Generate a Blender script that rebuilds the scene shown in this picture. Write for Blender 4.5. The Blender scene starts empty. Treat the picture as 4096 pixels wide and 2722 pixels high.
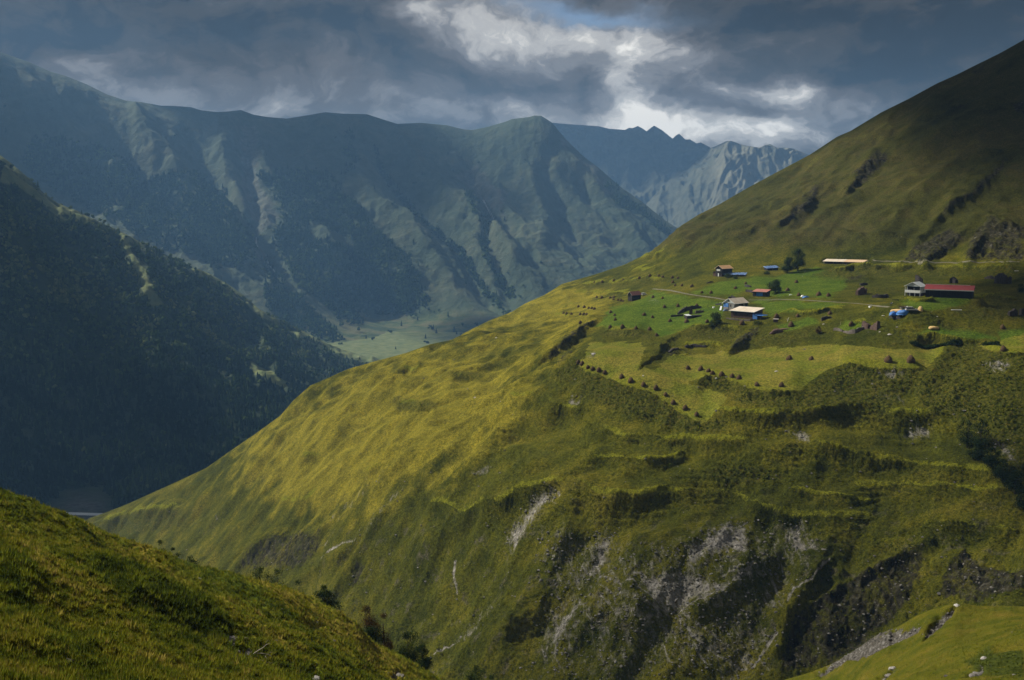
import bpy, math, random
import numpy as np
from mathutils import Vector, Matrix
from mathutils.bvhtree import BVHTree

scene = bpy.context.scene
COL = scene.collection
R = math.radians

# ------------------------------------------------------------------ camera
F = 4020.0                       # focal length in photo pixels (photo 4096 x 2722)
CX, CY = 2048.0, 1361.0
HORIZON = 850.0
PITCH = math.atan((CY - HORIZON) / F)
cp, sp = math.cos(PITCH), math.sin(PITCH)
cam_d = bpy.data.cameras.new('camera')
cam = bpy.data.objects.new('camera', cam_d)
COL.objects.link(cam)
cam_d.sensor_width = 36.0
cam_d.lens = 36.0 * F / 4096.0
cam_d.clip_start = 0.5
cam_d.clip_end = 60000.0
cam.location = (0, 0, 0)
cam.rotation_euler = (math.pi / 2 - PITCH, 0, 0)
scene.camera = cam

# ------------------------------------------------------------------ render settings
scene.view_settings.view_transform = 'Standard'
scene.view_settings.look = 'None'
scene.view_settings.gamma = 1.0
scene.view_settings.exposure = 0.72
scene.cycles.use_denoising = True
scene.cycles.max_bounces = 4
scene.cycles.diffuse_bounces = 2
scene.cycles.glossy_bounces = 1
scene.cycles.transmission_bounces = 2
scene.cycles.volume_bounces = 0
scene.cycles.transparent_max_bounces = 8

# ------------------------------------------------------------------ sun and sky
SUN_AZ = R(-62)                  # clockwise from straight ahead (+Y); negative = to the left
SUN_EL = R(40)
sun_dir = Vector((math.sin(SUN_AZ) * math.cos(SUN_EL), math.cos(SUN_AZ) * math.cos(SUN_EL), math.sin(SUN_EL)))
sd = bpy.data.lights.new('sun', 'SUN')
sd.energy = 5.0
sd.angle = R(0.5)
sd.color = (1.0, 0.93, 0.80)
sun = bpy.data.objects.new('sun', sd)
COL.objects.link(sun)
sun.rotation_euler = sun_dir.to_track_quat('Z', 'Y').to_euler()


def pix_dir(px, py):
    """world direction (scaled to y = 1) through a point of the photo"""
    dx = (px - CX) / F
    dy = -(py - CY) / F
    y = cp + dy * sp
    z = -sp + dy * cp
    return dx / y, z / y


def P(px, py, Y):
    u, v = pix_dir(px, py)
    return (u * Y, Y, v * Y)


def project(x, y, z):
    d = y * cp - z * sp
    up = y * sp + z * cp
    return CX + F * x / d, CY - F * up / d


def build_world():
    w = bpy.data.worlds.new('World')
    scene.world = w
    w.use_nodes = True
    nt = w.node_tree
    nt.nodes.clear()
    N = nt.nodes.new
    L = nt.links.new

    def math_n(op, a, b=None, c=None):
        n = N('ShaderNodeMath')
        n.operation = op
        for i, v in enumerate((a, b, c)):
            if v is None:
                continue
            if isinstance(v, (int, float)):
                n.inputs[i].default_value = v
            else:
                L(v, n.inputs[i])
        return n.outputs[0]

    def vmath(op, a, b=None):
        n = N('ShaderNodeVectorMath')
        n.operation = op
        for i, v in enumerate((a, b)):
            if v is None:
                continue
            if isinstance(v, tuple):
                n.inputs[i].default_value = v
            else:
                L(v, n.inputs[i])
        return n.outputs['Value'] if op == 'DOT_PRODUCT' else n.outputs[0]

    tc = N('ShaderNodeTexCoord')
    sep = N('ShaderNodeSeparateXYZ')
    L(tc.outputs['Generated'], sep.inputs[0])
    yy = math_n('MAXIMUM', sep.outputs[1], 0.15)
    u = math_n('DIVIDE', sep.outputs[0], yy)
    v = math_n('DIVIDE', sep.outputs[2], yy)
    comb = N('ShaderNodeCombineXYZ')
    L(u, comb.inputs[0])
    L(v, comb.inputs[1])
    uv = comb.outputs[0]

    def noise(vec, scale, detail, rough, dist=0.0, off=(0, 0, 0), stretch=(1, 1, 1)):
        m = N('ShaderNodeMapping')
        m.inputs['Location'].default_value = off
        m.inputs['Scale'].default_value = stretch
        L(vec, m.inputs[0])
        n = N('ShaderNodeTexNoise')
        n.inputs['Scale'].default_value = scale
        n.inputs['Detail'].default_value = detail
        n.inputs['Roughness'].default_value = rough
        n.inputs['Distortion'].default_value = dist
        L(m.outputs[0], n.inputs['Vector'])
        return n

    # soft wind-blown warp of the cloud field
    wn = noise(uv, 4.0, 5.0, 0.55, 0.0, (3.1, 1.7, 0), (1, 1.7, 1))
    wv = vmath('SUBTRACT', wn.outputs['Color'], (0.5, 0.5, 0.5))
    wv = vmath('MULTIPLY', wv, (0.20, 0.11, 0.0))
    wuv = vmath('ADD', uv, wv)
    wn2 = noise(uv, 16.0, 4.0, 0.6, 0.0, (7.3, 2.2, 0), (1, 1.5, 1))
    wv2 = vmath('MULTIPLY', vmath('SUBTRACT', wn2.outputs['Color'], (0.5, 0.5, 0.5)), (0.045, 0.03, 0.0))
    wuv2 = vmath('ADD', wuv, wv2)

    total = None

    def blob(px, py, rx, ry, amp, src=None):
        nonlocal total
        cu, cv = pix_dir(px, py)
        d = vmath('SUBTRACT', src or wuv2, (cu, cv, 0))
        d = vmath('MULTIPLY', d, (F / rx, F / ry, 0))
        q = vmath('DOT_PRODUCT', d, d)
        g = math_n('POWER', 2.71828, math_n('MULTIPLY', q, -1.0))
        g = math_n('MULTIPLY', g, amp)
        total = g if total is None else math_n('ADD', total, g)

    for b in SKY_BLOBS:
        blob(*b)
    fine = noise(wuv, 9.0, 8.0, 0.62, 0.6, (1.3, 4.4, 0), (1, 1.8, 1)).outputs['Fac']
    fine2 = noise(wuv2, 26.0, 6.0, 0.62, 0.3, (5.3, 0.4, 0), (1, 1.4, 1)).outputs['Fac']
    # brightness index 0..1 : shaped layout, broken up by the fine cloud noise
    idx = math_n('ADD', total, SKY_BASE)
    idx = math_n('ADD', idx, math_n('MULTIPLY', math_n('SUBTRACT', fine, 0.5), 0.8))
    idx = math_n('ADD', idx, math_n('MULTIPLY', math_n('SUBTRACT', fine2, 0.5), 0.75))
    # the sky above the frame: evenly bright overcast
    high = N('ShaderNodeMapRange')
    high.interpolation_type = 'SMOOTHSTEP'
    high.inputs['From Min'].default_value = 0.26
    high.inputs['From Max'].default_value = 0.60
    high.inputs['To Min'].default_value = 0.0
    high.inputs['To Max'].default_value = SKY_HIGH
    L(v, high.inputs['Value'])
    idx = math_n('ADD', idx, high.outputs[0])
    ramp = N('ShaderNodeValToRGB')
    cr = ramp.color_ramp
    cr.interpolation = 'EASE'
    stops = SKY_RAMP
    cr.elements[0].position, cr.elements[0].color = stops[0][0], (*stops[0][1], 1)
    cr.elements[1].position, cr.elements[1].color = stops[-1][0], (*stops[-1][1], 1)
    for p, c in stops[1:-1]:
        e = cr.elements.new(p)
        e.color = (*c, 1)
    L(idx, ramp.inputs[0])
    bgc = N('ShaderNodeBackground')
    bgc.inputs['Strength'].default_value = SKY_CLOUD_STRENGTH
    L(ramp.outputs[0], bgc.inputs['Color'])
    sky = N('ShaderNodeTexSky')
    sky.sky_type = 'NISHITA'
    sky.sun_disc = False
    sky.sun_elevation = SUN_EL
    sky.sun_rotation = SUN_AZ
    sky.altitude = 2000
    bgs = N('ShaderNodeBackground')
    bgs.inputs['Strength'].default_value = 0.05
    L(sky.outputs[0], bgs.inputs['Color'])
    # one narrow rift of open sky at the top of the frame
    cu, cv = pix_dir(2330, 4)
    d = vmath('MULTIPLY', vmath('SUBTRACT', wuv2, (cu, cv, 0)), (F / 300, F / 26, 0))
    gap = math_n('POWER', 2.71828, math_n('MULTIPLY', vmath('DOT_PRODUCT', d, d), -1.0))
    cover = math_n('SUBTRACT', 0.97, math_n('MULTIPLY', gap, 0.8))
    mix = N('ShaderNodeMixShader')
    L(cover, mix.inputs[0])
    L(bgs.outputs[0], mix.inputs[1])
    L(bgc.outputs[0], mix.inputs[2])
    out = N('ShaderNodeOutputWorld')
    L(mix.outputs[0], out.inputs['Surface'])
    w.cycles.sampling_method = 'MANUAL'
    w.cycles.sample_map_resolution = 512


SKY_BASE = 0.20
SKY_HIGH = 0.40
SKY_CLOUD_STRENGTH = 0.75
SKY_RAMP = [(0.0, (0.009, 0.006, 0.003)), (0.20, (0.038, 0.029, 0.019)), (0.40, (0.084, 0.070, 0.058)),
            (0.58, (0.175, 0.163, 0.152)), (0.78, (0.42, 0.40, 0.37)), (1.0, (0.85, 0.81, 0.73))]
SKY_BLOBS = [
    # px, py, rx, ry, amplitude   (bright)
    (1850, 70, 300, 110, 0.36), (2200, 100, 330, 110, 0.40), (1690, 115, 90, 50, 0.26), (2480, 70, 260, 70, 0.24), (2000, 190, 300, 60, 0.10),
    (2560, 250, 130, 190, 0.34), (2640, 430, 190, 110, 0.30), (3080, 355, 260, 55, 0.36), (3270, 345, 110, 38, 0.36), (2850, 230, 130, 120, 0.22),
    (3030, 570, 460, 110, 0.52), (2500, 480, 500, 90, 0.26), (2760, 130, 220, 90, 0.20), (3300, 480, 240, 70, 0.20),
    (430, 340, 330, 110, 0.28), (1350, 330, 420, 80, 0.24), (900, 410, 500, 70, 0.22), (1800, 450, 600, 70, 0.30), (2100, 340, 300, 80, 0.12),
    (3550, 430, 350, 70, 0.16), (300, 230, 260, 60, 0.10),
    (2350, 240, 700, 240, 0.13), (2900, 420, 520, 190, 0.12), (350, 200, 500, 60, 0.06),
    # dark
    (1250, 160, 620, 100, -0.16), (500, 90, 700, 130, -0.10), (1850, 300, 420, 60, -0.20), (60, 150, 200, 160, -0.14),
    (3650, 110, 700, 150, -0.14), (3560, 250, 420, 90, -0.14), (2790, 380, 150, 70, -0.30), (2980, 20, 260, 80, -0.22), (3800, 330, 300, 70, -0.10),
    (1880, 452, 120, 30, -0.14), (3090, 460, 220, 40, -0.20), (2330, 260, 130, 60, -0.14),
]
build_world()

# ------------------------------------------------------------------ numeric helpers
_rng = np.random.default_rng(7)
PERM = _rng.permutation(256).astype(np.int32)
PERM = np.concatenate([PERM, PERM])
ANG = _rng.uniform(0, 2 * np.pi, 256).astype(np.float32)
GX, GY = np.cos(ANG), np.sin(ANG)


def perlin(x, y, seed=0):
    x = np.asarray(x, np.float32) + seed * 17.31
    y = np.asarray(y, np.float32) + seed * 9.77
    xi = np.floor(x).astype(np.int32)
    yi = np.floor(y).astype(np.int32)
    xf = x - xi
    yf = y - yi
    a = xf * xf * xf * (xf * (xf * 6 - 15) + 10)
    b = yf * yf * yf * (yf * (yf * 6 - 15) + 10)

    def g(ix, iy, fx, fy):
        h = PERM[PERM[ix & 255] + (iy & 255)]
        return GX[h] * fx + GY[h] * fy
    n00 = g(xi, yi, xf, yf)
    n10 = g(xi + 1, yi, xf - 1, yf)
    n01 = g(xi, yi + 1, xf, yf - 1)
    n11 = g(xi + 1, yi + 1, xf - 1, yf - 1)
    return ((n00 + a * (n10 - n00)) * (1 - b) + (n01 + a * (n11 - n01)) * b) * 1.5


def fbm(x, y, octaves=5, gain=0.5, seed=0):
    s = 0
    amp = 1.0
    for o in range(octaves):
        s = s + amp * perlin(x * 2 ** o, y * 2 ** o, seed + o)
        amp *= gain
    return s


def ridged(x, y, octaves=3, gain=0.5, seed=0):
    s = 0
    amp = 1.0
    for o in range(octaves):
        s = s + amp * (1 - 2 * np.abs(perlin(x * 2 ** o, y * 2 ** o, seed + o)))
        amp *= gain
    return s


def sstep(a, b, x):
    t = np.clip((x - a) / (b - a), 0, 1)
    return t * t * (3 - 2 * t)


class TPS:
    def __init__(self, pts, scale, smooth=0.0):
        p = np.array(pts, float)
        self.s = scale
        xy = p[:, :2] / scale
        n = len(p)
        d = np.linalg.norm(xy[:, None] - xy[None], axis=2)
        K = np.where(d > 0, d * d * np.log(d + 1e-12), 0) + np.eye(n) * smooth
        A = np.zeros((n + 3, n + 3))
        A[:n, :n] = K
        A[:n, n] = 1
        A[:n, n + 1:] = xy
        A[n, :n] = 1
        A[n + 1:, :n] = xy.T
        b = np.zeros(n + 3)
        b[:n] = p[:, 2]
        w = np.linalg.solve(A, b)
        self.w, self.c, self.xy = w[:n], w[n:], xy

    def __call__(self, x, y):
        x = (x / self.s).astype(np.float32)
        y = (y / self.s).astype(np.float32)
        r = self.c[0] + self.c[1] * x + self.c[2] * y
        for (a, b), w in zip(self.xy, self.w):
            d2 = (x - np.float32(a)) ** 2 + (y - np.float32(b)) ** 2 + np.float32(1e-9)
            r += np.float32(0.5 * w) * d2 * np.log(d2)
        return r


def interp_pts(pts, px):
    p = np.array(pts, float)
    return np.interp(px, p[:, 0], p[:, 1])


def line_dist(px, py, line):
    """distance to a polyline (photo pixels), and signed side (positive = below the line in the photo)"""
    best = np.full(px.shape, 1e9, np.float32)
    side = np.zeros(px.shape, np.float32)
    for (x0, y0), (x1, y1) in zip(line[:-1], line[1:]):
        ex, ey = x1 - x0, y1 - y0
        l2 = ex * ex + ey * ey + 1e-9
        t = np.clip(((px - x0) * ex + (py - y0) * ey) / l2, 0, 1)
        dx = px - (x0 + t * ex)
        dy = py - (y0 + t * ey)
        d = np.sqrt(dx * dx + dy * dy)
        s = (ex * dy - ey * dx)
        if ex < 0:
            s = -s
        m = d < best
        best = np.where(m, d, best)
        side = np.where(m, np.sign(s), side)
    return best, side


def poly_mask(px, py, poly, feather=14.0):
    """soft mask of a polygon traced in photo pixels"""
    out = np.zeros(px.shape, np.float32)
    q = np.array(poly, float)
    m = (px > q[:, 0].min() - feather) & (px < q[:, 0].max() + feather) & (py > q[:, 1].min() - feather) & (py < q[:, 1].max() + feather)
    if not m.any():
        return out
    x, y = px[m], py[m]
    inside = np.zeros(x.shape, bool)
    n = len(q)
    for i in range(n):
        x0, y0 = q[i]
        x1, y1 = q[(i + 1) % n]
        if y0 != y1:
            c = ((y0 > y) != (y1 > y)) & (x < (x1 - x0) * (y - y0) / (y1 - y0) + x0)
            inside ^= c
    d, _ = line_dist(x, y, [tuple(a) for a in q] + [tuple(q[0])])
    sdist = np.where(inside, d, -d)
    out[m] = sstep(-feather, feather, sdist)
    return out


def line_mask(px, py, line, width, feather=None):
    feather = feather or width * 0.6
    q = np.array(line, float)
    out = np.zeros(px.shape, np.float32)
    m_ = width + feather
    m = (px > q[:, 0].min() - m_) & (px < q[:, 0].max() + m_) & (py > q[:, 1].min() - m_) & (py < q[:, 1].max() + m_)
    if m.any():
        d, _ = line_dist(px[m], py[m], line)
        out[m] = 1 - sstep(max(width - feather, 0), width + feather, d)
    return out


# ------------------------------------------------------------------ object helpers
def tag(o, label=None, cat=None, group=None, kind=None):
    if label:
        o['label'] = label
    if cat:
        o['category'] = cat
    if group:
        o['group'] = group
    if kind:
        o['kind'] = kind
    return o


def link(name, me, mat=None, parent=None):
    o = bpy.data.objects.new(name, me)
    COL.objects.link(o)
    if mat is not None and me is not None and len(me.materials) == 0:
        me.materials.append(mat)
    if parent is not None:
        o.parent = parent
    return o


def mesh_np(name, V, faces, smooth=True, attrs=None):
    """mesh from numpy: V (n,3); faces (m,k) int array of equal-sized polygons"""
    me = bpy.data.meshes.new(name)
    V = np.asarray(V, np.float32)
    faces = np.asarray(faces, np.int32)
    n, k = faces.shape
    me.vertices.add(len(V))
    me.vertices.foreach_set('co', V.ravel())
    me.loops.add(n * k)
    me.loops.foreach_set('vertex_index', faces.ravel())
    me.polygons.add(n)
    me.polygons.foreach_set('loop_start', np.arange(0, n * k, k, dtype=np.int32))
    me.polygons.foreach_set('loop_total', np.full(n, k, np.int32))
    me.polygons.foreach_set('use_smooth', np.full(n, smooth, bool))
    for an, av in (attrs or {}).items():
        a = me.attributes.new(an, 'FLOAT', 'POINT')
        a.data.foreach_set('value', np.asarray(av, np.float32).ravel())
    me.update()
    me.validate()
    return me


def grid_faces(nr, nc):
    i = np.arange(nr * nc, dtype=np.int32).reshape(nr, nc)
    return np.stack([i[:-1, :-1], i[:-1, 1:], i[1:, 1:], i[1:, :-1]], -1).reshape(-1, 4)


class Terrain:
    """height field on a fan-shaped grid: column = direction from the viewpoint, row = distance"""

    def __init__(self, pts, scale, k0, k1, nc, Y0, Y1, nr, power=1.0):
        self.k = np.linspace(k0, k1, nc)
        t = np.linspace(0, 1, nr) ** power
        self.Yr = Y0 * (Y1 / Y0) ** t
        self.Y = np.repeat(self.Yr[:, None], nc, 1).astype(np.float32)
        self.X = (self.Y * self.k[None]).astype(np.float32)
        self.Z = TPS(pts, scale)(self.X, self.Y)
        self.nr, self.nc = nr, nc
        self.attrs = {}

    def fit_skyline(self, sky, lim, back, front=0.35, n=4):
        """lift or lower the crest until its outline follows the measured skyline; lim = (px range)"""
        for it in range(n):
            px, py = project(self.X, self.Y, self.Z)
            c = np.argmin(py, 0)
            j = np.arange(self.nc)
            pxc, pyc, Yc = px[c, j], py[c, j], self.Y[c, j]
            want = interp_pts(sky, pxc)
            dpy = np.where((pxc > lim[0]) & (pxc < lim[1]), want - pyc, 0)
            dz = -dpy / F * Yc
            ker = np.hanning(9)
            ker /= ker.sum()
            if it < n - 1:
                Yc = np.convolve(np.pad(Yc, 4, mode='edge'), ker, 'valid')
            dz = np.convolve(np.pad(dz, 4, mode='edge'), ker, 'valid') if it < n - 1 else dz
            rel = (self.Y - Yc[None]) / Yc[None]
            w = np.where(rel < 0, np.exp(-(rel / front) ** 2), np.exp(-(rel / back) ** 2))
            self.Z = self.Z + (w * dz[None]).astype(np.float32)
        px, py = project(self.X, self.Y, self.Z)
        self.crest = np.argmin(py, 0)
        self.Yc = self.Y[self.crest, np.arange(self.nc)]
        self.front = 1 - sstep(0.0, 0.03, (self.Y - self.Yc[None]) / self.Yc[None])

    def pix(self):
        return project(self.X, self.Y, self.Z)

    def slope(self):
        dzr = np.gradient(self.Z, axis=0) / np.gradient(self.Y, axis=0)
        dzc = np.gradient(self.Z, axis=1) / np.gradient(self.X, axis=1)
        return np.sqrt(dzr ** 2 + dzc ** 2)

    def mesh(self, name):
        V = np.stack([self.X, self.Y, self.Z], -1).reshape(-1, 3)
        return mesh_np(name, V, grid_faces(self.nr, self.nc), True, self.attrs)

    def height(self, x, y):
        """bilinear height at world x, y"""
        x = np.asarray(x, float)
        y = np.asarray(y, float)
        fr = np.interp(y, self.Yr, np.arange(self.nr))
        fc = np.interp(x / y, self.k, np.arange(self.nc))
        r0 = np.clip(np.floor(fr).astype(int), 0, self.nr - 2)
        c0 = np.clip(np.floor(fc).astype(int), 0, self.nc - 2)
        a, b = fr - r0, fc - c0
        Z = self.Z
        return (Z[r0, c0] * (1 - a) * (1 - b) + Z[r0 + 1, c0] * a * (1 - b) + Z[r0, c0 + 1] * (1 - a) * b + Z[r0 + 1, c0 + 1] * a * b)

    def sample(self, arr, x, y):
        fr = np.clip(np.rint(np.interp(y, self.Yr, np.arange(self.nr))).astype(int), 0, self.nr - 1)
        fc = np.clip(np.rint(np.interp(x / y, self.k, np.arange(self.nc))).astype(int), 0, self.nc - 1)
        return arr[fr, fc]

    def hit(self, px, py, Ymin=None, Ymax=None):
        """first point of the ground seen at a photo pixel"""
        u, v = pix_dir(px, py)
        Y = np.geomspace(Ymin or self.Yr[0], Ymax or self.Yr[-1], 6000)
        below = self.height(u * Y, Y) - v * Y
        i = np.argmax(below > 0)
        if below[i] <= 0:
            i = np.argmin(np.abs(below))
        return Vector((u * Y[i], Y[i], float(self.height(u * Y[i], Y[i]))))


# ------------------------------------------------------------------ materials
def new_mat(name):
    m = bpy.data.materials.new(name)
    m.use_nodes = True
    m.node_tree.nodes.clear()
    return m


class NT:
    def __init__(self, m):
        self.t = m.node_tree
        self.N = self.t.nodes.new
        self.L = self.t.links.new

    def set(self, sock, v):
        if isinstance(v, (int, float)):
            sock.default_value = v
        elif isinstance(v, tuple):
            sock.default_value = v if len(v) == len(sock.default_value) else (*v, 1)
        else:
            self.L(v, sock)

    def attr(self, name):
        n = self.N('ShaderNodeAttribute')
        n.attribute_name = name
        return n.outputs['Fac']

    def math(self, op, a, b=None, c=None, clamp=False):
        n = self.N('ShaderNodeMath')
        n.operation = op
        n.use_clamp = clamp
        for i, v in enumerate((a, b, c)):
            if v is not None:
                self.set(n.inputs[i], v)
        return n.outputs[0]

    def coord(self, scale=(1, 1, 1), kind='Object'):
        tc = self.N('ShaderNodeTexCoord')
        m = self.N('ShaderNodeMapping')
        m.inputs['Scale'].default_value = scale
        self.L(tc.outputs[kind], m.inputs[0])
        return m.outputs[0]

    def noise(self, vec, scale, detail=5, rough=0.55, dist=0.0, out='Fac'):
        n = self.N('ShaderNodeTexNoise')
        n.inputs['Scale'].default_value = scale
        n.inputs['Detail'].default_value = detail
        n.inputs['Roughness'].default_value = rough
        n.inputs['Distortion'].default_value = dist
        self.L(vec, n.inputs['Vector'])
        return n.outputs[out]

    def rng(self, v, a, b, c=0.0, d=1.0):
        n = self.N('ShaderNodeMapRange')
        n.interpolation_type = 'SMOOTHSTEP'
        for i, q in zip(('From Min', 'From Max', 'To Min', 'To Max'), (a, b, c, d)):
            n.inputs[i].default_value = q
        self.set(n.inputs['Value'], v)
        return n.outputs[0]

    def mix(self, fac, a, b, mode='MIX'):
        n = self.N('ShaderNodeMix')
        n.data_type = 'RGBA'
        n.blend_type = mode
        self.set(n.inputs[0], fac)
        self.set(n.inputs[6], a)
        self.set(n.inputs[7], b)
        return n.outputs[2]

    def ramp(self, fac, stops):
        n = self.N('ShaderNodeValToRGB')
        cr = n.color_ramp
        cr.elements[0].position, cr.elements[0].color = stops[0][0], (*stops[0][1], 1)
        cr.elements[1].position, cr.elements[1].color = stops[-1][0], (*stops[-1][1], 1)
        for p, c in stops[1:-1]:
            cr.elements.new(p).color = (*c, 1)
        self.set(n.inputs[0], fac)
        return n.outputs[0]

    def bump(self, h, strength, dist, normal=None):
        n = self.N('ShaderNodeBump')
        n.inputs['Strength'].default_value = strength
        n.inputs['Distance'].default_value = dist
        self.L(h, n.inputs['Height'])
        if normal is not None:
            self.L(normal, n.inputs['Normal'])
        return n.outputs[0]

    def out(self, color, rough=0.9, normal=None, spec=0.2, metal=0.0):
        b = self.N('ShaderNodeBsdfPrincipled')
        self.set(b.inputs['Base Color'], color)
        self.set(b.inputs['Roughness'], rough)
        b.inputs['Specular IOR Level'].default_value = spec
        b.inputs['Metallic'].default_value = metal
        if normal is not None:
            self.L(normal, b.inputs['Normal'])
        o = self.N('ShaderNodeOutputMaterial')
        self.L(b.outputs[0], o.inputs['Surface'])
        return b
SHADE_CLOUDS = [  # unseen clouds added for shade: place in shade, half-widths, seed, density
    ((600, 790, 105), 430, 340, 1, 1.0), ((-3000, 3600, 450), 1400, 640, 2, 1.0), ((-1150, 4240, 390), 1000, 440, 7, 1.0), ((1100, 6700, 450), 1550, 620, 5, 1.0), ((50, 2850, -345), 420, 260, 11, 0.7),
    ((290, 250, -95), 160, 95, 3, 0.9), ((310, 430, -40), 140, 130, 8, 1.0), ((-750, 1130, -250), 600, 380, 4, 1.0), ((40, 285, -105), 200, 65, 9, 0.40)]
# ================================================================== THE LAND
FLOOR = -346.0                   # level of the river flats below the viewpoint


def s1(pts, ox=0, oy=0, k=1.1523):
    """points traced on an enlarged quarter of the photo -> photo pixels"""
    return [(ox + x / k, oy + y / k) for x, y in pts]


Q1 = lambda pts: s1(pts, 0, 0)
Q2 = lambda pts: s1(pts, 2048, 0)
Q3 = lambda pts: s1(pts, 0, 1361)
Q4 = lambda pts: s1(pts, 2048, 1361)
Z1 = lambda pts: s1(pts, 2200, 980, 2.36)
Z2 = lambda pts: s1(pts, 3100, 980, 2.3695)


def cps(rows, extra=()):
    return [P(*r) for r in rows] + list(extra)


# ------------------------------------------------------------------ the village hillside
SKY_H = ([(-300, 2420), (200, 2150), (360, 2073), (434, 2047), (521, 2012), (694, 1934), (825, 1873), (911, 1812), (1024, 1734), (1120, 1665),
          (1172, 1604), (1241, 1543), (1311, 1513), (1389, 1478), (1493, 1448), (1623, 1413), (1719, 1378), (1806, 1361), (1866, 1328),
          (1953, 1285), (2048, 1248), (2100, 1215), (2178, 1181), (2248, 1137), (2395, 1094), (2499, 1059), (2604, 1007), (2656, 964),
          (2725, 903), (2795, 859), (2881, 816), (2986, 755), (3107, 690), (3237, 621), (3350, 547), (3402, 525), (3524, 451),
          (3637, 395), (3749, 334), (3828, 299), (3914, 256), (4001, 213), (4096, 160), (4500, -60), (5200, -300)])
CREST_Y = [(-300, 880), (300, 820), (700, 740), (1000, 690), (1240, 660), (1620, 720), (2048, 800), (2400, 900), (2650, 960), (3000, 950),
           (3400, 920), (4096, 860), (4500, 830), (5200, 800)]
rows = [
    (2060, 1330, 720), (2260, 1240, 690), (2550, 1195, 640), (2400, 1160, 740), (2900, 1110, 620), (3100, 1078, 640), (3390, 1062, 620),
    (3700, 1052, 600), (4096, 1050, 560), (4400, 1050, 530),
    (2300, 1300, 570), (2450, 1250, 560), (2600, 1300, 510), (2440, 1310, 520), (2650, 1340, 480), (2700, 1240, 540), (2980, 1275, 480),
    (2900, 1175, 560), (3050, 1200, 530), (3300, 1190, 500), (3300, 1230, 470), (3660, 1215, 462), (3640, 1247, 412), (3560, 1218, 432),
    (3950, 1180, 470), (4096, 1250, 420), (2780, 1400, 440), (2500, 1385, 465), (2310, 1445, 430), (2420, 1490, 412), (2480, 1505, 405),
    (2785, 1660, 368), (2600, 1540, 392), (2750, 1475, 410), (2880, 1500, 400), (3130, 1545, 368), (3230, 1440, 400), (3450, 1320, 420),
    (3560, 1445, 378), (3640, 1445, 375), (3730, 1392, 392), (4010, 1402, 375), (4096, 1420, 365),
    (2300, 1700, 395), (2650, 1750, 365), (3000, 1750, 345), (3400, 1650, 350), (3700, 1650, 345), (4000, 1650, 330),
    (2048, 1980, 362), (2300, 1940, 352), (2570, 1990, 338), (3000, 2020, 328), (3400, 1950, 320), (3800, 1870, 315), (4000, 1900, 300),
    (2200, 2200, 335), (2700, 2250, 305), (3200, 2250, 300), (3700, 2250, 285), (4050, 2200, 270),
    (2100, 2722, 290), (2700, 2722, 272), (3200, 2722, 262), (3600, 2500, 262), (4000, 2420, 250),
    (2048, 1600, 440), (1800, 1500, 560), (2100, 1400, 560), (1600, 1550, 560), (1400, 1600, 580), (1700, 1750, 465), (2000, 1800, 402),
    (1300, 1750, 560), (1500, 1900, 460), (1750, 2000, 405), (1100, 1900, 590), (900, 1990, 620),
    (1200, 2100, 510), (1500, 2150, 425), (1750, 2250, 375), (700, 2060, 670), (500, 2100, 740), (600, 2200, 655), (900, 2250, 540),
    (1200, 2350, 455), (1500, 2450, 390), (1700, 2600, 345), (1000, 2400, 480), (1500, 2722, 350), (1000, 2700, 415), (500, 2500, 600),
    (4400, 1500, 350), (4400, 2000, 280), (4400, 2400, 245),
]
extra = []
for px in range(-300, 5201, 170):
    py = interp_pts(SKY_H, px)
    Y = interp_pts(CREST_Y, px)
    x, y, z = P(px, py, Y)
    extra.append((x, y, z))
    left = px < 2300
    for dy, dz in ((90, 45 if left else 14), (240, 190 if left else 90)):
        extra.append((x * (1 + dy / Y), y + dy, z - dz))
for px in (3000, 3500, 4100, 4600):      # the slope above the village
    for t in (0.33, 0.66):
        py = 1055 + (interp_pts(SKY_H, px) - 1055) * t ** 0.85
        Y = 590 + (interp_pts(CREST_Y, px) - 590) * t
        extra.append(P(px, py, Y))
hill = Terrain(cps(rows, extra), 100.0, -0.74, 0.74, 1330, 205, 1180, 1150)
hill.fit_skyline(SKY_H, (-250, 5100), 0.25, 0.10)
px, py = hill.pix()
px0, py0 = px.copy(), py.copy()
front = hill.front
X, Y, Z = hill.X, hill.Y, hill.Z
# irregular edges for everything traced on the hill
jx = px + 9 * fbm(X / 9, Y / 9, 3, 0.6, 3) + 10 * fbm(X / 28, Y / 28, 2, 0.6, 4)
jy = py + 6 * fbm(X / 9, Y / 9, 3, 0.6, 13) + 8 * fbm(X / 28, Y / 28, 2, 0.6, 14)

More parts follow.
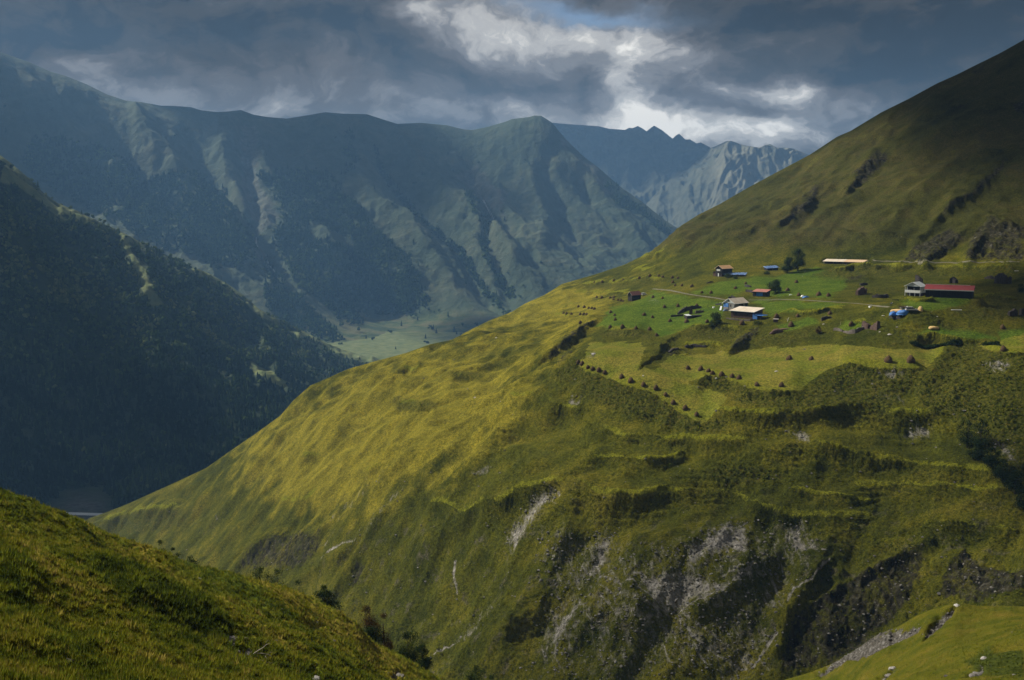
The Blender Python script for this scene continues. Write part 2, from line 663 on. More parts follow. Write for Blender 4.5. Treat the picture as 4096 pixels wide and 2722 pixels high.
TERRACES = [  # edge line, height (m), reach above, reach below (px)
    (Q4([(-420, 760), (-250, 790), (-90, 760), (80, 672), (280, 658), (390, 705), (600, 725), (800, 705), (980, 700), (1100, 760), (1250, 815), (1450, 825), (1700, 815)]), 2.6, 60, 70),
    (Q4([(1380, 475), (1550, 510), (1650, 540), (1760, 570), (1950, 585), (2170, 597), (2400, 600)]), 2.4, 45, 60),
    (Q4([(900, 330), (1300, 338), (1500, 318), (1700, 314), (1850, 332), (2010, 347)]), 2.2, 45, 60),
    (Q4([(1540, 650), (1700, 670), (1900, 682), (2300, 690)]), 1.4, 35, 45),
    (Q4([(1230, 700), (1450, 722), (1700, 730)]), 1.2, 30, 40),
    (Q4([(-60, 240), (130, 262), (300, 322), (370, 347)]), 2.2, 45, 60),
    (Q4([(390, 402), (520, 432), (700, 452), (950, 462), (1130, 445)]), 1.8, 40, 55),
    (Q4([(330, 540), (550, 542), (700, 552), (830, 520)]), 1.6, 35, 45),
    (Q4([(1600, 940), (1800, 945), (1900, 890), (2100, 880), (2359, 900)]), 2.2, 40, 80),
    # meadow edges of the hay fields
    (Q4([(290, 124), (342, 150), (420, 173), (490, 194), (528, 218), (592, 236), (652, 254), (694, 280), (729, 317), (786, 346), (860, 386), (900, 390)]), 1.8, 110, 60),
    (Q4([(820, 180), (910, 174), (1000, 189), (1060, 222), (1130, 230), (1240, 234), (1360, 228)]), 1.5, 90, 46),
    (Q4([(1480, 96), (1560, 98), (1700, 124), (1840, 130), (1910, 134)]), 1.7, 80, 60),
    (Q4([(1920, 110), (1990, 50), (2060, 18), (2140, 15), (2200, 40), (2300, 52), (2420, 55)]), 1.6, 40, 80),
    (Z1([(480, 800), (600, 795), (720, 800), (860, 805), (950, 828)]), 2.8, 40, 34),
    (Z1([(230, 398), (480, 356), (690, 340), (840, 322), (960, 306), (1060, 312), (1150, 322)]), 2.2, 30, 24),
    (Z1([(690, 236), (800, 222), (960, 212), (1100, 215)]), 1.6, 26, 20),
    (Z1([(170, 430), (400, 440), (720, 438), (830, 440)]), 1.2, 22, 16),
    (Z1([(1230, 790), (1500, 765), (1650, 770), (1850, 790)]), 2.2, 36, 30),
    (Z1([(1180, 930), (1300, 925), (1500, 935), (1700, 960)]), 1.4, 26, 22),
    (Z1([(100, 600), (170, 540), (240, 560)]), 1.0, 22, 16),
    (Z1([(20, 660), (90, 650), (210, 672)]), 1.2, 20, 18),
    (Z2([(1270, 890), (1500, 880), (1760, 905), (1800, 915), (1950, 915), (2120, 935)]), 2.0, 34, 22),
    (Z2([(1110, 520), (1400, 515), (1700, 505), (2000, 470), (2359, 500)]), 1.2, 26, 14),
    (Z2([(420, 200), (800, 190), (1200, 195), (1700, 210), (2359, 215)]), 2.6, 20, 30),
    (Z2([(0, 620), (250, 640), (520, 610), (740, 600)]), 0.9, 18, 14),
    (Z2([(900, 640), (1200, 640), (1320, 645)]), 1.2, 20, 18),
    (Z2([(660, 720), (850, 720), (1030, 780)]), 1.2, 20, 18),
    # left flank
    (Q3([(415, 826), (560, 800), (650, 780), (850, 768)]), 4.0, 40, 60),
    (Q3([(1800, 290), (1900, 300), (2030, 318)]), 1.6, 40, 30),
    (Q3([(2060, 150), (2150, 170), (2220, 165)]), 1.6, 30, 24),
    (Q3([(1340, 560), (1430, 525), (1510, 540)]), 1.8, 36, 30),
    (Q3([(1640, 640), (1700, 600), (1780, 600), (1810, 630)]), 2.6, 30, 40),
    (Q3([(1850, 120), (1900, 140), (1950, 100)]), 1.2, 24, 18),
    (Q3([(1240, 735), (1400, 735), (1500, 660)]), 1.6, 34, 40),
    # upper slope
    (Q2([(1690, 690), (1900, 722), (2100, 718), (2359, 700)]), 3.0, 30, 36),
    (Q2([(560, 1190), (800, 1120), (1000, 1090), (1200, 1040)]), 2.2, 30, 34),
    (Q2([(800, 1035), (950, 1000), (1080, 965), (1250, 930)]), 2.0, 26, 30),
    (Q2([(1100, 930), (1250, 880), (1400, 830)]), 1.6, 24, 28),
    (Q2([(1480, 1080), (1700, 1100), (1900, 1090)]), 2.4, 30, 34),
    (Q2([(1750, 630), (1900, 600), (2060, 640), (2200, 620)]), 2.6, 30, 34),
    (Q2([(1900, 540), (2010, 520), (2110, 480)]), 2.2, 26, 30),
]
RIBS = [  # spurs (+) and gullies (-) that run down the slope: line, height, width px
    (Q3([(1890, 660), (1740, 830), (1600, 980), (1480, 1060), (1380, 1100), (1300, 1170)]), 5.0, 34),
    (Q3([(2330, 690), (2150, 830), (1960, 970), (1880, 1080), (1820, 1180), (1760, 1300)]), 6.0, 44),
    (Q3([(1560, 640), (1400, 770), (1250, 920), (1080, 1020), (1000, 1060)]), 4.0, 40),
    (Q3([(2060, 800), (1900, 880), (1800, 960), (1700, 1100), (1640, 1200)]), -6.0, 60),
    (Q3([(1740, 700), (1620, 840), (1480, 960), (1330, 1080)]), -4.0, 40),
    (Q3([(1160, 800), (1000, 930), (860, 980)]), 3.0, 30), (Q3([(1040, 790), (940, 880), (880, 950)]), -3.0, 24),
    (Q3([(700, 790), (640, 840), (600, 900)]), 2.5, 20), (Q3([(560, 810), (500, 880)]), -2.5, 20),
    (Q4([(60, 700), (-60, 900), (-180, 1100), (-300, 1250), (-420, 1380)]), -5.0, 60),
    (Q4([(330, 820), (180, 1000), (80, 1200), (-60, 1400)]), 5.0, 60),
    (Q4([(560, 880), (430, 1060), (330, 1200), (180, 1340), (100, 1460)]), -6.0, 50),
    (Q4([(640, 880), (560, 1000), (520, 1150), (600, 1250)]), 3.5, 40),
    (Q4([(840, 1060), (800, 1200), (760, 1310), (680, 1400), (620, 1540)]), -8.0, 55),
    (Q4([(1090, 880), (1080, 1000), (1000, 1180), (860, 1290)]), 4.0, 46),
    (Q4([(1230, 900), (1240, 1050), (1200, 1180), (1130, 1400), (1060, 1560)]), -6.0, 50),
    (Q4([(1480, 960), (1350, 1150), (1270, 1300), (1220, 1480)]), 5.0, 40),
    (Q4([(1300, 1290), (1500, 1170), (1650, 1080), (1800, 1010), (1900, 990)]), 3.0, 26),
    (Q4([(1500, 1500), (1700, 1330), (1880, 1240), (2050, 1150)]), -7.0, 80),
    (Q4([(1950, 1000), (1890, 1120), (1840, 1220)]), -4.0, 34),
    (Q4([(1870, 290), (2000, 380), (2120, 500), (2240, 620), (2359, 760)]), -6.0, 50),
    # the dark strips above the hay fields
    (Z1([(590, 660), (470, 655), (400, 700), (200, 850), (0, 1010), (-130, 1100)]), 3.5, 20),
    (Z1([(560, 720), (420, 830), (220, 980), (60, 1110)]), -4.0, 20),
    (Z1([(1330, 770), (1130, 890), (1000, 1010), (830, 1150)]), 1.5, 16),
    (Z1([(1960, 790), (1820, 900), (1700, 1000)]), 2.2, 18),
    # upper slope outcrops and gullies
    (Q2([(1740, 725), (1680, 735), (1600, 810), (1540, 875)]), 7.0, 26), (Q2([(1430, 860), (1380, 930), (1300, 990), (1230, 1045)]), 5.0, 18),
    (Q2([(1760, 800), (1640, 890), (1560, 940)]), -5.0, 30), (Q2([(1470, 930), (1400, 1000), (1330, 1060)]), -4.0, 26),
    (Q2([(2260, 760), (2150, 850), (2050, 940), (1960, 1020), (1850, 1120)]), 5.0, 30),
    (Q2([(2340, 860), (2200, 950), (2050, 1060), (1980, 1140)]), -5.0, 36),
    (Q2([(2200, 1020), (2080, 1080), (1990, 1140), (1900, 1200)]), 4.5, 26), (Q2([(2359, 1050), (2250, 1060), (2150, 1120), (2100, 1190)]), 4.0, 24),
    (Q2([(1640, 650), (1500, 760), (1350, 850), (1200, 940)]), 2.5, 24), (Q2([(1400, 1060), (1500, 960), (1560, 900)]), -3.0, 22),
    (Q2([(2300, 420), (2100, 560), (1900, 680)]), 4.0, 30), (Q2([(2200, 380), (2080, 500), (1950, 560)]), -3.5, 26),
]

NX, NY = 13 * fbm(X / 14, Y / 14, 2, 0.5, 31), 11 * fbm(X / 14, Y / 14, 2, 0.5, 33)
NW = 0.75 + 0.6 * fbm(X / 18, Y / 18, 2, 0.5, 35)


def relief(px, py):
    """height added by benches, banks, spurs and gullies for ground seen at these photo pixels"""
    ax, ay = px + NX, py + NY
    dz = np.zeros_like(Z)
    riser = np.zeros_like(Z)
    flat = np.zeros_like(Z)
    for line, h, up, dn in TERRACES:
        q = np.array(line)
        big = q[:, 1].min() > 1380
        h, dn = h * (1.45 if big else 1.1), dn * (1.4 if big else 1.1)
        m = (px > q[:, 0].min() - 150) & (px < q[:, 0].max() + 150) & (py > q[:, 1].min() - 250) & (py < q[:, 1].max() + 250)
        d, s = line_dist(ax[m], ay[m], line)
        e = np.minimum(np.abs(px[m] - q[0, 0]), np.abs(px[m] - q[-1, 0]))
        inside = (px[m] > q[:, 0].min()) & (px[m] < q[:, 0].max())
        e = np.where(inside, sstep(0, 60, e), 0) if (q[:, 0].max() - q[:, 0].min()) > 130 else np.where(inside, sstep(0, 20, e), 0)
        w = np.where(s < 0, np.exp(-(d / up) ** 2), np.exp(-(d / (dn * 0.42)) ** 2) - 0.55 * np.exp(-((d - dn) / (dn * 0.8)) ** 2))
        dz[m] += h * e * w * np.clip(NW[m], 0.3, 1.3)
        riser[m] = np.maximum(riser[m], e * np.where(s > 0, np.exp(-((d - dn * 0.35) / (dn * 0.5)) ** 2), 0))
        flat[m] = np.maximum(flat[m], e * np.clip(NW[m], 0.2, 1.2) * np.where(s < 0, np.exp(-(d / (up * 0.42)) ** 2), np.exp(-(d / 8.0) ** 2)))
    for line, h, wd in RIBS:
        q = np.array(line)
        m = (px > q[:, 0].min() - 3 * wd) & (px < q[:, 0].max() + 3 * wd) & (py > q[:, 1].min() - 3 * wd) & (py < q[:, 1].max() + 3 * wd)
        d, s = line_dist(ax[m], ay[m], line)
        tp = sstep(8, 100, np.hypot(px[m] - q[0, 0], py[m] - q[0, 1]))
        dz[m] += (0.85 if h > 0 else 0.30) * h * tp * np.exp(-(d / wd) ** 2)
    return dz, riser, flat


# broad humps and folds of the open slope
fl_ = sstep(1150, 1350, py) * (1 - 0.8 * sstep(2250, 2450, px) * (1 - sstep(1600, 1800, py)))
Z = (Z + fl_ * front * (3.4 + 2.2 * (1 - sstep(1900, 2200, px))) * fbm(X / 46, Y / 36, 3, 0.5, 73) + fl_ * front * 1.3 * fbm(X / 15, Y / 13, 2, 0.5, 75)).astype(np.float32)
dz = np.zeros_like(Z)
for it in range(4):
    d1, riser, flat = relief(*project(X, Y, Z + dz * front))
    dz = d1 if it == 0 else 0.5 * dz + 0.5 * d1
Z = (Z + dz * front).astype(np.float32)
hill.Z = Z
px, py = hill.pix()
jx = px + 9 * fbm(X / 9, Y / 9, 3, 0.6, 3) + 10 * fbm(X / 28, Y / 28, 2, 0.6, 4)
jy = py + 6 * fbm(X / 9, Y / 9, 3, 0.6, 13) + 8 * fbm(X / 28, Y / 28, 2, 0.6, 14)
dz = np.zeros_like(Z)

# rock and scree areas
ROCK_PALE = [
    Q4([(790, 990), (900, 920), (1050, 870), (1085, 900), (1085, 1000), (980, 1010), (850, 1060), (800, 1090)]),
    Q4([(350, 1000), (420, 920), (470, 900), (460, 990), (400, 1080), (430, 1100), (400, 1170), (365, 1100)]),
    Q4([(100, 720), (170, 690), (210, 720), (150, 780), (60, 900), (0, 1000), (-20, 920), (50, 800)]),
    Q4([(1280, 900), (1330, 850), (1360, 930), (1440, 990), (1350, 1000), (1250, 960)]),
    Q4([(600, 1130), (760, 1080), (950, 1150), (1110, 1080), (1000, 1180), (850, 1250), (750, 1300), (640, 1230)]),
    Q4([(200, 1300), (260, 1260), (330, 1180), (300, 1280), (230, 1400), (150, 1500), (160, 1440)]),
    Q4([(400, 1400), (470, 1310), (440, 1400), (300, 1470), (250, 1480)]),
    Q4([(1810, 440), (1850, 392), (1930, 410), (1900, 460)]), Q4([(1270, 420), (1330, 425), (1365, 465), (1320, 455)]),
    Q4([(265, 272), (310, 272), (310, 290), (260, 290)]), Q4([(2180, 110), (2230, 80), (2285, 100), (2270, 135), (2200, 135)]),
    Q4([(2230, 460), (2260, 470), (2320, 560), (2300, 580), (2250, 520)]),
    Q3([(1740, 800), (1850, 690), (1890, 660), (1850, 740), (1700, 900), (1600, 985), (1640, 930)]),
    Q3([(1660, 700), (1700, 640), (1760, 615), (1720, 680), (1640, 770), (1580, 830)]),
    Q3([(990, 830), (1020, 790), (1010, 840), (970, 880)]), Q3([(1210, 645), (1240, 620), (1225, 660)]),
    Q3([(2170, 625), (2230, 595), (2260, 605), (2200, 630)]), Q3([(2180, 1340), (2260, 1240), (2270, 1260), (2180, 1390), (2110, 1410)]),
    Q3([(1500, 850), (1560, 800), (1600, 760), (1580, 830)]),
    Z1([(360, 1060), (410, 1010), (415, 1030), (370, 1070)]), Z1([(960, 530), (1010, 525), (1000, 545)]),
    Z2([(460, 150), (560, 110), (700, 125), (840, 140), (1100, 140), (1100, 165), (850, 175)]), Z2([(1380, 130), (1650, 140), (1650, 168), (1380, 165)]),
    Q2([(2060, 850), (2110, 800), (2130, 800), (2080, 860)]), Q2([(1700, 1105), (1780, 1100), (1790, 1110), (1700, 1115)]),
    Q4([(1690, 150), (1770, 130), (1800, 160), (1740, 185)]), Q4([(1690, 250), (1760, 262), (1800, 280), (1720, 275)]),
]
THREADS = [  # pale sheep tracks and scree runnels
    (Q4([(1460, 1030), (1380, 1110), (1300, 1180), (1270, 1240)]), 6), (Q4([(1220, 1390), (1150, 1500), (1110, 1560)]), 6),
    (Q4([(760, 1300), (850, 1250), (960, 1190), (1100, 1130)]), 5), (Q4([(770, 1320), (800, 1380), (870, 1450), (960, 1510), (1080, 1568)]), 5),
    (Q4([(780, 1310), (870, 1370), (980, 1450), (1100, 1540)]), 4), (Q4([(770, 1330), (780, 1420), (850, 1500), (900, 1560)]), 4),
    (Q4([(750, 1300), (660, 1230), (560, 1150), (420, 1120)]), 4), (Q4([(740, 1290), (640, 1260), (480, 1190), (400, 1160)]), 4),
    (Q4([(730, 1310), (600, 1310), (480, 1290), (400, 1200)]), 4), (Q4([(700, 1310), (560, 1330), (430, 1290)]), 3),
    (Q4([(760, 1290), (700, 1200), (640, 1150), (560, 1100)]), 4), (Q4([(420, 1110), (360, 1080), (300, 1020), (260, 960)]), 4),
    (Q4([(1080, 880), (1000, 900), (900, 960)]), 4), (Q4([(1110, 1080), (1050, 1090), (960, 1130)]), 5), (Q4([(1110, 1090), (1010, 1160), (900, 1180)]), 4),
    (Q4([(1340, 855), (1310, 900), (1330, 950), (1300, 1000)]), 4), (Q4([(220, 730), (170, 690), (150, 670)]), 4), (Q4([(210, 790), (150, 720)]), 3),
    (Q3([(2110, 1200), (2090, 1100), (2100, 1040)]), 5), (Q3([(2110, 1410), (2050, 1450), (2000, 1500)]), 4),
    (Q3([(1650, 920), (1580, 960), (1480, 1030)]), 4), (Q3([(1500, 960), (1540, 890)]), 3),
    (Z2([(260, 300), (290, 240)]), 0.1),
]
ROCK_DARK = [
    Q4([(1240, 1520), (1270, 1400), (1300, 1290), (1400, 1220), (1500, 1170), (1650, 1080), (1800, 1010), (1900, 1010), (1880, 1120), (1840, 1240), (1750, 1330), (1600, 1430), (1450, 1520), (1250, 1570)]),
    Q4([(1960, 1200), (1990, 1100), (2080, 1010), (2150, 1060), (2290, 1080), (2359, 1120), (2359, 1220), (2040, 1220)]),
    Q3([(1080, 1060), (1100, 1000), (1130, 960), (1280, 885), (1340, 900), (1500, 870), (1490, 980), (1400, 1050), (1250, 1080)]),
    Q3([(1600, 1130), (1630, 1040), (1660, 1005), (1695, 1060), (1680, 1110), (1640, 1150)]),
    Q3([(870, 960), (940, 890), (1010, 800), (1020, 830), (960, 900)]),
    Z1([(0, 1000), (130, 890), (250, 790), (400, 690), (430, 720), (330, 800), (200, 920), (60, 1040), (-60, 1110)]),
    Z1([(20, 1200), (120, 1070), (250, 955), (250, 975), (140, 1090), (60, 1170)]),
    Z1([(1690, 1000), (1700, 970), (1860, 830), (1900, 795), (1975, 790), (1950, 860), (1880, 930), (1770, 1000)]),
    Z1([(1080, 1050), (1200, 980), (1230, 985), (1150, 1070)]), Z1([(1250, 1000), (1320, 1000), (1320, 1050), (1260, 1040)]),
    Q2([(1540, 870), (1590, 810), (1660, 730), (1690, 715), (1740, 730), (1700, 800), (1640, 850), (1570, 880)]),
    Q2([(1225, 1045), (1300, 980), (1400, 880), (1425, 850), (1430, 880), (1360, 980), (1290, 1030)]),
    Q2([(1790, 1210), (1860, 1140), (1960, 1090), (2050, 1080), (2080, 1120), (2000, 1190), (1920, 1210)]),
    Q2([(2080, 1200), (2110, 1120), (2200, 1030), (2359, 1050), (2359, 1210)]),
    Q2([(1960, 1020), (2100, 900), (2260, 760), (2270, 790), (2130, 920), (2020, 1010)]),
    Q2([(1960, 550), (2060, 490), (2110, 480), (2050, 520)]), Q2([(2110, 340), (2170, 300), (2180, 310), (2130, 345)]),
    Q2([(2290, 480), (2359, 470), (2359, 540), (2310, 530)]),
    Z2([(640, 350), (700, 310), (780, 285), (870, 300), (800, 340), (700, 355)]),
]
SHRUB = [  # rank vegetation: ferns, nettles, low shrubs
    Q3([(440, 850), (560, 805), (650, 785), (850, 772), (900, 790), (860, 850), (760, 880), (640, 890), (500, 880)]),
    Q4([(280, 240), (420, 192), (560, 195), (650, 255), (740, 315), (850, 350), (985, 400), (960, 445), (800, 440), (620, 385), (450, 330), (340, 280)]),
    Q4([(815, 170), (900, 158), (1020, 180), (1062, 215), (1000, 262), (900, 232), (830, 205)]),
    Q4([(1062, 222), (1370, 212), (1480, 120), (1560, 86), (1700, 104), (1840, 115), (1910, 120), (1830, 220), (1760, 320), (1500, 318), (1300, 335), (1100, 300), (1010, 290)]),
    Q4([(1915, 120), (1990, 40), (2080, 15), (2160, 20), (2359, 52), (2359, 620), (2280, 640), (2150, 480), (2050, 380), (1900, 330), (1830, 230)]),
    Q4([(150, 180), (260, 100), (300, 115), (420, 160), (470, 190), (330, 220), (230, 200)]),
    Q4([(880, 640), (960, 570), (1120, 590), (1260, 640), (1250, 680), (1100, 690), (980, 680)]),
    Q4([(1230, 520), (1290, 480), (1340, 520), (1300, 560)]),
    Z1([(470, 820), (620, 795), (860, 812), (960, 840), (1030, 900), (980, 950), (800, 900), (600, 890), (480, 860)]),
    Z1([(830, 1150), (920, 1050), (1000, 970), (1130, 870), (1330, 760), (1340, 780), (1200, 890), (1080, 980), (960, 1070)]),
    Z1([(1180, 900), (1290, 830), (1380, 780), (1520, 765), (1700, 770), (1850, 800), (1850, 860), (1700, 930), (1500, 910), (1300, 900)]),
    Z1([(1900, 930), (2000, 840), (2200, 850), (2359, 840), (2359, 960), (2100, 970)]),
    Z2([(0, 780), (80, 790), (160, 900), (280, 880), (200, 960), (0, 960)]), Z2([(1270, 920), (1300, 880), (1500, 890), (1780, 910), (1760, 935), (1400, 945)]),
    Z2([(1950, 910), (2050, 905), (2140, 945), (2000, 955)]), Z2([(950, 900), (1150, 895), (1270, 910), (1200, 970), (1050, 970)]),
    Z2([(300, 320), (440, 230), (800, 210), (1300, 215), (1800, 215), (2359, 210), (2359, 340), (2000, 330), (1500, 320), (1000, 330), (640, 350)]),
    Z2([(1250, 400), (1300, 330), (1700, 340), (1800, 370), (1430, 370)]), Z2([(1560, 640), (1620, 590), (1800, 570), (2150, 570), (2359, 590), (2359, 700), (2000, 720), (1700, 680)]),
    Z2([(1830, 520), (2100, 480), (2359, 500), (2359, 560), (2000, 545)]), Z2([(770, 400), (1100, 390), (1230, 420), (1230, 480), (1000, 500), (740, 480)]),
    Z2([(1430, 770), (1600, 740), (1850, 770), (1900, 820), (1650, 800)]), Z2([(100, 930), (160, 850), (400, 770), (440, 800), (280, 900)]),
    Q3([(1810, 265), (2030, 285), (2020, 318), (1900, 330), (1790, 300)]), Q3([(2030, 140), (2240, 150), (2230, 180), (2080, 175)]),
    Z1([(540, 575), (600, 520), (620, 545), (540, 610), (480, 620)]), Z1([(240, 410), (480, 365), (830, 328), (1000, 320), (1100, 345), (1060, 385), (500, 415)]),
]
MOWN = [[(2303, 1464), (2412, 1508), (2468, 1538), (2612, 1578), (2682, 1636), (2795, 1702), (2832, 1690), (2878, 1643), (2920, 1592), (2878, 1570), (2750, 1532), (2745, 1521), (2827, 1513), (2895, 1519), (2958, 1538),
         (2997, 1558), (3125, 1562), (3200, 1557), (3290, 1490), (3400, 1445), (3500, 1468), (3640, 1473), (3700, 1466), (3800, 1385), (3700, 1400), (3500, 1390), (3300, 1380), (3000, 1400), (2800, 1420), (2700, 1420), (2620, 1480), (2480, 1440), (2390, 1400)],
        [(3900, 1400), (4100, 1330), (4200, 1400), (4100, 1415), (3960, 1402)], Z1([(380, 920), (700, 930), (900, 960), (860, 1120), (600, 1180), (330, 1060)])]
LUSH = [
    Z1([(430, 780), (560, 600), (760, 560), (1000, 430), (1250, 480), (1640, 530), (1640, 700), (1500, 740), (1180, 820), (1040, 890), (960, 820), (720, 790)]),
    Z1([(1880, 530), (2359, 520), (2359, 640), (2060, 640), (2000, 570)]), Z2([(0, 530), (450, 545), (700, 560), (520, 620), (200, 630), (0, 620)]),
    Z1([(1340, 460), (1500, 380), (1700, 330), (1900, 300), (2359, 300), (2359, 480), (2080, 480), (1900, 440), (1650, 480)]),
    Z2([(0, 300), (400, 200), (700, 330), (640, 440), (500, 500), (0, 500)]), Z2([(1100, 530), (1400, 540), (2000, 480), (1900, 560), (1500, 620), (1400, 620)]),
    Z2([(0, 760), (300, 680), (420, 740), (250, 800), (100, 830)]), Z2([(560, 790), (680, 730), (830, 740), (830, 790), (700, 810)]),
    Z2([(1390, 830), (1450, 790), (1900, 830), (2100, 880), (2120, 910), (1900, 910), (1700, 880), (1300, 880)]),
    Z2([(2100, 820), (2359, 780), (2359, 980), (2050, 970), (1990, 950), (2150, 930)]),
    Z1([(560, 600), (700, 560), (900, 560), (880, 590), (740, 620), (600, 625)]),
]


def msum(polys, f, jx=jx, jy=jy):
    m = np.zeros_like(jx)
    for p in polys:
        m = np.maximum(m, poly_mask(jx, jy, p, f))
    return m


pale = msum(ROCK_PALE, 44)
broad = msum([Q4([(120, 900), (420, 860), (620, 960), (800, 900), (1100, 860), (1420, 880), (1400, 1050), (1250, 1300), (1200, 1620), (100, 1620), (120, 1300)])], 70)
pale = np.maximum(pale, 0.47 * broad) * (1 - 0.6 * (1 - sstep(1060, 1120, py)))
pale *= 0.62 + 0.38 * sstep(1600, 1900, px)
thread = np.zeros_like(pale)
for line, wd in THREADS:
    thread = np.maximum(thread, line_mask(px + 3 * perlin(X / 5, Y / 5, 40), py + 3 * perlin(X / 5, Y / 5, 41), line, wd, 2.5))
dark = msum(ROCK_DARK, 30) * (0.72 + 0.28 * sstep(1400, 1700, px))
shrub = msum(SHRUB, 22)
lush = msum(LUSH, 26)
mown = msum(MOWN, 9)
shrub *= 1 - mown
lower = sstep(1900, 2250, py) * sstep(1000, 1900, px + 0.6 * (py - 2000))      # the broken ravine side
gold = np.exp(-((px - 1750) / 620) ** 2 - ((py - 1620) / 330) ** 2) + 0.9 * np.exp(-((px - 1250) / 330) ** 2 - ((py - 1880) / 200) ** 2)  # golden patch: dry grass with sunlight painted into its colour
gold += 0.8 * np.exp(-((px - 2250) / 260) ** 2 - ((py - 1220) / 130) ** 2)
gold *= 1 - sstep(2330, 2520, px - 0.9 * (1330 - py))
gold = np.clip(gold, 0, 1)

# ground relief: sheep terracettes along the contour, tussocks, hummocks, broken rock
steep = sstep(0.35, 0.75, hill.slope())
wn = fbm(X / 60, Y / 60, 3, 0.5, 51)
tc_ph = (Z + 1.3 * wn) / 2.0
terr = np.abs(((tc_ph + 0.8 * perlin(X / 16, Y / 16, 61)) % 1.0) * 2 - 1)
rough = (1 - 0.6 * mown) * np.clip(0.30 + 0.7 * steep + 0.7 * shrub - 0.55 * lush * (1 - shrub), 0.12, 1.5)
fine_fade = sstep(1100, 500, Y)
dz += 0.55 * terr * (0.30 + steep) * (1 - lush) * (1 - np.clip(1.5 * pale, 0, 1)) * (1 - mown) * sstep(560, 380, Y)
dz += rough * (0.85 * fbm(X / 22, Y / 22, 3, 0.55, 71) * (0.5 + steep) + 0.55 * np.abs(perlin(X / 2.6, Y / 2.6, 81)) * fine_fade + 0.30 * perlin(X / 1.1, Y / 1.1, 83) * fine_fade)
dz += shrub * (0.2 + 0.9 * np.clip(fbm(X / 4.5, Y / 4.5, 3, 0.6, 91), -0.3, 1)) * 0.42
gul = ridged((X * 0.83 - Y * 0.56) / 30, (X * 0.56 + Y * 0.83) / 120, 3, 0.5, 95)
dz += gul * (1.15 * lower + 1.5 * sstep(900, 1300, px) * sstep(1750, 2150, py)) * (1 - flat)
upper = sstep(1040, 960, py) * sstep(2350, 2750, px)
gul2 = ridged((X * 0.75 - Y * 0.66) / 55, (X * 0.66 + Y * 0.75) / 160, 3, 0.5, 105)
dz += upper * (3.2 * gul2 + 3.0 * fbm(X / 45, Y / 70, 4, 0.55, 111))
dz += broad * 0.42 * ridged((X * 0.83 - Y * 0.56) / 9, (X * 0.56 + Y * 0.83) / 26, 4, 0.6, 117)
dz -= pale * 0.45 * (0.6 + 0.8 * ridged(X / 7, Y / 12, 4, 0.65, 115))
dz += dark * (0.9 * ridged((X * 0.8 - Y * 0.6) / 9, (X * 0.6 + Y * 0.8) / 26, 4, 0.6, 121) + 0.5 * ridged(X / 3, Y / 3, 3, 0.6, 125) - 0.8)
dz -= 0.25 * thread
hill.Z = (Z + dz * front).astype(np.float32)
nearcrest = np.exp(-((hill.Y - hill.Yc[None]) / (0.035 * hill.Yc[None])) ** 2)
hill.Z -= (nearcrest * dz * front * 0.5).astype(np.float32)
hill.fit_skyline(SKY_H, (-250, 5100), 0.10, 0.05, 2)
PADS = [  # level ground cut for each building: corner (photo px), turn, length, depth
    (2888, 1108, 40, 10, 7.5), (2897, 1108, -18, 13, 6.5), (2937, 1247, 40, 11, 7), (2923, 1271, -42, 16, 9), (2528, 1206, 40, 8, 3.5), (3011, 1186, -35, 7.4, 6),
    (3294, 1056, -33, 24, 8), (3680, 1187, 45, 7, 7.5), (3701, 1189, -28, 20, 9), (3068, 1083, 14, 8, 4), (3093, 1290, -20, 2, 1.6), (2748, 1276, 25, 9, 3.4)]
for (ax, ay, rz, L_, W_) in PADS:
    q = hill.hit(ax, ay)
    c_, s_ = math.cos(R(rz)), math.sin(R(rz))
    lx = (hill.X - q.x) * c_ + (hill.Y - q.y) * s_
    ly = -(hill.X - q.x) * s_ + (hill.Y - q.y) * c_
    d = np.hypot(np.maximum(np.maximum(-lx, lx - L_), 0), np.maximum(np.maximum(-ly, ly - W_), 0))
    w = 1 - sstep(0.8, 5.0, d)
    hill.Z = (hill.Z * (1 - w) + q.z * w).astype(np.float32)
rockbits = np.clip(perlin(X / 2.2, Y / 2.2, 131) * 1.6 - 0.5, 0, 1) * lower * sstep(2050, 2400, py)
flat *= 1 - 0.75 * upper
hill.attrs = dict(pale=np.clip(np.maximum(pale, 0.92 * thread), 0, 1), dark=dark, shrub=np.clip(shrub + 0.5 * riser * (1 - lush * 0.5), 0, 1), lush=lush, gold=gold, flat=flat, mown=mown,
                  upper=upper, lower=lower)


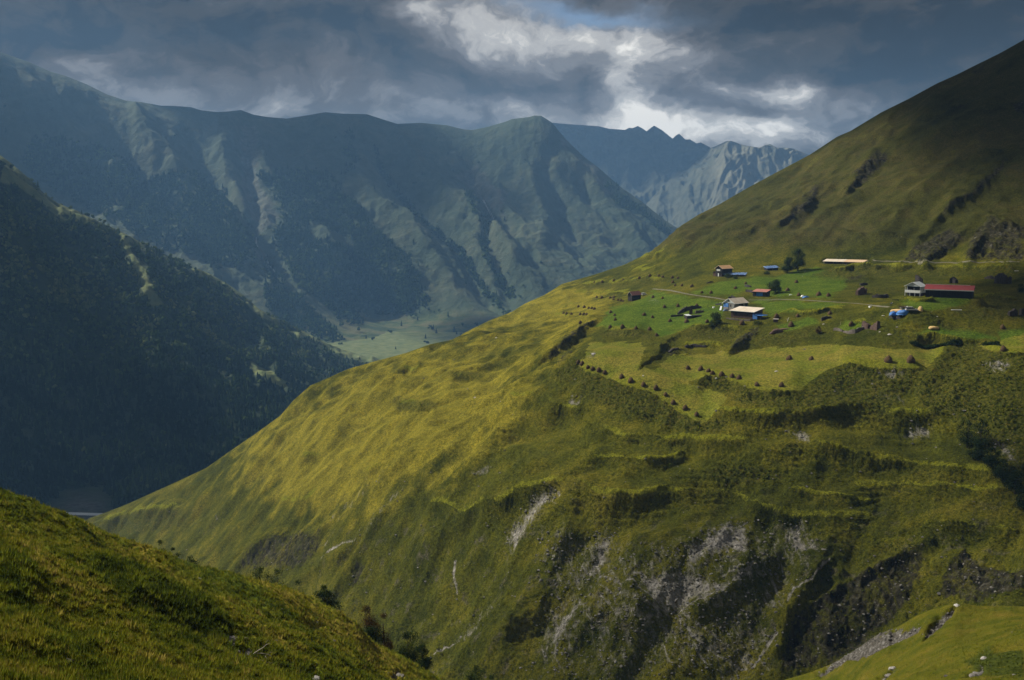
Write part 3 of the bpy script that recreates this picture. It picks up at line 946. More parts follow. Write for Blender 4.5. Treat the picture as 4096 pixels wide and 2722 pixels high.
def hillside_material():
    m = new_mat('hillside_turf')
    n = NT(m)
    co = n.coord()
    a = {k: n.attr(k) for k in ('pale', 'dark', 'shrub', 'lush', 'gold', 'flat', 'upper', 'lower', 'mown')}
    big = n.noise(co, 0.018, 4, 0.55)
    mid = n.noise(co, 0.09, 5, 0.6)
    sml = n.noise(co, 0.55, 6, 0.68)
    tiny = n.noise(co, 2.2, 4, 0.7)
    base = n.ramp(n.math('ADD', n.math('MULTIPLY', big, 0.5), n.math('MULTIPLY', mid, 0.5)), TURF_RAMP)
    dry = n.ramp(mid, [(0.3, (0.118, 0.108, 0.013)), (0.7, (0.250, 0.212, 0.024))])  # dry grass colour, brightened to carry the sunlit patch
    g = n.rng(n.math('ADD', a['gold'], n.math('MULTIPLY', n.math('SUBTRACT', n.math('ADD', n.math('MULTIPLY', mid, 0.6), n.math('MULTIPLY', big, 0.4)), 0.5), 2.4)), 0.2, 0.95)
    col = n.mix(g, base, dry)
    green = n.ramp(mid, [(0.3, (0.055, 0.098, 0.010)), (0.7, (0.110, 0.150, 0.016))])
    l = n.rng(n.math('ADD', a['lush'], n.math('MULTIPLY', n.math('SUBTRACT', mid, 0.5), 0.5)), 0.3, 0.75)
    col = n.mix(l, col, green)
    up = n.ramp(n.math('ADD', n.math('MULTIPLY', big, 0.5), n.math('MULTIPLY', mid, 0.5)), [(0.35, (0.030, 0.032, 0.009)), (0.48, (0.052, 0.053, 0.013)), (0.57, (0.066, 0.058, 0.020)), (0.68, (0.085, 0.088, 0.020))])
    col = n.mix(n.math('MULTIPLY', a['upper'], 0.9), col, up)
    col = n.mix(n.rng(n.math('ADD', a['mown'], n.math('MULTIPLY', n.math('SUBTRACT', sml, 0.5), 0.3)), 0.3, 0.7, 0, 0.85), col, n.mix(n.rng(mid, 0.35, 0.65), (0.140, 0.158, 0.018), (0.210, 0.184, 0.034)))
    bench = n.mix(mid, (0.130, 0.150, 0.012), (0.185, 0.175, 0.018))  # sun on the terrace flats painted as brighter grass
    col = n.mix(n.rng(n.math('ADD', a['flat'], n.math('MULTIPLY', n.math('SUBTRACT', n.math('ADD', n.math('MULTIPLY', sml, 0.5), n.math('MULTIPLY', mid, 0.5)), 0.5), 1.8)), 0.30, 0.70, 0, 0.9), col, bench)
    rank = n.ramp(sml, [(0.30, (0.026, 0.033, 0.007)), (0.42, (0.050, 0.058, 0.010)), (0.56, (0.080, 0.078, 0.013)), (0.72, (0.105, 0.078, 0.020))])
    s = n.rng(n.math('ADD', a['shrub'], n.math('MULTIPLY', n.math('SUBTRACT', n.math('ADD', n.math('MULTIPLY', sml, 0.6), n.math('MULTIPLY', mid, 0.4)), 0.5), 1.9)), 0.35, 1.1, 0, 0.8)
    col = n.mix(s, col, rank)
    # worn soil speckles on the broken ravine side
    soil = n.mix(tiny, (0.055, 0.045, 0.034), (0.15, 0.135, 0.115))
    col = n.mix(n.math('MULTIPLY', n.rng(n.noise(co, 0.16, 7, 0.72), 0.54, 0.68), n.math('MULTIPLY', a['lower'], 0.75)), col, soil)
    # grass speckle
    col = n.mix(n.rng(n.math('ADD', n.math('MULTIPLY', tiny, 0.6), n.math('MULTIPLY', n.noise(co, 0.9, 3, 0.6), 0.4)), 0.38, 0.64, 0.0, 1.0), n.mix(1.0, col, (0.42, 0.47, 0.45), 'MULTIPLY'), n.mix(1.0, col, (1.28, 1.25, 1.1), 'MULTIPLY'))
    streak = n.noise(n.coord((0.9, 0.22, 0.5)), 0.55, 7, 0.7, 0.8)
    drock = n.ramp(n.noise(co, 0.35, 7, 0.7, 0.6), [(0.33, (0.007, 0.007, 0.005)), (0.50, (0.024, 0.022, 0.014)), (0.60, (0.050, 0.046, 0.030)), (0.68, (0.10, 0.095, 0.085)), (0.74, (0.30, 0.30, 0.31))])
    d = n.rng(n.math('ADD', a['dark'], n.math('MULTIPLY', n.math('SUBTRACT', sml, 0.5), 1.2)), 0.45, 0.75)
    d = n.math('MULTIPLY', d, n.rng(streak, 0.36, 0.56, 0.25, 1.0))
    col = n.mix(d, col, drock)
    prock = n.ramp(n.noise(co, 0.7, 7, 0.72, 0.5), [(0.28, (0.060, 0.056, 0.047)), (0.5, (0.205, 0.193, 0.175)), (0.72, (0.44, 0.43, 0.41))])
    p = n.rng(n.math('ADD', a['pale'], n.math('MULTIPLY', n.math('SUBTRACT', streak, 0.5), 2.6)), 0.42, 1.12)
    col = n.mix(p, col, prock)
    h = n.math('ADD', n.math('MULTIPLY', sml, 0.7), n.math('MULTIPLY', tiny, 0.3))
    nrm = n.bump(h, 1.0, 1.5)
    n.out(col, 0.95, nrm, 0.02)
    return m


TURF_RAMP = [(0.36, (0.036, 0.043, 0.006)), (0.47, (0.066, 0.070, 0.008)), (0.55, (0.100, 0.096, 0.010)), (0.64, (0.135, 0.117, 0.015))]
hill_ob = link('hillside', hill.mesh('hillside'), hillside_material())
tag(hill_ob, kind='structure')
PXH, PYH = hill.pix()

# ------------------------------------------------------------------ the near hillsides either side of the viewpoint
SKY_F = Q3([(-300, 640), (0, 683), (60, 710), (150, 740), (250, 780), (330, 810), (410, 845), (500, 890), (620, 930), (760, 975), (850, 1020),
            (940, 1045), (1050, 1070), (1190, 1105), (1330, 1140), (1450, 1195), (1560, 1250), (1640, 1300), (1700, 1370), (1750, 1410),
            (1850, 1450), (1960, 1520), (2048, 1568), (2300, 1720)]) + [(2500, 3100), (2800, 3000)] + \
    Q4([(1100, 1600), (1250, 1568), (1380, 1530), (1480, 1490), (1580, 1430), (1680, 1360), (1780, 1320), (1880, 1260), (2000, 1220), (2050, 1213),
        (2150, 1225), (2359, 1228), (2800, 1245)])
rows = [(0, 1954, 105), (-400, 1850, 105), (400, 2118, 110), (1000, 2312, 120), (1400, 2475, 125), (1780, 2722, 135),
        (0, 2200, 72), (0, 2450, 55), (0, 2722, 42), (500, 2250, 95), (500, 2500, 66), (500, 2722, 52), (900, 2450, 88), (900, 2722, 62),
        (1300, 2550, 98), (1300, 2722, 76), (1600, 2722, 104), (3133, 2722, 150), (3500, 2544, 140), (3828, 2416, 130), (4096, 2427, 125),
        (4400, 2440, 120), (3600, 2650, 112), (4000, 2600, 92), (4096, 2722, 72), (3700, 2722, 94), (4000, 2490, 115), (3400, 2722, 122),
        (2450, 3200, 90), (-400, 2400, 55), (4500, 2700, 72)]
extra = [(0, 4, -6), (-20, 6, -7), (20, 6, -9), (-12, 25, -14), (14, 30, -20)]
for pxc, pyc, Yc in ((-400, 1850, 105), (0, 1954, 105), (400, 2118, 110), (1000, 2312, 120), (1400, 2475, 125), (1780, 2722, 135), (2450, 3200, 100),
                     (3133, 2722, 150), (3500, 2544, 140), (3828, 2416, 130), (4096, 2427, 125), (4500, 2440, 120)):
    x, y, z = P(pxc, pyc, Yc)
    for d, dzz in ((25, 17), (70, 62), (160, 150)):
        extra.append((x * (1 + d / Yc), y + d, z - dzz))
near = Terrain(cps(rows, extra), 40.0, -0.70, 0.72, 1000, 6, 270, 1000, 0.62)
near.fit_skyline(SKY_F, (-300, 4500), 0.25, 0.25, 4)
px, py = near.pix()
X, Y, Z = near.X, near.Y, near.Z
jx = px + 14 * fbm(X / 3, Y / 3, 3, 0.6, 203)
jy = py + 10 * fbm(X / 3, Y / 3, 3, 0.6, 204)
f_pale = np.zeros_like(px)
for p in (Q4([(1400, 1530), (1530, 1440), (1620, 1380), (1740, 1330), (1830, 1310), (1890, 1300), (1870, 1340), (1760, 1400), (1650, 1440), (1520, 1490), (1420, 1530)]),
          Q4([(1900, 1390), (1915, 1340), (1960, 1280), (2040, 1232), (2030, 1260), (1960, 1320), (1925, 1365)]),
          Q4([(2060, 1568), (2130, 1530), (2180, 1500), (2160, 1568)]), Q4([(1690, 1568), (1740, 1530), (1765, 1500), (1770, 1515), (1720, 1568)]),
          Q3([(1030, 1370), (1060, 1350), (1090, 1390), (1080, 1410), (1050, 1390)]), Q3([(1085, 1430), (1120, 1420), (1160, 1430), (1150, 1470), (1110, 1465)]),
          Q3([(1800, 1530), (1840, 1535), (1860, 1560), (1820, 1555)]), Q3([(1450, 1530), (1475, 1545), (1460, 1560)]),
          Q3([(1280, 1245), (1330, 1262), (1300, 1262)]), Q3([(1380, 1290), (1480, 1330), (1420, 1320)])):
    f_pale = np.maximum(f_pale, poly_mask(jx, jy, p, 9))
f_dark = np.zeros_like(px)
for p in (Q3([(480, 1020), (600, 1050), (720, 1130), (800, 1200), (950, 1260), (1010, 1310), (1000, 1350), (850, 1320), (700, 1260), (560, 1180), (430, 1100), (400, 1040)]),
          Q3([(0, 1040), (120, 1060), (200, 1150), (120, 1220), (0, 1180)]), Q3([(980, 1300), (1010, 1310), (1060, 1400), (1100, 1450), (1080, 1460), (1010, 1380)]),
          Q3([(1230, 1230), (1330, 1250), (1380, 1300), (1280, 1290)]), Q4([(2080, 1480), (2200, 1440), (2359, 1430), (2359, 1568), (2180, 1568)]),
          Q3([(300, 1330), (450, 1360), (560, 1420), (420, 1440)])):
    f_dark = np.maximum(f_dark, poly_mask(jx, jy, p, 26))
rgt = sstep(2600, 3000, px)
z0 = near.Z.copy()
dz = 0.9 * fbm(X / 14, Y / 14, 3, 0.5, 211) + (0.34 - 0.2 * rgt) * np.abs(perlin(X / 1.5, Y / 1.5, 221)) + (0.12 - 0.06 * rgt) * perlin(X / 0.5, Y / 0.5, 223)
along = (X * 0.35 + Y * 0.94)
dz += 0.5 * ridged((X * 0.8 + Y * 0.6) / 9, (X * 0.6 - Y * 0.8) / 40, 2, 0.5, 231) * (1 - 0.6 * rgt)
dz += f_dark * 0.22 * (0.6 + np.abs(perlin(X / 1.8, Y / 1.8, 241)))
dz -= f_pale * (0.4 + 0.4 * ridged(X / 1.5, Y / 1.5, 3, 0.6, 251))
dz *= sstep(6, 25, Y)
near.Z = (Z + dz).astype(np.float32)
near.fit_skyline(SKY_F, (-300, 4500), 0.12, 0.10, 3)
f_gold = np.clip(0.5 + 0.9 * fbm((X * 0.8 + Y * 0.6) / 7, (X * 0.6 - Y * 0.8) / 30, 3, 0.55, 261), 0, 1)
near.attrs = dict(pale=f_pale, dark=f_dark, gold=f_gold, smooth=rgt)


def near_material():
    m = new_mat('near_turf')
    n = NT(m)
    co = n.coord()
    a = {k: n.attr(k) for k in ('pale', 'dark', 'gold', 'smooth')}
    mid = n.noise(co, 0.35, 5, 0.6)
    sml = n.noise(co, 1.8, 6, 0.68)
    tiny = n.noise(co, 9.0, 4, 0.7)
    col = n.ramp(n.math('ADD', n.math('MULTIPLY', a['gold'], 0.55), n.math('MULTIPLY', sml, 0.45)),
                 [(0.22, (0.060, 0.084, 0.009)), (0.45, (0.115, 0.132, 0.012)), (0.62, (0.165, 0.160, 0.016)), (0.8, (0.225, 0.185, 0.028))])
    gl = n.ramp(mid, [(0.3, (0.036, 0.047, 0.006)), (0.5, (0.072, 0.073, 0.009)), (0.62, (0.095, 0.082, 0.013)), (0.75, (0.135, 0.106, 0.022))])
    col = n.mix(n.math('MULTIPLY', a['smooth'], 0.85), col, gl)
    rank = n.ramp(sml, [(0.3, (0.014, 0.020, 0.006)), (0.6, (0.055, 0.070, 0.012)), (0.75, (0.08, 0.07, 0.016))])
    col = n.mix(n.rng(n.math('ADD', a['dark'], n.math('MULTIPLY', n.math('SUBTRACT', sml, 0.5), 1.0)), 0.35, 0.8), col, rank)
    col = n.mix(n.rng(tiny, 0.35, 0.7), n.mix(1.0, col, (0.6, 0.62, 0.6), 'MULTIPLY'), n.mix(1.0, col, (1.25, 1.2, 1.1), 'MULTIPLY'))
    rock = n.ramp(n.noise(co, 1.6, 7, 0.72, 0.5), [(0.3, (0.028, 0.026, 0.021)), (0.52, (0.070, 0.065, 0.057)), (0.75, (0.21, 0.205, 0.20))])
    col = n.mix(n.rng(n.math('ADD', a['pale'], n.math('MULTIPLY', n.math('SUBTRACT', sml, 0.5), 1.3)), 0.5, 0.75), col, rock)
    n.out(col, 0.95, n.bump(n.math('ADD', sml, tiny), 0.8, 0.22), 0.02)
    return m


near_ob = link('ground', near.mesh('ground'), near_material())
tag(near_ob, kind='structure')

# ------------------------------------------------------------------ the forested mountain across the river
SKY_L = [(-900, -200), (-400, 320)] + Q1([(0, 715), (60, 760), (130, 820), (200, 890), (270, 940), (350, 970), (430, 1010), (520, 1050), (600, 1090), (660, 1125), (740, 1165), (860, 1220),
                          (960, 1260), (1050, 1310), (1120, 1360), (1200, 1430), (1300, 1480), (1400, 1527), (1500, 1580), (1580, 1612), (1740, 1660)])
rows = [(-900, -200, 1650), (-400, 320, 1720), (0, 620, 1800), (300, 835, 1870), (573, 976, 1950), (1000, 1200, 2100), (1300, 1375, 2250), (1480, 1445, 2380),
        (-400, 1000, 1500), (0, 1000, 1640), (0, 1500, 1450), (300, 1300, 1600), (300, 1700, 1390), (700, 1300, 1720), (700, 1600, 1500),
        (1000, 1400, 1830), (1000, 1650, 1520), (1250, 1500, 1800), (-400, 1600, 1360), (0, 1800, 1275), (300, 1850, 1292), (600, 1880, 1262), (150, 1925, 1222), (800, 1760, 1420)]
extra = [(x, y, FLOOR - 2) for x, y in ((-820, 1090), (-700, 1120), (-610, 1160), (-560, 1215), (-500, 1235), (-445, 1195), (-390, 1180), (-310, 1230), (-250, 1350), (-210, 1500), (-200, 1700), (-220, 2000), (-280, 2330), (-330, 2480), (100, 1500), (0, 2200), (-500, 1000), (-100, 1000), (-900, 1020))]
for pxc, pyc, Yc in ((-900, -200, 1650), (-400, 320, 1720), (0, 620, 1800), (573, 976, 1950), (1000, 1200, 2100), (1300, 1375, 2250)):
    x, y, z = P(pxc, pyc, Yc)
    extra += [(x * (1 + d / Yc), y + d, z - q) for d, q in ((150, 60), (450, 230))]
forest_t = Terrain(cps(rows, extra), 300.0, -0.78, -0.04, 620, 1050, 2900, 520)
forest_t.fit_skyline(SKY_L, (-850, 1480), 0.3, 0.10)
X, Y = forest_t.X, forest_t.Y
px, py = forest_t.pix()
up_ = sstep(FLOOR + 5, FLOOR + 70, forest_t.Z)
dz = up_ * (26 * ridged((X * 0.9 + Y * 0.42) / 210, (X * -0.42 + Y * 0.9) / 700, 3, 0.5, 301) + 14 * fbm(X / 90, Y / 90, 4, 0.55, 311))
for line, h, wd in ((Q1([(0, 780), (130, 860), (230, 940), (330, 1020), (450, 1130)]), 18, 34), (Q1([(560, 1080), (640, 1200), (680, 1330), (740, 1420)]), 16, 40),
                    (Q1([(100, 900), (250, 1050), (400, 1200)]), -16, 50), (Q1([(500, 1120), (560, 1260), (620, 1400)]), -14, 44)):
    d, s = line_dist(px, py, line)
    dz += h * np.exp(-(d / wd) ** 2)
forest_t.Z = (forest_t.Z + dz * forest_t.front).astype(np.float32)
forest_t.fit_skyline(SKY_L, (-850, 1480), 0.15, 0.06, 3)
forest_t.Z = np.maximum(forest_t.Z, FLOOR + 0.9 + 0.3 * perlin(X / 40, Y / 40, 325)).astype(np.float32)
px, py = forest_t.pix()
jx = px + 14 * fbm(X / 60, Y / 60, 3, 0.6, 321)
jy = py + 12 * fbm(X / 60, Y / 60, 3, 0.6, 322)
grass = np.zeros_like(px)
cr = interp_pts(SKY_L, px)
rim = np.exp(-((py - cr) / 34.0) ** 2) * (0.85 + 0.6 * perlin(X / 70, Y / 70, 331))  # sunlit rim of the crest, painted in as paler grass
rim *= (1 - sstep(560, 620, px) * (1 - sstep(730, 790, px)))
grass = np.maximum(grass, np.clip(rim, 0, 1))
for p in (Q1([(0, 770), (60, 800), (180, 890), (330, 1015), (320, 1025), (200, 960), (60, 870), (0, 840)]), Q1([(560, 1100), (600, 1090), (640, 1200), (700, 1300), (760, 1400), (700, 1420), (650, 1330), (620, 1260)]),
          Q3([(1150, 90), (1230, 130), (1350, 190), (1320, 230), (1220, 190), (1140, 130)]), Q1([(860, 1215), (960, 1262), (1060, 1320), (1040, 1330), (930, 1275)])):
    grass = np.maximum(grass, 0.8 * poly_mask(jx, jy, p, 12))  # includes lit strips of the inner crest, painted as paler grass
flats = (1 - sstep(FLOOR + 2, FLOOR + 14, forest_t.Z)) * sstep(190, 300, jx) * (1 - sstep(360, 470, jx)) * sstep(1940, 2030, jy)
flats = np.clip(flats, 0, 1)
grass = np.maximum(grass, (1 - sstep(FLOOR + 2, FLOOR + 14, forest_t.Z)) * sstep(1900, 2100, Y))
forest_t.attrs = dict(grass=np.clip(grass, 0, 1), flats=np.clip(flats, 0, 1) * (0.75 + 0.5 * perlin(X / 25, Y / 25, 326)) * (1 - sstep(1800, 1900, Y)))


def forest_floor_material():
    m = new_mat('forest_floor')
    n = NT(m)
    co = n.coord()
    nz = n.noise(co, 0.03, 6, 0.65)
    wood = n.ramp(nz, [(0.35, (0.012, 0.022, 0.010)), (0.65, (0.030, 0.045, 0.016))])
    gr = n.ramp(n.noise(co, 0.05, 5, 0.6), [(0.3, (0.055, 0.080, 0.026)), (0.7, (0.125, 0.140, 0.055))])
    col = n.mix(n.rng(n.math('ADD', n.attr('grass'), n.math('MULTIPLY', n.math('SUBTRACT', nz, 0.5), 1.0)), 0.4, 0.7), wood, gr)
    grav = n.ramp(n.noise(co, 0.08, 6, 0.65), [(0.35, (0.03, 0.032, 0.026)), (0.55, (0.075, 0.073, 0.068)), (0.7, (0.04, 0.055, 0.028))])
    col = n.mix(n.attr('flats'), col, grav)
    n.out(col, 0.95, n.bump(nz, 0.8, 8.0), 0.1)
    return m


forest_ob = link('forested_mountain', forest_t.mesh('forested_mountain'), forest_floor_material())
tag(forest_ob, kind='structure')

# ------------------------------------------------------------------ the main range
SKY_M = [(-900, 20), (-400, 120)] + Q1([(0, 240), (140, 290), (230, 330), (300, 350), (400, 390), (490, 435), (580, 465), (640, 470), (700, 480), (740, 488), (800, 489), (880, 495), (930, 510), (1000, 517), (1050, 515),
            (1110, 508), (1170, 530), (1230, 540), (1320, 548), (1400, 535), (1500, 518), (1580, 525), (1690, 527), (1760, 550), (1830, 572), (1940, 567), (2060, 578),
            (2140, 598), (2180, 600), (2250, 585), (2330, 562)]) + Q2([(0, 550), (80, 540), (105, 533), (135, 535), (160, 550), (185, 567), (250, 645), (330, 722), (400, 775), (500, 862),
            (600, 932), (700, 1012), (760, 1052), (900, 1150)])
rows = [(-900, 20, 3200), (-400, 120, 3400), (0, 208, 3600), (250, 304, 3750), (500, 407, 3900), (1000, 447, 4200), (1500, 455, 4400), (1880, 520, 4500), (2152, 463, 4300), (2280, 590, 4220),
        (2400, 675, 4150), (2560, 800, 4060), (2708, 912, 3980),
        (1440, 1250, 3150), (1750, 1335, 2890), (1900, 1290, 3000), (2100, 1230, 3120), (2300, 1100, 3420), (2500, 1020, 3680), (2000, 900, 3700), (2300, 800, 3980),
        (1500, 800, 3800), (1000, 900, 3420), (500, 900, 3200), (0, 700, 3230), (1000, 1150, 2980), (1300, 1180, 3120), (600, 1100, 2920), (0, 1000, 2850), (-400, 700, 3000),
        (1900, 700, 4100), (1200, 650, 4000), (600, 650, 3560), (2200, 640, 4120)]
extra = [(x, y, FLOOR - 4) for x, y in ((-250, 2750), (0, 2800), (250, 2850), (500, 3100), (-600, 2600), (-1100, 2550), (-1700, 2600), (0, 2400), (700, 3300), (-2400, 2700))]
for pxc, pyc, Yc in ((-900, 20, 3200), (0, 208, 3600), (500, 407, 3900), (1000, 447, 4200), (1880, 520, 4500), (2152, 463, 4300), (2400, 675, 4150), (2708, 912, 3980)):
    x, y, z = P(pxc, pyc, Yc)
    extra += [(x * (1 + d / Yc), y + d, z - q) for d, q in ((300, 130), (900, 480))]
mt = Terrain(cps(rows, extra), 800.0, -0.80, 0.34, 1000, 2350, 5600, 620)
mt.fit_skyline(SKY_M, (-850, 2760), 0.25, 0.10)
X, Y = mt.X, mt.Y
px, py = mt.pix()
body = sstep(FLOOR + 5, FLOOR + 120, mt.Z)
crest_fade = 0.25 + 0.75 * sstep(0.0, 0.10, (mt.Yc[None] - Y) / mt.Yc[None])
wl = sstep(1900, 1500, px)
u1, v1 = X * 0.86 + Y * 0.5, -X * 0.5 + Y * 0.86
wx = 60 * fbm(X / 300, Y / 300, 3, 0.5, 401)
dz = 0.75 * body * crest_fade * (46 * ridged((u1 + wx) / 330, v1 / 1300, 3, 0.5, 411) + 15 * ridged((u1 - wx) / 130, v1 / 620, 3, 0.5, 421) + 8 * fbm(X / 60, Y / 60, 3, 0.6, 431))
for line, h, wd in (
        (Q1([(1600, 600), (1700, 720), (1800, 850), (1920, 1000), (2100, 1150), (2300, 1440)]), -55, 34), (Q1([(1480, 560), (1560, 760), (1700, 930), (1850, 1080), (2000, 1250), (2150, 1420)]), 45, 40),
        (Q1([(1750, 580), (1850, 720), (2000, 880), (2200, 1030), (2359, 1250)]), 50, 44), (Q1([(2150, 820), (2230, 930), (2280, 1010), (2359, 1120)]), -50, 30),
        (Q1([(2240, 1010), (2245, 1150), (2300, 1280), (2359, 1390)]), -45, 26), (Q1([(1130, 540), (1120, 800), (1160, 960), (1180, 1150), (1260, 1290)]), -60, 40),
        (Q1([(1210, 560), (1220, 850), (1330, 1000), (1480, 1160), (1600, 1340)]), 60, 46), (Q1([(1030, 560), (1030, 760), (1100, 960), (1140, 1100)]), 45, 40),
        (Q1([(560, 480), (760, 800), (960, 1020), (1180, 1230)]), 60, 50), (Q1([(380, 520), (600, 820), (820, 1050), (1000, 1230)]), -50, 44),
        (Q1([(160, 420), (330, 680), (600, 960), (860, 1180)]), 55, 50), (Q1([(850, 600), (940, 800), (1060, 1000), (1150, 1130)]), -45, 36),
        (Q2([(120, 540), (200, 640), (280, 740), (360, 850), (450, 980), (560, 1110)]), 30, 30), (Q2([(90, 560), (60, 760), (100, 950), (160, 1150)]), 35, 36),
        (Q2([(200, 660), (160, 860), (220, 1030), (330, 1180)]), -40, 34), (Q2([(330, 800), (340, 930), (420, 1060), (480, 1160)]), -26, 24)):
    d, s = line_dist(px + 10 * fbm(X / 200, Y / 200, 2, 0.5, 441), py + 10 * fbm(X / 200, Y / 200, 2, 0.5, 442), line)
    dz += 0.75 * body * crest_fade * h * np.exp(-(d / wd) ** 2)
mt.Z = (mt.Z + dz * mt.front).astype(np.float32)
mt.fit_skyline(SKY_M, (-850, 2760), 0.10, 0.05, 3)
px, py = mt.pix()
jx = px + 16 * fbm(X / 130, Y / 130, 4, 0.6, 451)
jy = py + 14 * fbm(X / 130, Y / 130, 4, 0.6, 452)
wood = np.zeros_like(px)
for p in (Q1([(1200, 800), (1300, 780), (1500, 800), (1600, 900), (1750, 1060), (1930, 1230), (2000, 1440), (1800, 1450), (1650, 1430), (1660, 1500), (1600, 1500), (1350, 1300), (1250, 1100), (1300, 1000)]),
          Q1([(150, 640), (330, 640), (500, 700), (700, 820), (900, 800), (1000, 850), (1110, 1000), (1180, 1150), (1200, 1250), (1000, 1240), (700, 1120), (400, 960), (200, 850), (100, 760)]),
          Q1([(1200, 1200), (1320, 1330), (1500, 1480), (1560, 1568), (1400, 1568), (1250, 1430)]), Q1([(1600, 600), (1640, 620), (1640, 740), (1590, 800)])):
    wood = np.maximum(wood, poly_mask(jx, jy, p, 26))
for l, w in ((Q1([(1720, 700), (1800, 850), (1920, 1000), (2100, 1150), (2250, 1360), (2320, 1450)]), 13), (Q1([(2150, 900), (2240, 1030), (2230, 1130), (2290, 1260), (2359, 1380)]), 13),
             (Q2([(440, 860), (520, 930), (600, 990), (700, 1060), (740, 1080)]), 18)):
    wood = np.maximum(wood, line_mask(jx, jy, l, w, 10))
wood *= 0.55 + 0.9 * sstep(-0.4, 0.3, fbm(X / 110, Y / 110, 4, 0.6, 461))
for p in (Q1([(1420, 1030), (1440, 1020), (1530, 1060), (1620, 1110), (1620, 1130), (1480, 1110), (1430, 1090)]), Q1([(1790, 1260), (1820, 1240), (1860, 1265), (1810, 1285)])):
    wood *= 1 - poly_mask(jx, jy, p, 8)
scree = np.zeros_like(px)
for p in (Q1([(1115, 570), (1190, 570), (1200, 850), (1290, 1010), (1200, 1100), (1270, 1290), (1200, 1200), (1165, 1040), (1105, 900)]), Q1([(2090, 820), (2200, 760), (2340, 900), (2330, 1000), (2220, 930)]),
          Q2([(290, 720), (350, 740), (440, 830), (480, 900), (420, 900), (340, 800)]), Q1([(960, 820), (1040, 900), (1060, 980), (990, 900)]), Q2([(200, 590), (260, 640), (300, 720), (240, 680)])):
    scree = np.maximum(scree, poly_mask(jx, jy, p, 20))
stream = np.zeros_like(px)
for l in (Q1([(1235, 1210), (1250, 1235), (1270, 1258)]), Q1([(2228, 925), (2250, 965), (2275, 1010)]), Q1([(1180, 1100), (1184, 1140)])):
    stream = np.maximum(stream, line_mask(px + 2 * perlin(X / 9, Y / 9, 5), py, l, 2.2, 1.6))
fl = 1 - sstep(FLOOR + 8, FLOOR + 60, mt.Z)
mt.attrs = dict(wood=wood, scree=scree, stream=stream, flats=fl)


def range_material():
    m = new_mat('mountain_slopes')
    n = NT(m)
    co = n.coord()
    nz = n.noise(co, 0.006, 7, 0.62)
    sm = n.noise(co, 0.03, 6, 0.68)
    gr = n.ramp(n.math('ADD', n.math('MULTIPLY', nz, 0.6), n.math('MULTIPLY', sm, 0.4)),
                [(0.36, (0.025, 0.040, 0.023)), (0.5, (0.038, 0.053, 0.029)), (0.62, (0.060, 0.069, 0.037))])
    wd = n.ramp(sm, [(0.35, (0.017, 0.031, 0.016)), (0.62, (0.036, 0.055, 0.025))])
    col = n.mix(n.rng(n.math('ADD', n.attr('wood'), n.math('MULTIPLY', n.math('SUBTRACT', sm, 0.5), 1.6)), 0.4, 0.7), gr, wd)
    sc = n.ramp(sm, [(0.35, (0.065, 0.062, 0.056)), (0.65, (0.12, 0.112, 0.10))])
    col = n.mix(n.rng(n.math('ADD', n.attr('scree'), n.math('MULTIPLY', n.math('SUBTRACT', sm, 0.5), 1.4)), 0.45, 1.0, 0, 0.4), col, sc)
    mead = n.ramp(n.noise(co, 0.012, 6, 0.65), [(0.44, (0.026, 0.042, 0.014)), (0.5, (0.050, 0.068, 0.022)), (0.57, (0.078, 0.080, 0.034))])
    col = n.mix(n.attr('flats'), col, mead)
    col = n.mix(n.math('MULTIPLY', n.attr('stream'), 0.5), col, (0.5, 0.52, 0.55))
    n.out(col, 0.95, n.bump(n.math('ADD', n.math('MULTIPLY', nz, 1.5), sm), 0.7, 18.0), 0.1)
    return m


mt_ob = link('mountain_range', mt.mesh('mountain_range'), range_material())
tag(mt_ob, kind='structure')

# ------------------------------------------------------------------ the jagged range at the head of the valley
SKY_J = [(1500, 640), (1900, 560)] + Q2([(100, 575), (180, 566), (280, 575), (400, 583), (450, 595), (500, 598), (520, 600), (540, 590), (555, 592), (580, 582), (600, 592), (620, 606), (640, 590), (655, 580), (690, 600), (740, 640),
            (755, 626), (770, 617), (800, 645), (820, 643), (850, 662), (870, 657), (915, 682), (940, 675), (960, 665), (985, 652), (1010, 650), (1060, 668), (1100, 675), (1140, 682), (1165, 670),
            (1190, 665), (1220, 682), (1240, 680), (1290, 684), (1365, 713), (1500, 790)])
rows = [(1500, 640, 7000), (1900, 560, 7000), (2300, 497, 7000), (2600, 510, 6900), (2830, 590, 6700), (2920, 566, 6200), (3080, 580, 6150), (3240, 625, 6200), (3360, 690, 6300),
        (2300, 950, 5700), (2600, 950, 5600), (2900, 930, 5200), (2600, 750, 6100), (2900, 750, 5600), (3100, 800, 5500), (2750, 700, 6200), (2400, 750, 6200), (1900, 900, 5900), (1500, 900, 5900)]
extra = []
for pxc, pyc, Yc in ((1500, 640, 7000), (1900, 560, 7000), (2300, 497, 7000), (2600, 510, 6900), (2920, 566, 6200), (3240, 625, 6200)):
    x, y, z = P(pxc, pyc, Yc)
    extra += [(x * (1 + d / Yc), y + d, z - q) for d, q in ((300, 160), (900, 500))]
jag = Terrain(cps(rows, extra), 1000.0, -0.05, 0.42, 560, 5000, 8000, 420)
jag.fit_skyline(SKY_J, (1550, 3400), 0.2, 0.08)
X, Y = jag.X, jag.Y
px, py = jag.pix()
cf = 0.2 + 0.8 * sstep(0.0, 0.06, (jag.Yc[None] - Y) / jag.Yc[None])
ua, va = X * 0.82 - Y * 0.57, X * 0.57 + Y * 0.82
msf = sstep(2800, 2900, px)
dz = cf * (60 * ridged(ua / 240 + 0.3 * fbm(X / 300, Y / 300, 2, 0.5, 501), va / 1500, 3, 0.5, 511) * (0.4 + 0.9 * msf) + 26 * ridged(X / 130, Y / 420, 3, 0.55, 521))
jag.Z = (jag.Z + dz * jag.front).astype(np.float32)
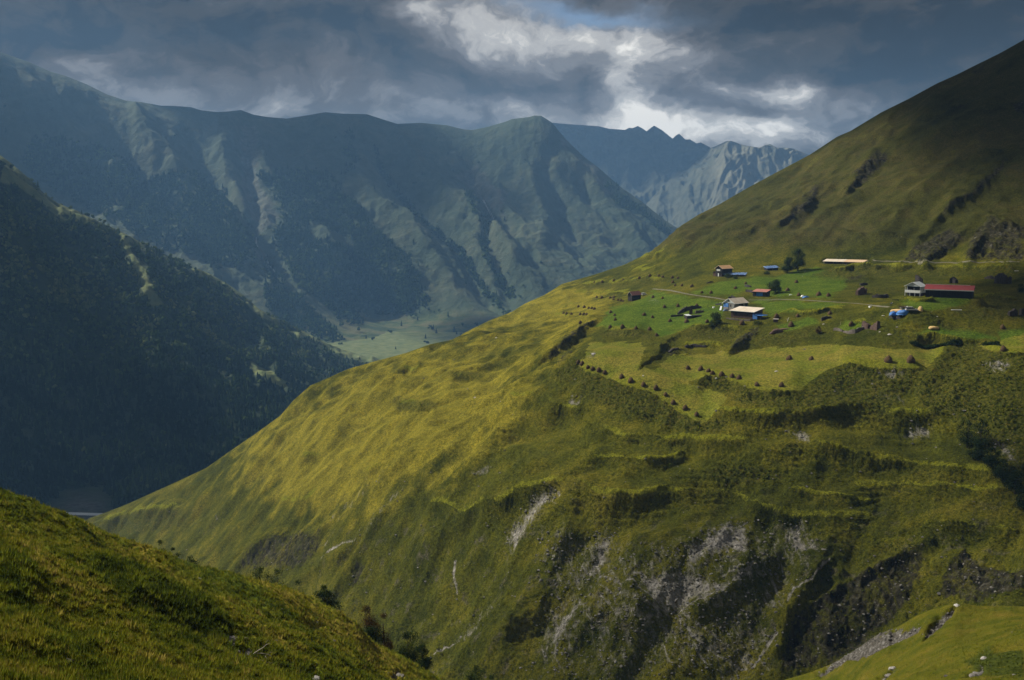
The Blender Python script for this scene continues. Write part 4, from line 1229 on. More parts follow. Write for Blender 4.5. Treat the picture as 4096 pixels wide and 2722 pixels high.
jag.fit_skyline(SKY_J, (1550, 3400), 0.08, 0.03, 3)
jag.attrs = dict(pale=np.clip(msf * sstep(0.0, 0.9, ridged(ua / 170, va / 1300, 3, 0.5, 531)), 0, 1))  # sunlit striations of the right-hand massif painted as paler rock


def jag_material():
    m = new_mat('far_rock')
    n = NT(m)
    co = n.coord()
    nz = n.noise(co, 0.01, 7, 0.65)
    col = n.ramp(nz, [(0.35, (0.035, 0.042, 0.030)), (0.6, (0.07, 0.075, 0.05))])
    col = n.mix(n.math('MULTIPLY', n.attr('pale'), 0.5), col, n.ramp(nz, [(0.35, (0.10, 0.10, 0.075)), (0.65, (0.20, 0.19, 0.14))]))
    n.out(col, 0.95, n.bump(nz, 1.0, 30.0), 0.1)
    return m


jag_ob = link('jagged_mountain', jag.mesh('jagged_mountain'), jag_material())
tag(jag_ob, kind='structure')

# ------------------------------------------------------------------ valley floor and river
kk = np.linspace(-0.8, 0.6, 160)
yy = np.geomspace(250, 9000, 160)
Yg = np.repeat(yy[:, None], 160, 1)
Xg = Yg * kk[None]
Zg = FLOOR + 0.5 * fbm(Xg / 120, Yg / 120, 4, 0.5, 601)
vf = link('valley_floor', mesh_np('valley_floor', np.stack([Xg, Yg, Zg], -1).reshape(-1, 3), grid_faces(160, 160)), None)
m = new_mat('valley_meadow')
n = NT(m)
co = n.coord()
n.out(n.ramp(n.noise(co, 0.01, 6, 0.65), [(0.36, (0.028, 0.042, 0.014)), (0.5, (0.050, 0.068, 0.024)), (0.6, (0.08, 0.085, 0.036)), (0.72, (0.16, 0.15, 0.13))]), 0.95,
      n.bump(n.noise(co, 0.05, 5, 0.6), 0.6, 2.0), 0.1)
vf.data.materials.append(m)
tag(vf, kind='structure')
cl = [(-760, 1150), (-640, 1134), (-540, 1126), (-470, 1120), (-400, 1134), (-320, 1175), (-220, 1240), (-60, 1380), (60, 1700), (40, 2150), (-60, 2600)]
V, Fq = [], []
for i, (x, y) in enumerate(cl):
    a, b = cl[max(i - 1, 0)], cl[min(i + 1, len(cl) - 1)]
    t = Vector((b[0] - a[0], b[1] - a[1], 0)).normalized()
    nrm = Vector((-t.y, t.x, 0))
    for s in (-1, -0.5, 0, 0.5, 1):
        V.append((x + nrm.x * s * 5, y + nrm.y * s * 5, FLOOR + 1.6))
    if i:
        for j in range(4):
            q = (i - 1) * 5 + j
            Fq.append((q, q + 1, q + 6, q + 5))
m = new_mat('river_water')
n = NT(m)
n.out((0.50, 0.55, 0.58), 0.25, n.bump(n.noise(n.coord(), 0.5, 5, 0.6), 0.6, 0.5), 0.6)
riv = link('river', mesh_np('river', V, Fq), m)
tag(riv, kind='structure')
# ================================================================== VEGETATION THAT NOBODY COULD COUNT
def tile(base_V, base_F, pos, scale_xy, scale_z, rot, extra=None):
    """repeat one small shape at many places into a single mesh"""
    n = len(pos)
    c, s = np.cos(rot)[:, None], np.sin(rot)[:, None]
    bx, by, bz = base_V[:, 0][None], base_V[:, 1][None], base_V[:, 2][None]
    x = (bx * c - by * s) * scale_xy[:, None] + pos[:, 0:1]
    y = (bx * s + by * c) * scale_xy[:, None] + pos[:, 1:2]
    z = bz * scale_z[:, None] + pos[:, 2:3]
    V = np.stack([x, y, z], -1).reshape(-1, 3)
    Fq = (base_F[None] + (np.arange(n) * len(base_V))[:, None, None]).reshape(-1, base_F.shape[1])
    return V, Fq


def scatter(t, n, weight, rng):
    """n ground points of a terrain, spread evenly over the picture and thinned by weight"""
    px, py = t.pix()
    area = np.abs(np.gradient(px, axis=1) * np.gradient(py, axis=0))
    w = (area * weight * (t.front > 0.5) * (px > -500) * (px < 4600) * (py < 2950)).ravel()
    cw = np.cumsum(w)
    idx = np.searchsorted(cw, rng.random(n) * cw[-1])
    r, c = np.unravel_index(np.clip(idx, 0, t.Z.size - 1), t.Z.shape)
    fr, fc = r + rng.random(n) - 0.5, c + rng.random(n) - 0.5
    y = np.interp(fr, np.arange(t.nr), t.Yr)
    x = np.interp(fc, np.arange(t.nc), t.k) * y
    return np.stack([x, y, t.height(x, y)], -1), r, c


def blade_clump(k, rng, wid=0.16, lean=0.5):
    V, Fq = [], []
    for i in range(k):
        a = 2 * math.pi * i / k + rng.uniform(-0.4, 0.4)
        r0 = rng.uniform(0.0, 0.25)
        bx, by = r0 * math.cos(a), r0 * math.sin(a)
        l = rng.uniform(0.25, 1) * lean
        h = rng.uniform(0.6, 1.0)
        tx, ty = bx + l * math.cos(a), by + l * math.sin(a)
        sx, sy = -math.sin(a) * wid, math.cos(a) * wid
        b = len(V)
        V += [(bx - sx, by - sy, -0.08), (bx + sx, by + sy, -0.08), (tx, ty, h)]
        Fq.append((b, b + 1, b + 2))
    return np.array(V, np.float32), np.array(Fq, np.int32)


def leafy_material(name, stops, translucent=0.25, up=0.7):
    m = new_mat(name)
    n = NT(m)
    col = n.ramp(n.attr('tone'), stops)
    d = n.N('ShaderNodeBsdfDiffuse')
    t = n.N('ShaderNodeBsdfTranslucent')
    n.L(col, d.inputs['Color'])
    n.L(col, t.inputs['Color'])
    g = n.N('ShaderNodeNewGeometry')
    mixv = n.N('ShaderNodeMix')
    mixv.data_type = 'VECTOR'
    mixv.inputs[0].default_value = up
    n.L(g.outputs['Normal'], mixv.inputs[4])
    mixv.inputs[5].default_value = (0, 0, 1)
    n.L(mixv.outputs[1], d.inputs['Normal'])
    mx = n.N('ShaderNodeMixShader')
    mx.inputs[0].default_value = translucent
    n.L(d.outputs[0], mx.inputs[1])
    n.L(t.outputs[0], mx.inputs[2])
    o = n.N('ShaderNodeOutputMaterial')
    n.L(mx.outputs[0], o.inputs['Surface'])
    return m


GRASS_STOPS = [(0.0, (0.020, 0.031, 0.004)), (0.3, (0.060, 0.082, 0.008)), (0.55, (0.120, 0.136, 0.010)), (0.8, (0.165, 0.150, 0.015)), (1.0, (0.27, 0.21, 0.05))]
rg = np.random.default_rng(11)
rp = random.Random(5)


def grass_field(name, t, n, weight, size, tone, variants=4, k=7, wid=0.16, lean=0.5, mat=None, smin=0.55):
    pos, r, c = scatter(t, n, weight, rg)
    Vs, Fs, Ts = [], [], []
    off = 0
    for v in range(variants):
        bv, bf = blade_clump(k, rp, wid, lean)
        sel = np.arange(len(pos)) % variants == v
        p = pos[sel]
        m = len(p)
        sz = size[r[sel], c[sel]] * rg.uniform(smin, 1.35, m)
        V, Fq = tile(bv, bf, p, sz * rg.uniform(0.8, 1.2, m), sz * rg.uniform(0.7, 1.2, m), rg.uniform(0, 6.28, m))
        tn = np.clip(tone[r[sel], c[sel]] + rg.normal(0, 0.13, m), 0, 1)
        Vs.append(V)
        Fs.append(Fq + off)
        Ts.append(np.repeat(tn, len(bv)))
        off += len(V)
    me = mesh_np(name, np.concatenate(Vs), np.concatenate(Fs), False, dict(tone=np.concatenate(Ts)))
    o = link(name, me, mat)
    tag(o, kind='stuff')
    return o


turf_mat = leafy_material('grass_blades', GRASS_STOPS, 0.3, 0.75)
# near slopes: long meadow grass
a = near.attrs
dist = near.Y
sm_ = a['smooth']
wgt = np.clip(1 - 1.2 * a['pale'], 0, 1) * (1 - 0.3 * sm_) * (0.5 + 0.9 * np.clip(np.abs(perlin(near.X / 1.5, near.Y / 1.5, 221)) * 1.6, 0, 1))
clumps = fbm(near.X / 2.2, near.Y / 2.2, 3, 0.6, 701)
tone = np.clip(0.34 + 0.32 * a['gold'] + 0.30 * clumps - 0.16 * a['dark'] - 0.06 * sm_, 0.02, 0.95)
size = (0.26 + 0.20 * np.clip(clumps + 0.2, 0, 1) + 0.14 * a['dark']) * (1 - 0.68 * sm_)
grass_field('grass', near, 80000, wgt, size, tone, 5, 8, 0.13, 0.55, turf_mat)
# dry seed stalks standing above the near grass
grass_field('seed_stalks', near, 9000, wgt * (1 - 0.7 * sm_), np.full_like(near.Z, 0.62), np.clip(0.80 + 0.2 * clumps, 0, 1), 3, 3, 0.022, 0.30, turf_mat)
# tussocks of the far hillside
a = hill.attrs
ht = sstep(0.30, 0.75, hill.slope())
wgt = np.clip(0.22 + 0.45 * a['shrub'] + 0.6 * ht - 0.7 * a['lush'] * (1 - a['shrub']) - 0.8 * a['pale'] - 0.6 * a['dark'] - 1.0 * a['flat'] - 1.2 * a['mown'], 0.0, 1.5)
wgt *= sstep(720, 420, hill.Y) * sstep(1180, 1500, PYH)
cl2 = fbm(hill.X / 7, hill.Y / 7, 3, 0.6, 711)
tone = np.clip(0.34 + 0.28 * a['gold'] + 0.26 * cl2 - 0.06 * a['shrub'] + 0.14 * a['lush'], 0.02, 0.9)
size = 0.30 + 0.16 * a['shrub'] + 0.16 * np.clip(cl2, 0, 1)
grass_field('tussock_grass', hill, 40000, wgt, size, tone, 5, 7, 0.30, 0.75, turf_mat)

# loose stones on the scree and worn ground
def stones(name, t, n, weight, smin, smax, mat):
    pos, r, c = scatter(t, n, weight, rg)
    ico = np.array([(0, 0, 1), (0.9, 0, 0.4), (0.3, 0.85, 0.4), (-0.7, 0.5, 0.45), (-0.7, -0.5, 0.4), (0.3, -0.85, 0.45), (0.7, 0.5, -0.4), (-0.3, 0.85, -0.4), (-0.9, 0, -0.4), (-0.3, -0.85, -0.4), (0.7, -0.5, -0.4), (0, 0, -1)], np.float32)
    fc = np.array([(0, 1, 2), (0, 2, 3), (0, 3, 4), (0, 4, 5), (0, 5, 1), (1, 6, 2), (2, 7, 3), (3, 8, 4), (4, 9, 5), (5, 10, 1), (6, 7, 2), (7, 8, 3), (8, 9, 4), (9, 10, 5), (10, 6, 1)], np.int32)
    s = smin + (smax - smin) * rg.random(n) ** 3
    V, Fq = tile(ico, fc, pos, s, s * 0.6, rg.uniform(0, 6.28, n))
    V = V + rg.normal(0, 1, V.shape) * np.repeat(s, len(ico))[:, None] * 0.14
    o = link(name, mesh_np(name, V, Fq, False), mat)
    tag(o, kind='stuff')


stone_mat = new_mat('loose_stone')
n_ = NT(stone_mat)
n_.out(n_.ramp(n_.noise(n_.coord(), 0.8, 5, 0.7), [(0.35, (0.045, 0.042, 0.037)), (0.55, (0.12, 0.115, 0.105)), (0.72, (0.30, 0.29, 0.28))]), 0.9, None, 0.2)
a = hill.attrs
stones('scree', hill, 4200, (np.clip(a['pale'] - 0.15, 0, 1) + 0.10 * a['dark'] + 0.010 + 0.02 * a['lower']) * (1 - 0.8 * a['lush']) * sstep(1150, 1400, PYH), 0.14, 0.62, stone_mat)
stones('loose_stones', near, 900, np.clip(near.attrs['pale'], 0, 1) + 0.006, 0.05, 0.28, stone_mat)

# ------------------------------------------------------------------ the woods
def conifer_base(rng):
    V, Fq = [], []
    for (z0, z1, r) in ((0.10, 0.50, 0.21), (0.32, 0.74, 0.16), (0.56, 1.0, 0.105)):
        b = len(V)
        k = 7
        for i in range(k):
            a = 2 * math.pi * i / k + rng.uniform(-0.2, 0.2)
            rr = r * rng.uniform(0.75, 1.2)
            V.append((rr * math.cos(a), rr * math.sin(a), z0 + rng.uniform(-0.05, 0.05)))
        V.append((rng.uniform(-0.02, 0.02), rng.uniform(-0.02, 0.02), z1))
        for i in range(k):
            Fq.append((b + i, b + (i + 1) % k, b + k))
    return np.array(V, np.float32), np.array(Fq, np.int32)


def broadleaf_base(rng, kblob=4):
    V, Fq = [], []
    for q in range(kblob):
        cx, cy, cz = rng.uniform(-0.22, 0.22), rng.uniform(-0.22, 0.22), rng.uniform(0.38, 0.72)
        r = rng.uniform(0.17, 0.27)
        b = len(V)
        rings = ((0.0, 1.0), (0.75, 0.66), (1.0, 0.0), (0.7, -0.6))
        V.append((cx, cy, cz + r))
        k = 6
        for rr, zz in rings[1:]:
            for i in range(k):
                a = 2 * math.pi * i / k + rng.uniform(-0.3, 0.3)
                m = rng.uniform(0.75, 1.25)
                V.append((cx + rr * r * m * math.cos(a), cy + rr * r * m * math.sin(a), cz + zz * r + rng.uniform(-0.05, 0.05)))
        for i in range(k):
            Fq.append((b, b + 1 + i, b + 1 + (i + 1) % k))
        for ring in range(2):
            o = b + 1 + ring * k
            for i in range(k):
                j = (i + 1) % k
                Fq.append((o + i, o + k + i, o + k + j))
                Fq.append((o + i, o + k + j, o + j))
    return np.array(V, np.float32), np.array(Fq, np.int32)


def wood_of(name, t, n, weight, hmin, hmax, conifer, tone0, mat):
    pos, r, c = scatter(t, n, weight, rg)
    Vs, Fs, Ts = [], [], []
    off = 0
    con = conifer[r, c] > rg.random(n)
    var = rg.integers(0, 3, n)
    for kind in (0, 1):
        for v in range(3):
            bv, bf = conifer_base(rp) if kind else broadleaf_base(rp)
            sel = (con == bool(kind)) & (var == v)
            m = int(sel.sum())
            if not m:
                continue
            h = rg.uniform(hmin, hmax, m) * (1.15 if kind else 0.85)
            V, Fq = tile(bv, bf, pos[sel] - np.array([0, 0, 0.5]), h * rg.uniform(0.85, 1.25, m), h, rg.uniform(0, 6.28, m))
            tn = np.clip(tone0[r[sel], c[sel]] + rg.normal(0, 0.14, m) - (0.15 if kind else 0), 0, 1)
            Vs.append(V)
            Fs.append(Fq + off)
            Ts.append(np.repeat(tn, len(bv)))
            off += len(V)
    me = mesh_np(name, np.concatenate(Vs), np.concatenate(Fs), False, dict(tone=np.concatenate(Ts)))
    o = link(name, me, mat)
    tag(o, kind='stuff')


wood_mat = leafy_material('woodland_leaves', [(0.0, (0.008, 0.016, 0.006)), (0.35, (0.022, 0.040, 0.011)), (0.65, (0.052, 0.076, 0.018)), (1.0, (0.12, 0.13, 0.040))], 0.1, 0.25)
T = forest_t
w = np.clip(1 - 1.3 * T.attrs['grass'] - 1.5 * T.attrs['flats'], 0.0, 1)
w = w * (T.attrs['flats'] < 0.08)
lowp = sstep(1250, 1600, T.pix()[1])
tone = 0.22 + 0.20 * (1 - lowp) + 0.36 * fbm(T.X / 100, T.Y / 100, 4, 0.6, 721) + 0.15 * (1 - lowp)  # paler tone upslope: grazing sunlight put into the leaf colour
w = w * sstep(-0.75, -0.35, fbm(T.X / 45, T.Y / 45, 3, 0.6, 725))
wood_of('forest', T, 27000, w, 5, 13, 0.25 + 0.55 * lowp, tone, wood_mat)
w = np.clip(mt.attrs['wood'] * 1.2 - 0.25, 0, 1) + 0.05 * mt.attrs['flats'] * (perlin(mt.X / 60, mt.Y / 60, 741) > 0.15) + 0.003 * (mt.Yc[None] - mt.Y > 250)
wood_of('distant_woodland', mt, 9000, w, 12, 20, np.full_like(mt.Z, 0.4), 0.30 + 0.2 * fbm(mt.X / 200, mt.Y / 200, 2, 0.6, 731), wood_mat)

# ================================================================== SHADE_CLOUDS ADDED TO SHADE THE LAND (unseen, high over the valley, above the frame)
def shade_cloud_material():
    m = new_mat('shade_cloud_vapour')
    n = NT(m)
    d = n.N('ShaderNodeBsdfDiffuse')
    d.inputs['Color'].default_value = (0.75, 0.77, 0.8, 1)
    t = n.N('ShaderNodeBsdfTransparent')
    a = n.math('ADD', n.attr('body'), n.math('MULTIPLY', n.math('SUBTRACT', n.noise(n.coord(), 0.004, 5, 0.6), 0.5), 0.9))
    f = n.rng(a, 0.10, 0.85, 0, 1)
    mx = n.N('ShaderNodeMixShader')
    n.L(f, mx.inputs[0])
    n.L(t.outputs[0], mx.inputs[1])
    n.L(d.outputs[0], mx.inputs[2])
    o = n.N('ShaderNodeOutputMaterial')
    n.L(mx.outputs[0], o.inputs['Surface'])
    return m


shade_cloud_mat = shade_cloud_material()


def shade_cloud_over(target, rx, ry, seed, dens=1.0, alt=2300.0):
    """an added, unseen cumulus put where its shadow falls on the given place"""
    t = (alt - target[2]) / sun_dir.z
    c = Vector(target) + sun_dir * t
    nu, nv = 40, 18
    V, B, Fq = [], [], []
    for j in range(nv + 1):
        ph = -math.pi / 2 + math.pi * j / nv
        for i in range(nu):
            th = 2 * math.pi * i / nu
            k = 1 + 0.25 * float(perlin(np.array(math.cos(th) * 1.4 + seed), np.array(math.sin(th) * 1.4 + j * 0.2), seed))
            rr = math.cos(ph) * k
            z = math.sin(ph)
            z = z * 0.22 * min(rx, ry) if z > 0 else z * 0.06 * min(rx, ry)
            V.append((c.x + rx * rr * math.cos(th), c.y + ry * rr * math.sin(th), c.z + z))
            B.append((1 - max(0.0, math.cos(ph)) ** 3) * dens)
    for j in range(nv):
        for i in range(nu):
            Fq.append((j * nu + i, j * nu + (i + 1) % nu, (j + 1) * nu + (i + 1) % nu, (j + 1) * nu + i))
    o = link('added_shade_cloud', mesh_np('added_shade_cloud', V, Fq, True, dict(body=B)), shade_cloud_mat)
    tag(o, kind='stuff')


for tg, rx, ry, sdn, dn in SHADE_CLOUDS:
    shade_cloud_over(tg, rx, ry, sdn, dn)
# ================================================================== THE HAMLET
def surf(name, stops, scale=1.2, rough=0.8, spec=0.25, bump=0.25, dist=0.05, stretch=(1, 1, 1), metal=0.0):
    """weathered surface: colour ramp over two noises, with a little relief"""
    m = new_mat(name)
    n = NT(m)
    co = n.coord(stretch)
    a = n.noise(co, scale, 6, 0.65, 0.3)
    b = n.noise(co, scale * 7, 4, 0.7)
    f = n.math('ADD', n.math('MULTIPLY', a, 0.65), n.math('MULTIPLY', b, 0.35))
    n.out(n.ramp(f, stops), rough, n.bump(b, bump, dist), spec, metal)
    return m


M = dict(
    dark_wood=surf('dark_wood', [(0.35, (0.014, 0.012, 0.012)), (0.65, (0.045, 0.038, 0.036))], 1.0, stretch=(1, 1, 0.2)),
    brown_wood=surf('brown_wood', [(0.35, (0.045, 0.026, 0.018)), (0.65, (0.11, 0.062, 0.04))], 1.0, stretch=(0.2, 0.2, 1)),
    stone=surf('rubble_stone', [(0.32, (0.05, 0.042, 0.036)), (0.5, (0.10, 0.085, 0.072)), (0.7, (0.17, 0.15, 0.13))], 1.5, 0.9, bump=0.7, dist=0.15),
    red_stone=surf('red_stone', [(0.32, (0.035, 0.020, 0.016)), (0.5, (0.068, 0.042, 0.032)), (0.7, (0.12, 0.085, 0.07))], 1.2, 0.9, bump=0.7, dist=0.15),
    dark_stone=surf('dark_slate_stone', [(0.35, (0.018, 0.015, 0.014)), (0.6, (0.05, 0.042, 0.04)), (0.75, (0.10, 0.09, 0.085))], 1.5, 0.9, bump=0.7, dist=0.15),
    plaster=surf('grey_plaster', [(0.35, (0.16, 0.15, 0.135)), (0.65, (0.25, 0.235, 0.215))], 0.8),
    white=surf('white_paint', [(0.3, (0.60, 0.62, 0.63)), (0.7, (0.78, 0.80, 0.80))], 0.8, 0.55),
    grey_sheet=surf('grey_white_sheet', [(0.35, (0.42, 0.46, 0.47)), (0.65, (0.56, 0.60, 0.61))], 0.6, 0.5),
    cream_tin=surf('cream_tin', [(0.34, (0.38, 0.31, 0.23)), (0.48, (0.52, 0.45, 0.36)), (0.66, (0.62, 0.57, 0.49))], 0.35, 0.5, 0.4),
    tan_tin=surf('tan_tin', [(0.34, (0.42, 0.28, 0.17)), (0.66, (0.58, 0.44, 0.30))], 0.4, 0.5, 0.4),
    orange_tin=surf('orange_tin', [(0.34, (0.46, 0.24, 0.10)), (0.66, (0.68, 0.43, 0.22))], 0.4, 0.5, 0.4),
    red_tin=surf('faded_red_tin', [(0.34, (0.24, 0.085, 0.065)), (0.66, (0.36, 0.15, 0.12))], 0.5, 0.55, 0.4),
    crimson=surf('dark_red_paint', [(0.34, (0.16, 0.022, 0.024)), (0.66, (0.23, 0.036, 0.036))], 0.5, 0.5, 0.4),
    blue=surf('blue_tarpaulin', [(0.34, (0.012, 0.09, 0.34)), (0.6, (0.03, 0.20, 0.58)), (0.75, (0.12, 0.34, 0.70))], 0.9, 0.4, 0.5, 0.9, 0.3),
    old_blue=surf('worn_blue_tarpaulin', [(0.34, (0.03, 0.045, 0.09)), (0.47, (0.06, 0.10, 0.22)), (0.55, (0.08, 0.20, 0.46)), (0.68, (0.36, 0.46, 0.62))], 0.7, 0.4, 0.5, 0.9, 0.3),
    glass=surf('dark_glass', [(0.3, (0.012, 0.013, 0.016)), (0.7, (0.03, 0.034, 0.04))], 0.5, 0.12, 0.5, 0.0),
    black=surf('black_timber_and_shade', [(0.3, (0.006, 0.006, 0.007)), (0.7, (0.018, 0.017, 0.018))], 1.0),  # black timber, also used for painted shade in openings and under eaves
    hay=surf('hay', [(0.32, (0.030, 0.019, 0.010)), (0.5, (0.070, 0.045, 0.022)), (0.68, (0.13, 0.088, 0.044))], 3.0, 0.95, 0.1, 0.9, 0.12),
    fresh_hay=surf('fresh_hay', [(0.32, (0.30, 0.20, 0.08)), (0.68, (0.52, 0.38, 0.18))], 2.0, 0.9, 0.1, 0.9, 0.1),
    boards=surf('sawn_boards', [(0.32, (0.38, 0.24, 0.11)), (0.68, (0.60, 0.42, 0.22))], 1.2, 0.7, 0.2, 0.5, 0.05),
    silver=surf('silver_car_paint', [(0.3, (0.50, 0.52, 0.55)), (0.7, (0.60, 0.62, 0.65))], 0.5, 0.25, 0.6, 0.0, metal=0.2),
    car_white=surf('white_car_paint', [(0.3, (0.66, 0.68, 0.70)), (0.7, (0.74, 0.76, 0.78))], 0.5, 0.25, 0.6, 0.0),
    rubber=surf('tyre_rubber', [(0.3, (0.012, 0.012, 0.012)), (0.7, (0.025, 0.025, 0.025))], 1.0),
    rock=surf('pale_boulder', [(0.32, (0.16, 0.15, 0.14)), (0.5, (0.30, 0.29, 0.275)), (0.68, (0.46, 0.44, 0.42))], 1.2, 0.85, 0.3, 0.8, 0.1),
    grey_rock=surf('grey_boulder', [(0.32, (0.06, 0.055, 0.05)), (0.5, (0.15, 0.14, 0.13)), (0.68, (0.28, 0.27, 0.26))], 1.2, 0.85, 0.3, 0.8, 0.1),
    bark=surf('bark', [(0.32, (0.025, 0.02, 0.015)), (0.68, (0.07, 0.055, 0.04))], 2.0, 0.95, 0.1, 0.8, 0.05),
    dead_wood=surf('bleached_wood', [(0.32, (0.16, 0.14, 0.11)), (0.68, (0.42, 0.38, 0.32))], 2.0, 0.8),
    skin=surf('skin', [(0.3, (0.42, 0.26, 0.19)), (0.7, (0.50, 0.32, 0.24))], 2.0, 0.6),
    jacket=surf('blue_cloth', [(0.3, (0.012, 0.05, 0.20)), (0.7, (0.02, 0.09, 0.32))], 3.0, 0.9),
    trousers=surf('dark_cloth', [(0.3, (0.015, 0.018, 0.035)), (0.7, (0.03, 0.035, 0.06))], 3.0, 0.9),
    soil=surf('bare_soil', [(0.32, (0.07, 0.045, 0.032)), (0.68, (0.15, 0.10, 0.07))], 1.0, 0.95, 0.1),
    path=surf('gravel_path', [(0.32, (0.060, 0.060, 0.034)), (0.5, (0.098, 0.092, 0.064)), (0.68, (0.165, 0.155, 0.128))], 0.5, 0.95, 0.1),
)


class MB:
    def __init__(self):
        self.v, self.f = [], []

    def poly(self, pts):
        b = len(self.v)
        self.v += [tuple(p) for p in pts]
        self.f.append(tuple(range(b, b + len(pts))))
        return self

    def prism(self, pts, d):
        """extrude a polygon (3-D points) along vector d"""
        b, n = len(self.v), len(pts)
        self.v += [tuple(p) for p in pts] + [tuple(Vector(p) + Vector(d)) for p in pts]
        self.f.append(tuple(range(b + n - 1, b - 1, -1)))
        self.f.append(tuple(range(b + n, b + 2 * n)))
        for i in range(n):
            j = (i + 1) % n
            self.f.append((b + i, b + j, b + n + j, b + n + i))
        return self

    def box(self, x0, x1, y0, y1, z0, z1):
        return self.prism([(x0, y0, z0), (x1, y0, z0), (x1, y1, z0), (x0, y1, z0)], (0, 0, z1 - z0))

    def tube(self, pts, r0, r1=None, k=6):
        r1 = r0 if r1 is None else r1
        n = len(pts)
        b = len(self.v)
        for i, p in enumerate(pts):
            p = Vector(p)
            t = (Vector(pts[min(i + 1, n - 1)]) - Vector(pts[max(i - 1, 0)])).normalized()
            a = t.cross(Vector((0, 0, 1)) if abs(t.z) < 0.9 else Vector((1, 0, 0))).normalized()
            c = t.cross(a)
            r = r0 + (r1 - r0) * i / max(n - 1, 1)
            for q in range(k):
                th = 2 * math.pi * q / k
                self.v.append(tuple(p + a * (r * math.cos(th)) + c * (r * math.sin(th))))
        for i in range(n - 1):
            for q in range(k):
                j = (q + 1) % k
                self.f.append((b + i * k + q, b + i * k + j, b + (i + 1) * k + j, b + (i + 1) * k + q))
        self.f.append(tuple(b + q for q in range(k - 1, -1, -1)))
        self.f.append(tuple(b + (n - 1) * k + q for q in range(k)))
        return self

    def build(self, name, mat, parent=None, smooth=False, bevel=0.0):
        me = bpy.data.meshes.new(name)
        me.from_pydata(self.v, [], self.f)
        if smooth:
            me.polygons.foreach_set('use_smooth', [True] * len(me.polygons))
        me.update()
        o = link(name, me, mat, parent)
        if bevel:
            bm = o.modifiers.new('edge', 'BEVEL')
            bm.width = bevel
            bm.segments = 2
        return o


def empty(name, loc, rz=0.0):
    o = bpy.data.objects.new(name, None)
    COL.objects.link(o)
    o.location = loc
    o.rotation_euler = (0, 0, rz)
    return o


def at(px, py):
    return hill.hit(px, py)


def copy_tree(o, parent=None):
    c = o.copy()
    COL.objects.link(c)
    c.parent = parent
    for ch in o.children:
        d = copy_tree(ch, c)
        d.matrix_parent_inverse = ch.matrix_parent_inverse.copy()
    return c


def gable_roof(L, W, H, rise, ov, th, gap=0.0):
    """two roof slopes meeting at a ridge that runs along x"""
    m = MB()
    s = rise / (W / 2)
    for sgn in (0, 1):
        y_e = -ov if sgn == 0 else W + ov
        z_e = H - s * ov
        a, b = (-ov, y_e, z_e), (L + ov, y_e, z_e)
        c, d = (L + ov, W / 2, H + rise), (-ov, W / 2, H + rise)
        pts = [a, b, c, d] if sgn == 0 else [b, a, d, c]
        m.prism(pts, (0, 0, th))
    return m


def gable_walls(L, W, H, rise, depth=3.0):
    m = MB()
    prof = [(0, 0, -depth), (0, W, -depth), (0, W, H), (0, W / 2, H + rise), (0, 0, H)]
    return m.prism(prof, (L, 0, 0))


def window(parent, x, z, w, h, side='front', W=0, frame='white', pane='glass'):
    """frame with a pane set in it, on the front wall (y = 0) or the left gable (x = 0)"""
    m = MB()
    t = 0.09
    g = MB()
    if side == 'front':
        for a, b, c, d in ((x - t, x + w + t, z + h, z + h + t), (x - t, x + w + t, z - t, z), (x - t, x, z, z + h), (x + w, x + w + t, z, z + h), (x + w / 2 - .03, x + w / 2 + .03, z, z + h)):
            m.box(a, b, -0.07, 0.0, c, d)
        g.box(x, x + w, -0.03, 0.0, z, z + h)
    else:
        for a, b, c, d in ((x - t, x + w + t, z + h, z + h + t), (x - t, x + w + t, z - t, z), (x - t, x, z, z + h), (x + w, x + w + t, z, z + h), (x + w / 2 - .03, x + w / 2 + .03, z, z + h)):
            m.box(-0.07, 0.0, a, b, c, d)
        g.box(-0.03, 0.0, x, x + w, z, z + h)
    f = m.build('window', M[frame], parent)
    g.build('pane', M[pane], f)
    return f


# ---- tall dark timber house with an orange tin roof
p = at(2888, 1108)
h = empty('timber_house', p, R(40))
tag(h, 'tall dark timber house with bright orange tin roof beside blue-tarped shed', 'house', 'hamlet buildings')
gable_walls(10, 5.1, 5.2, 1.6).build('wall', M['dark_wood'], h)
gable_roof(10, 5.1, 5.2, 1.6, 0.6, 0.09).build('roof', M['orange_tin'], h)
m = MB()
for s in (0, 1):
    y0, y1 = (-0.6, 2.55) if s == 0 else (5.7, 2.55)
    m.prism([(-0.66, y0, 4.82), (-0.66, y1, 6.8), (-0.66, y1, 6.98), (-0.66, y0, 5.0)], (0.058, 0, 0))
m.box(-0.6, 10.6, -0.66, -0.602, 4.78, 4.98)
m.build('fascia', M['cream_tin'], h)
b = MB()
b.box(-0.7, -0.62, 1.1, 3.7, 3.6, 4.6)
b.box(-0.7, 0.0, 1.1, 3.7, 3.5, 3.6)
for q in range(8):
    b.box(-0.74, -0.70, 1.15 + q * 0.34, 1.25 + q * 0.34, 3.6, 4.62)
b.build('balcony', M['white'], h)
d = MB()
d.box(-0.05, 0, 2.5, 3.2, 0.1, 2.0)
d.build('door', M['white'], h)
window(h, 1.0, 0.9, 0.8, 0.9, 'left', 0, 'brown_wood')
window(h, 5.5, 3.2, 0.9, 1.0, 'front', 0, 'dark_wood')
a = MB()
a.box(0.8, 5, 5.1, 7.6, -3, 2.6)
a.prism([(0.4, 5.1, 3.3), (5.4, 5.1, 3.3), (5.4, 8.0, 2.6), (0.4, 8.0, 2.6)], (0, 0, 0.09))
a.build('annex', M['brown_wood'], h)

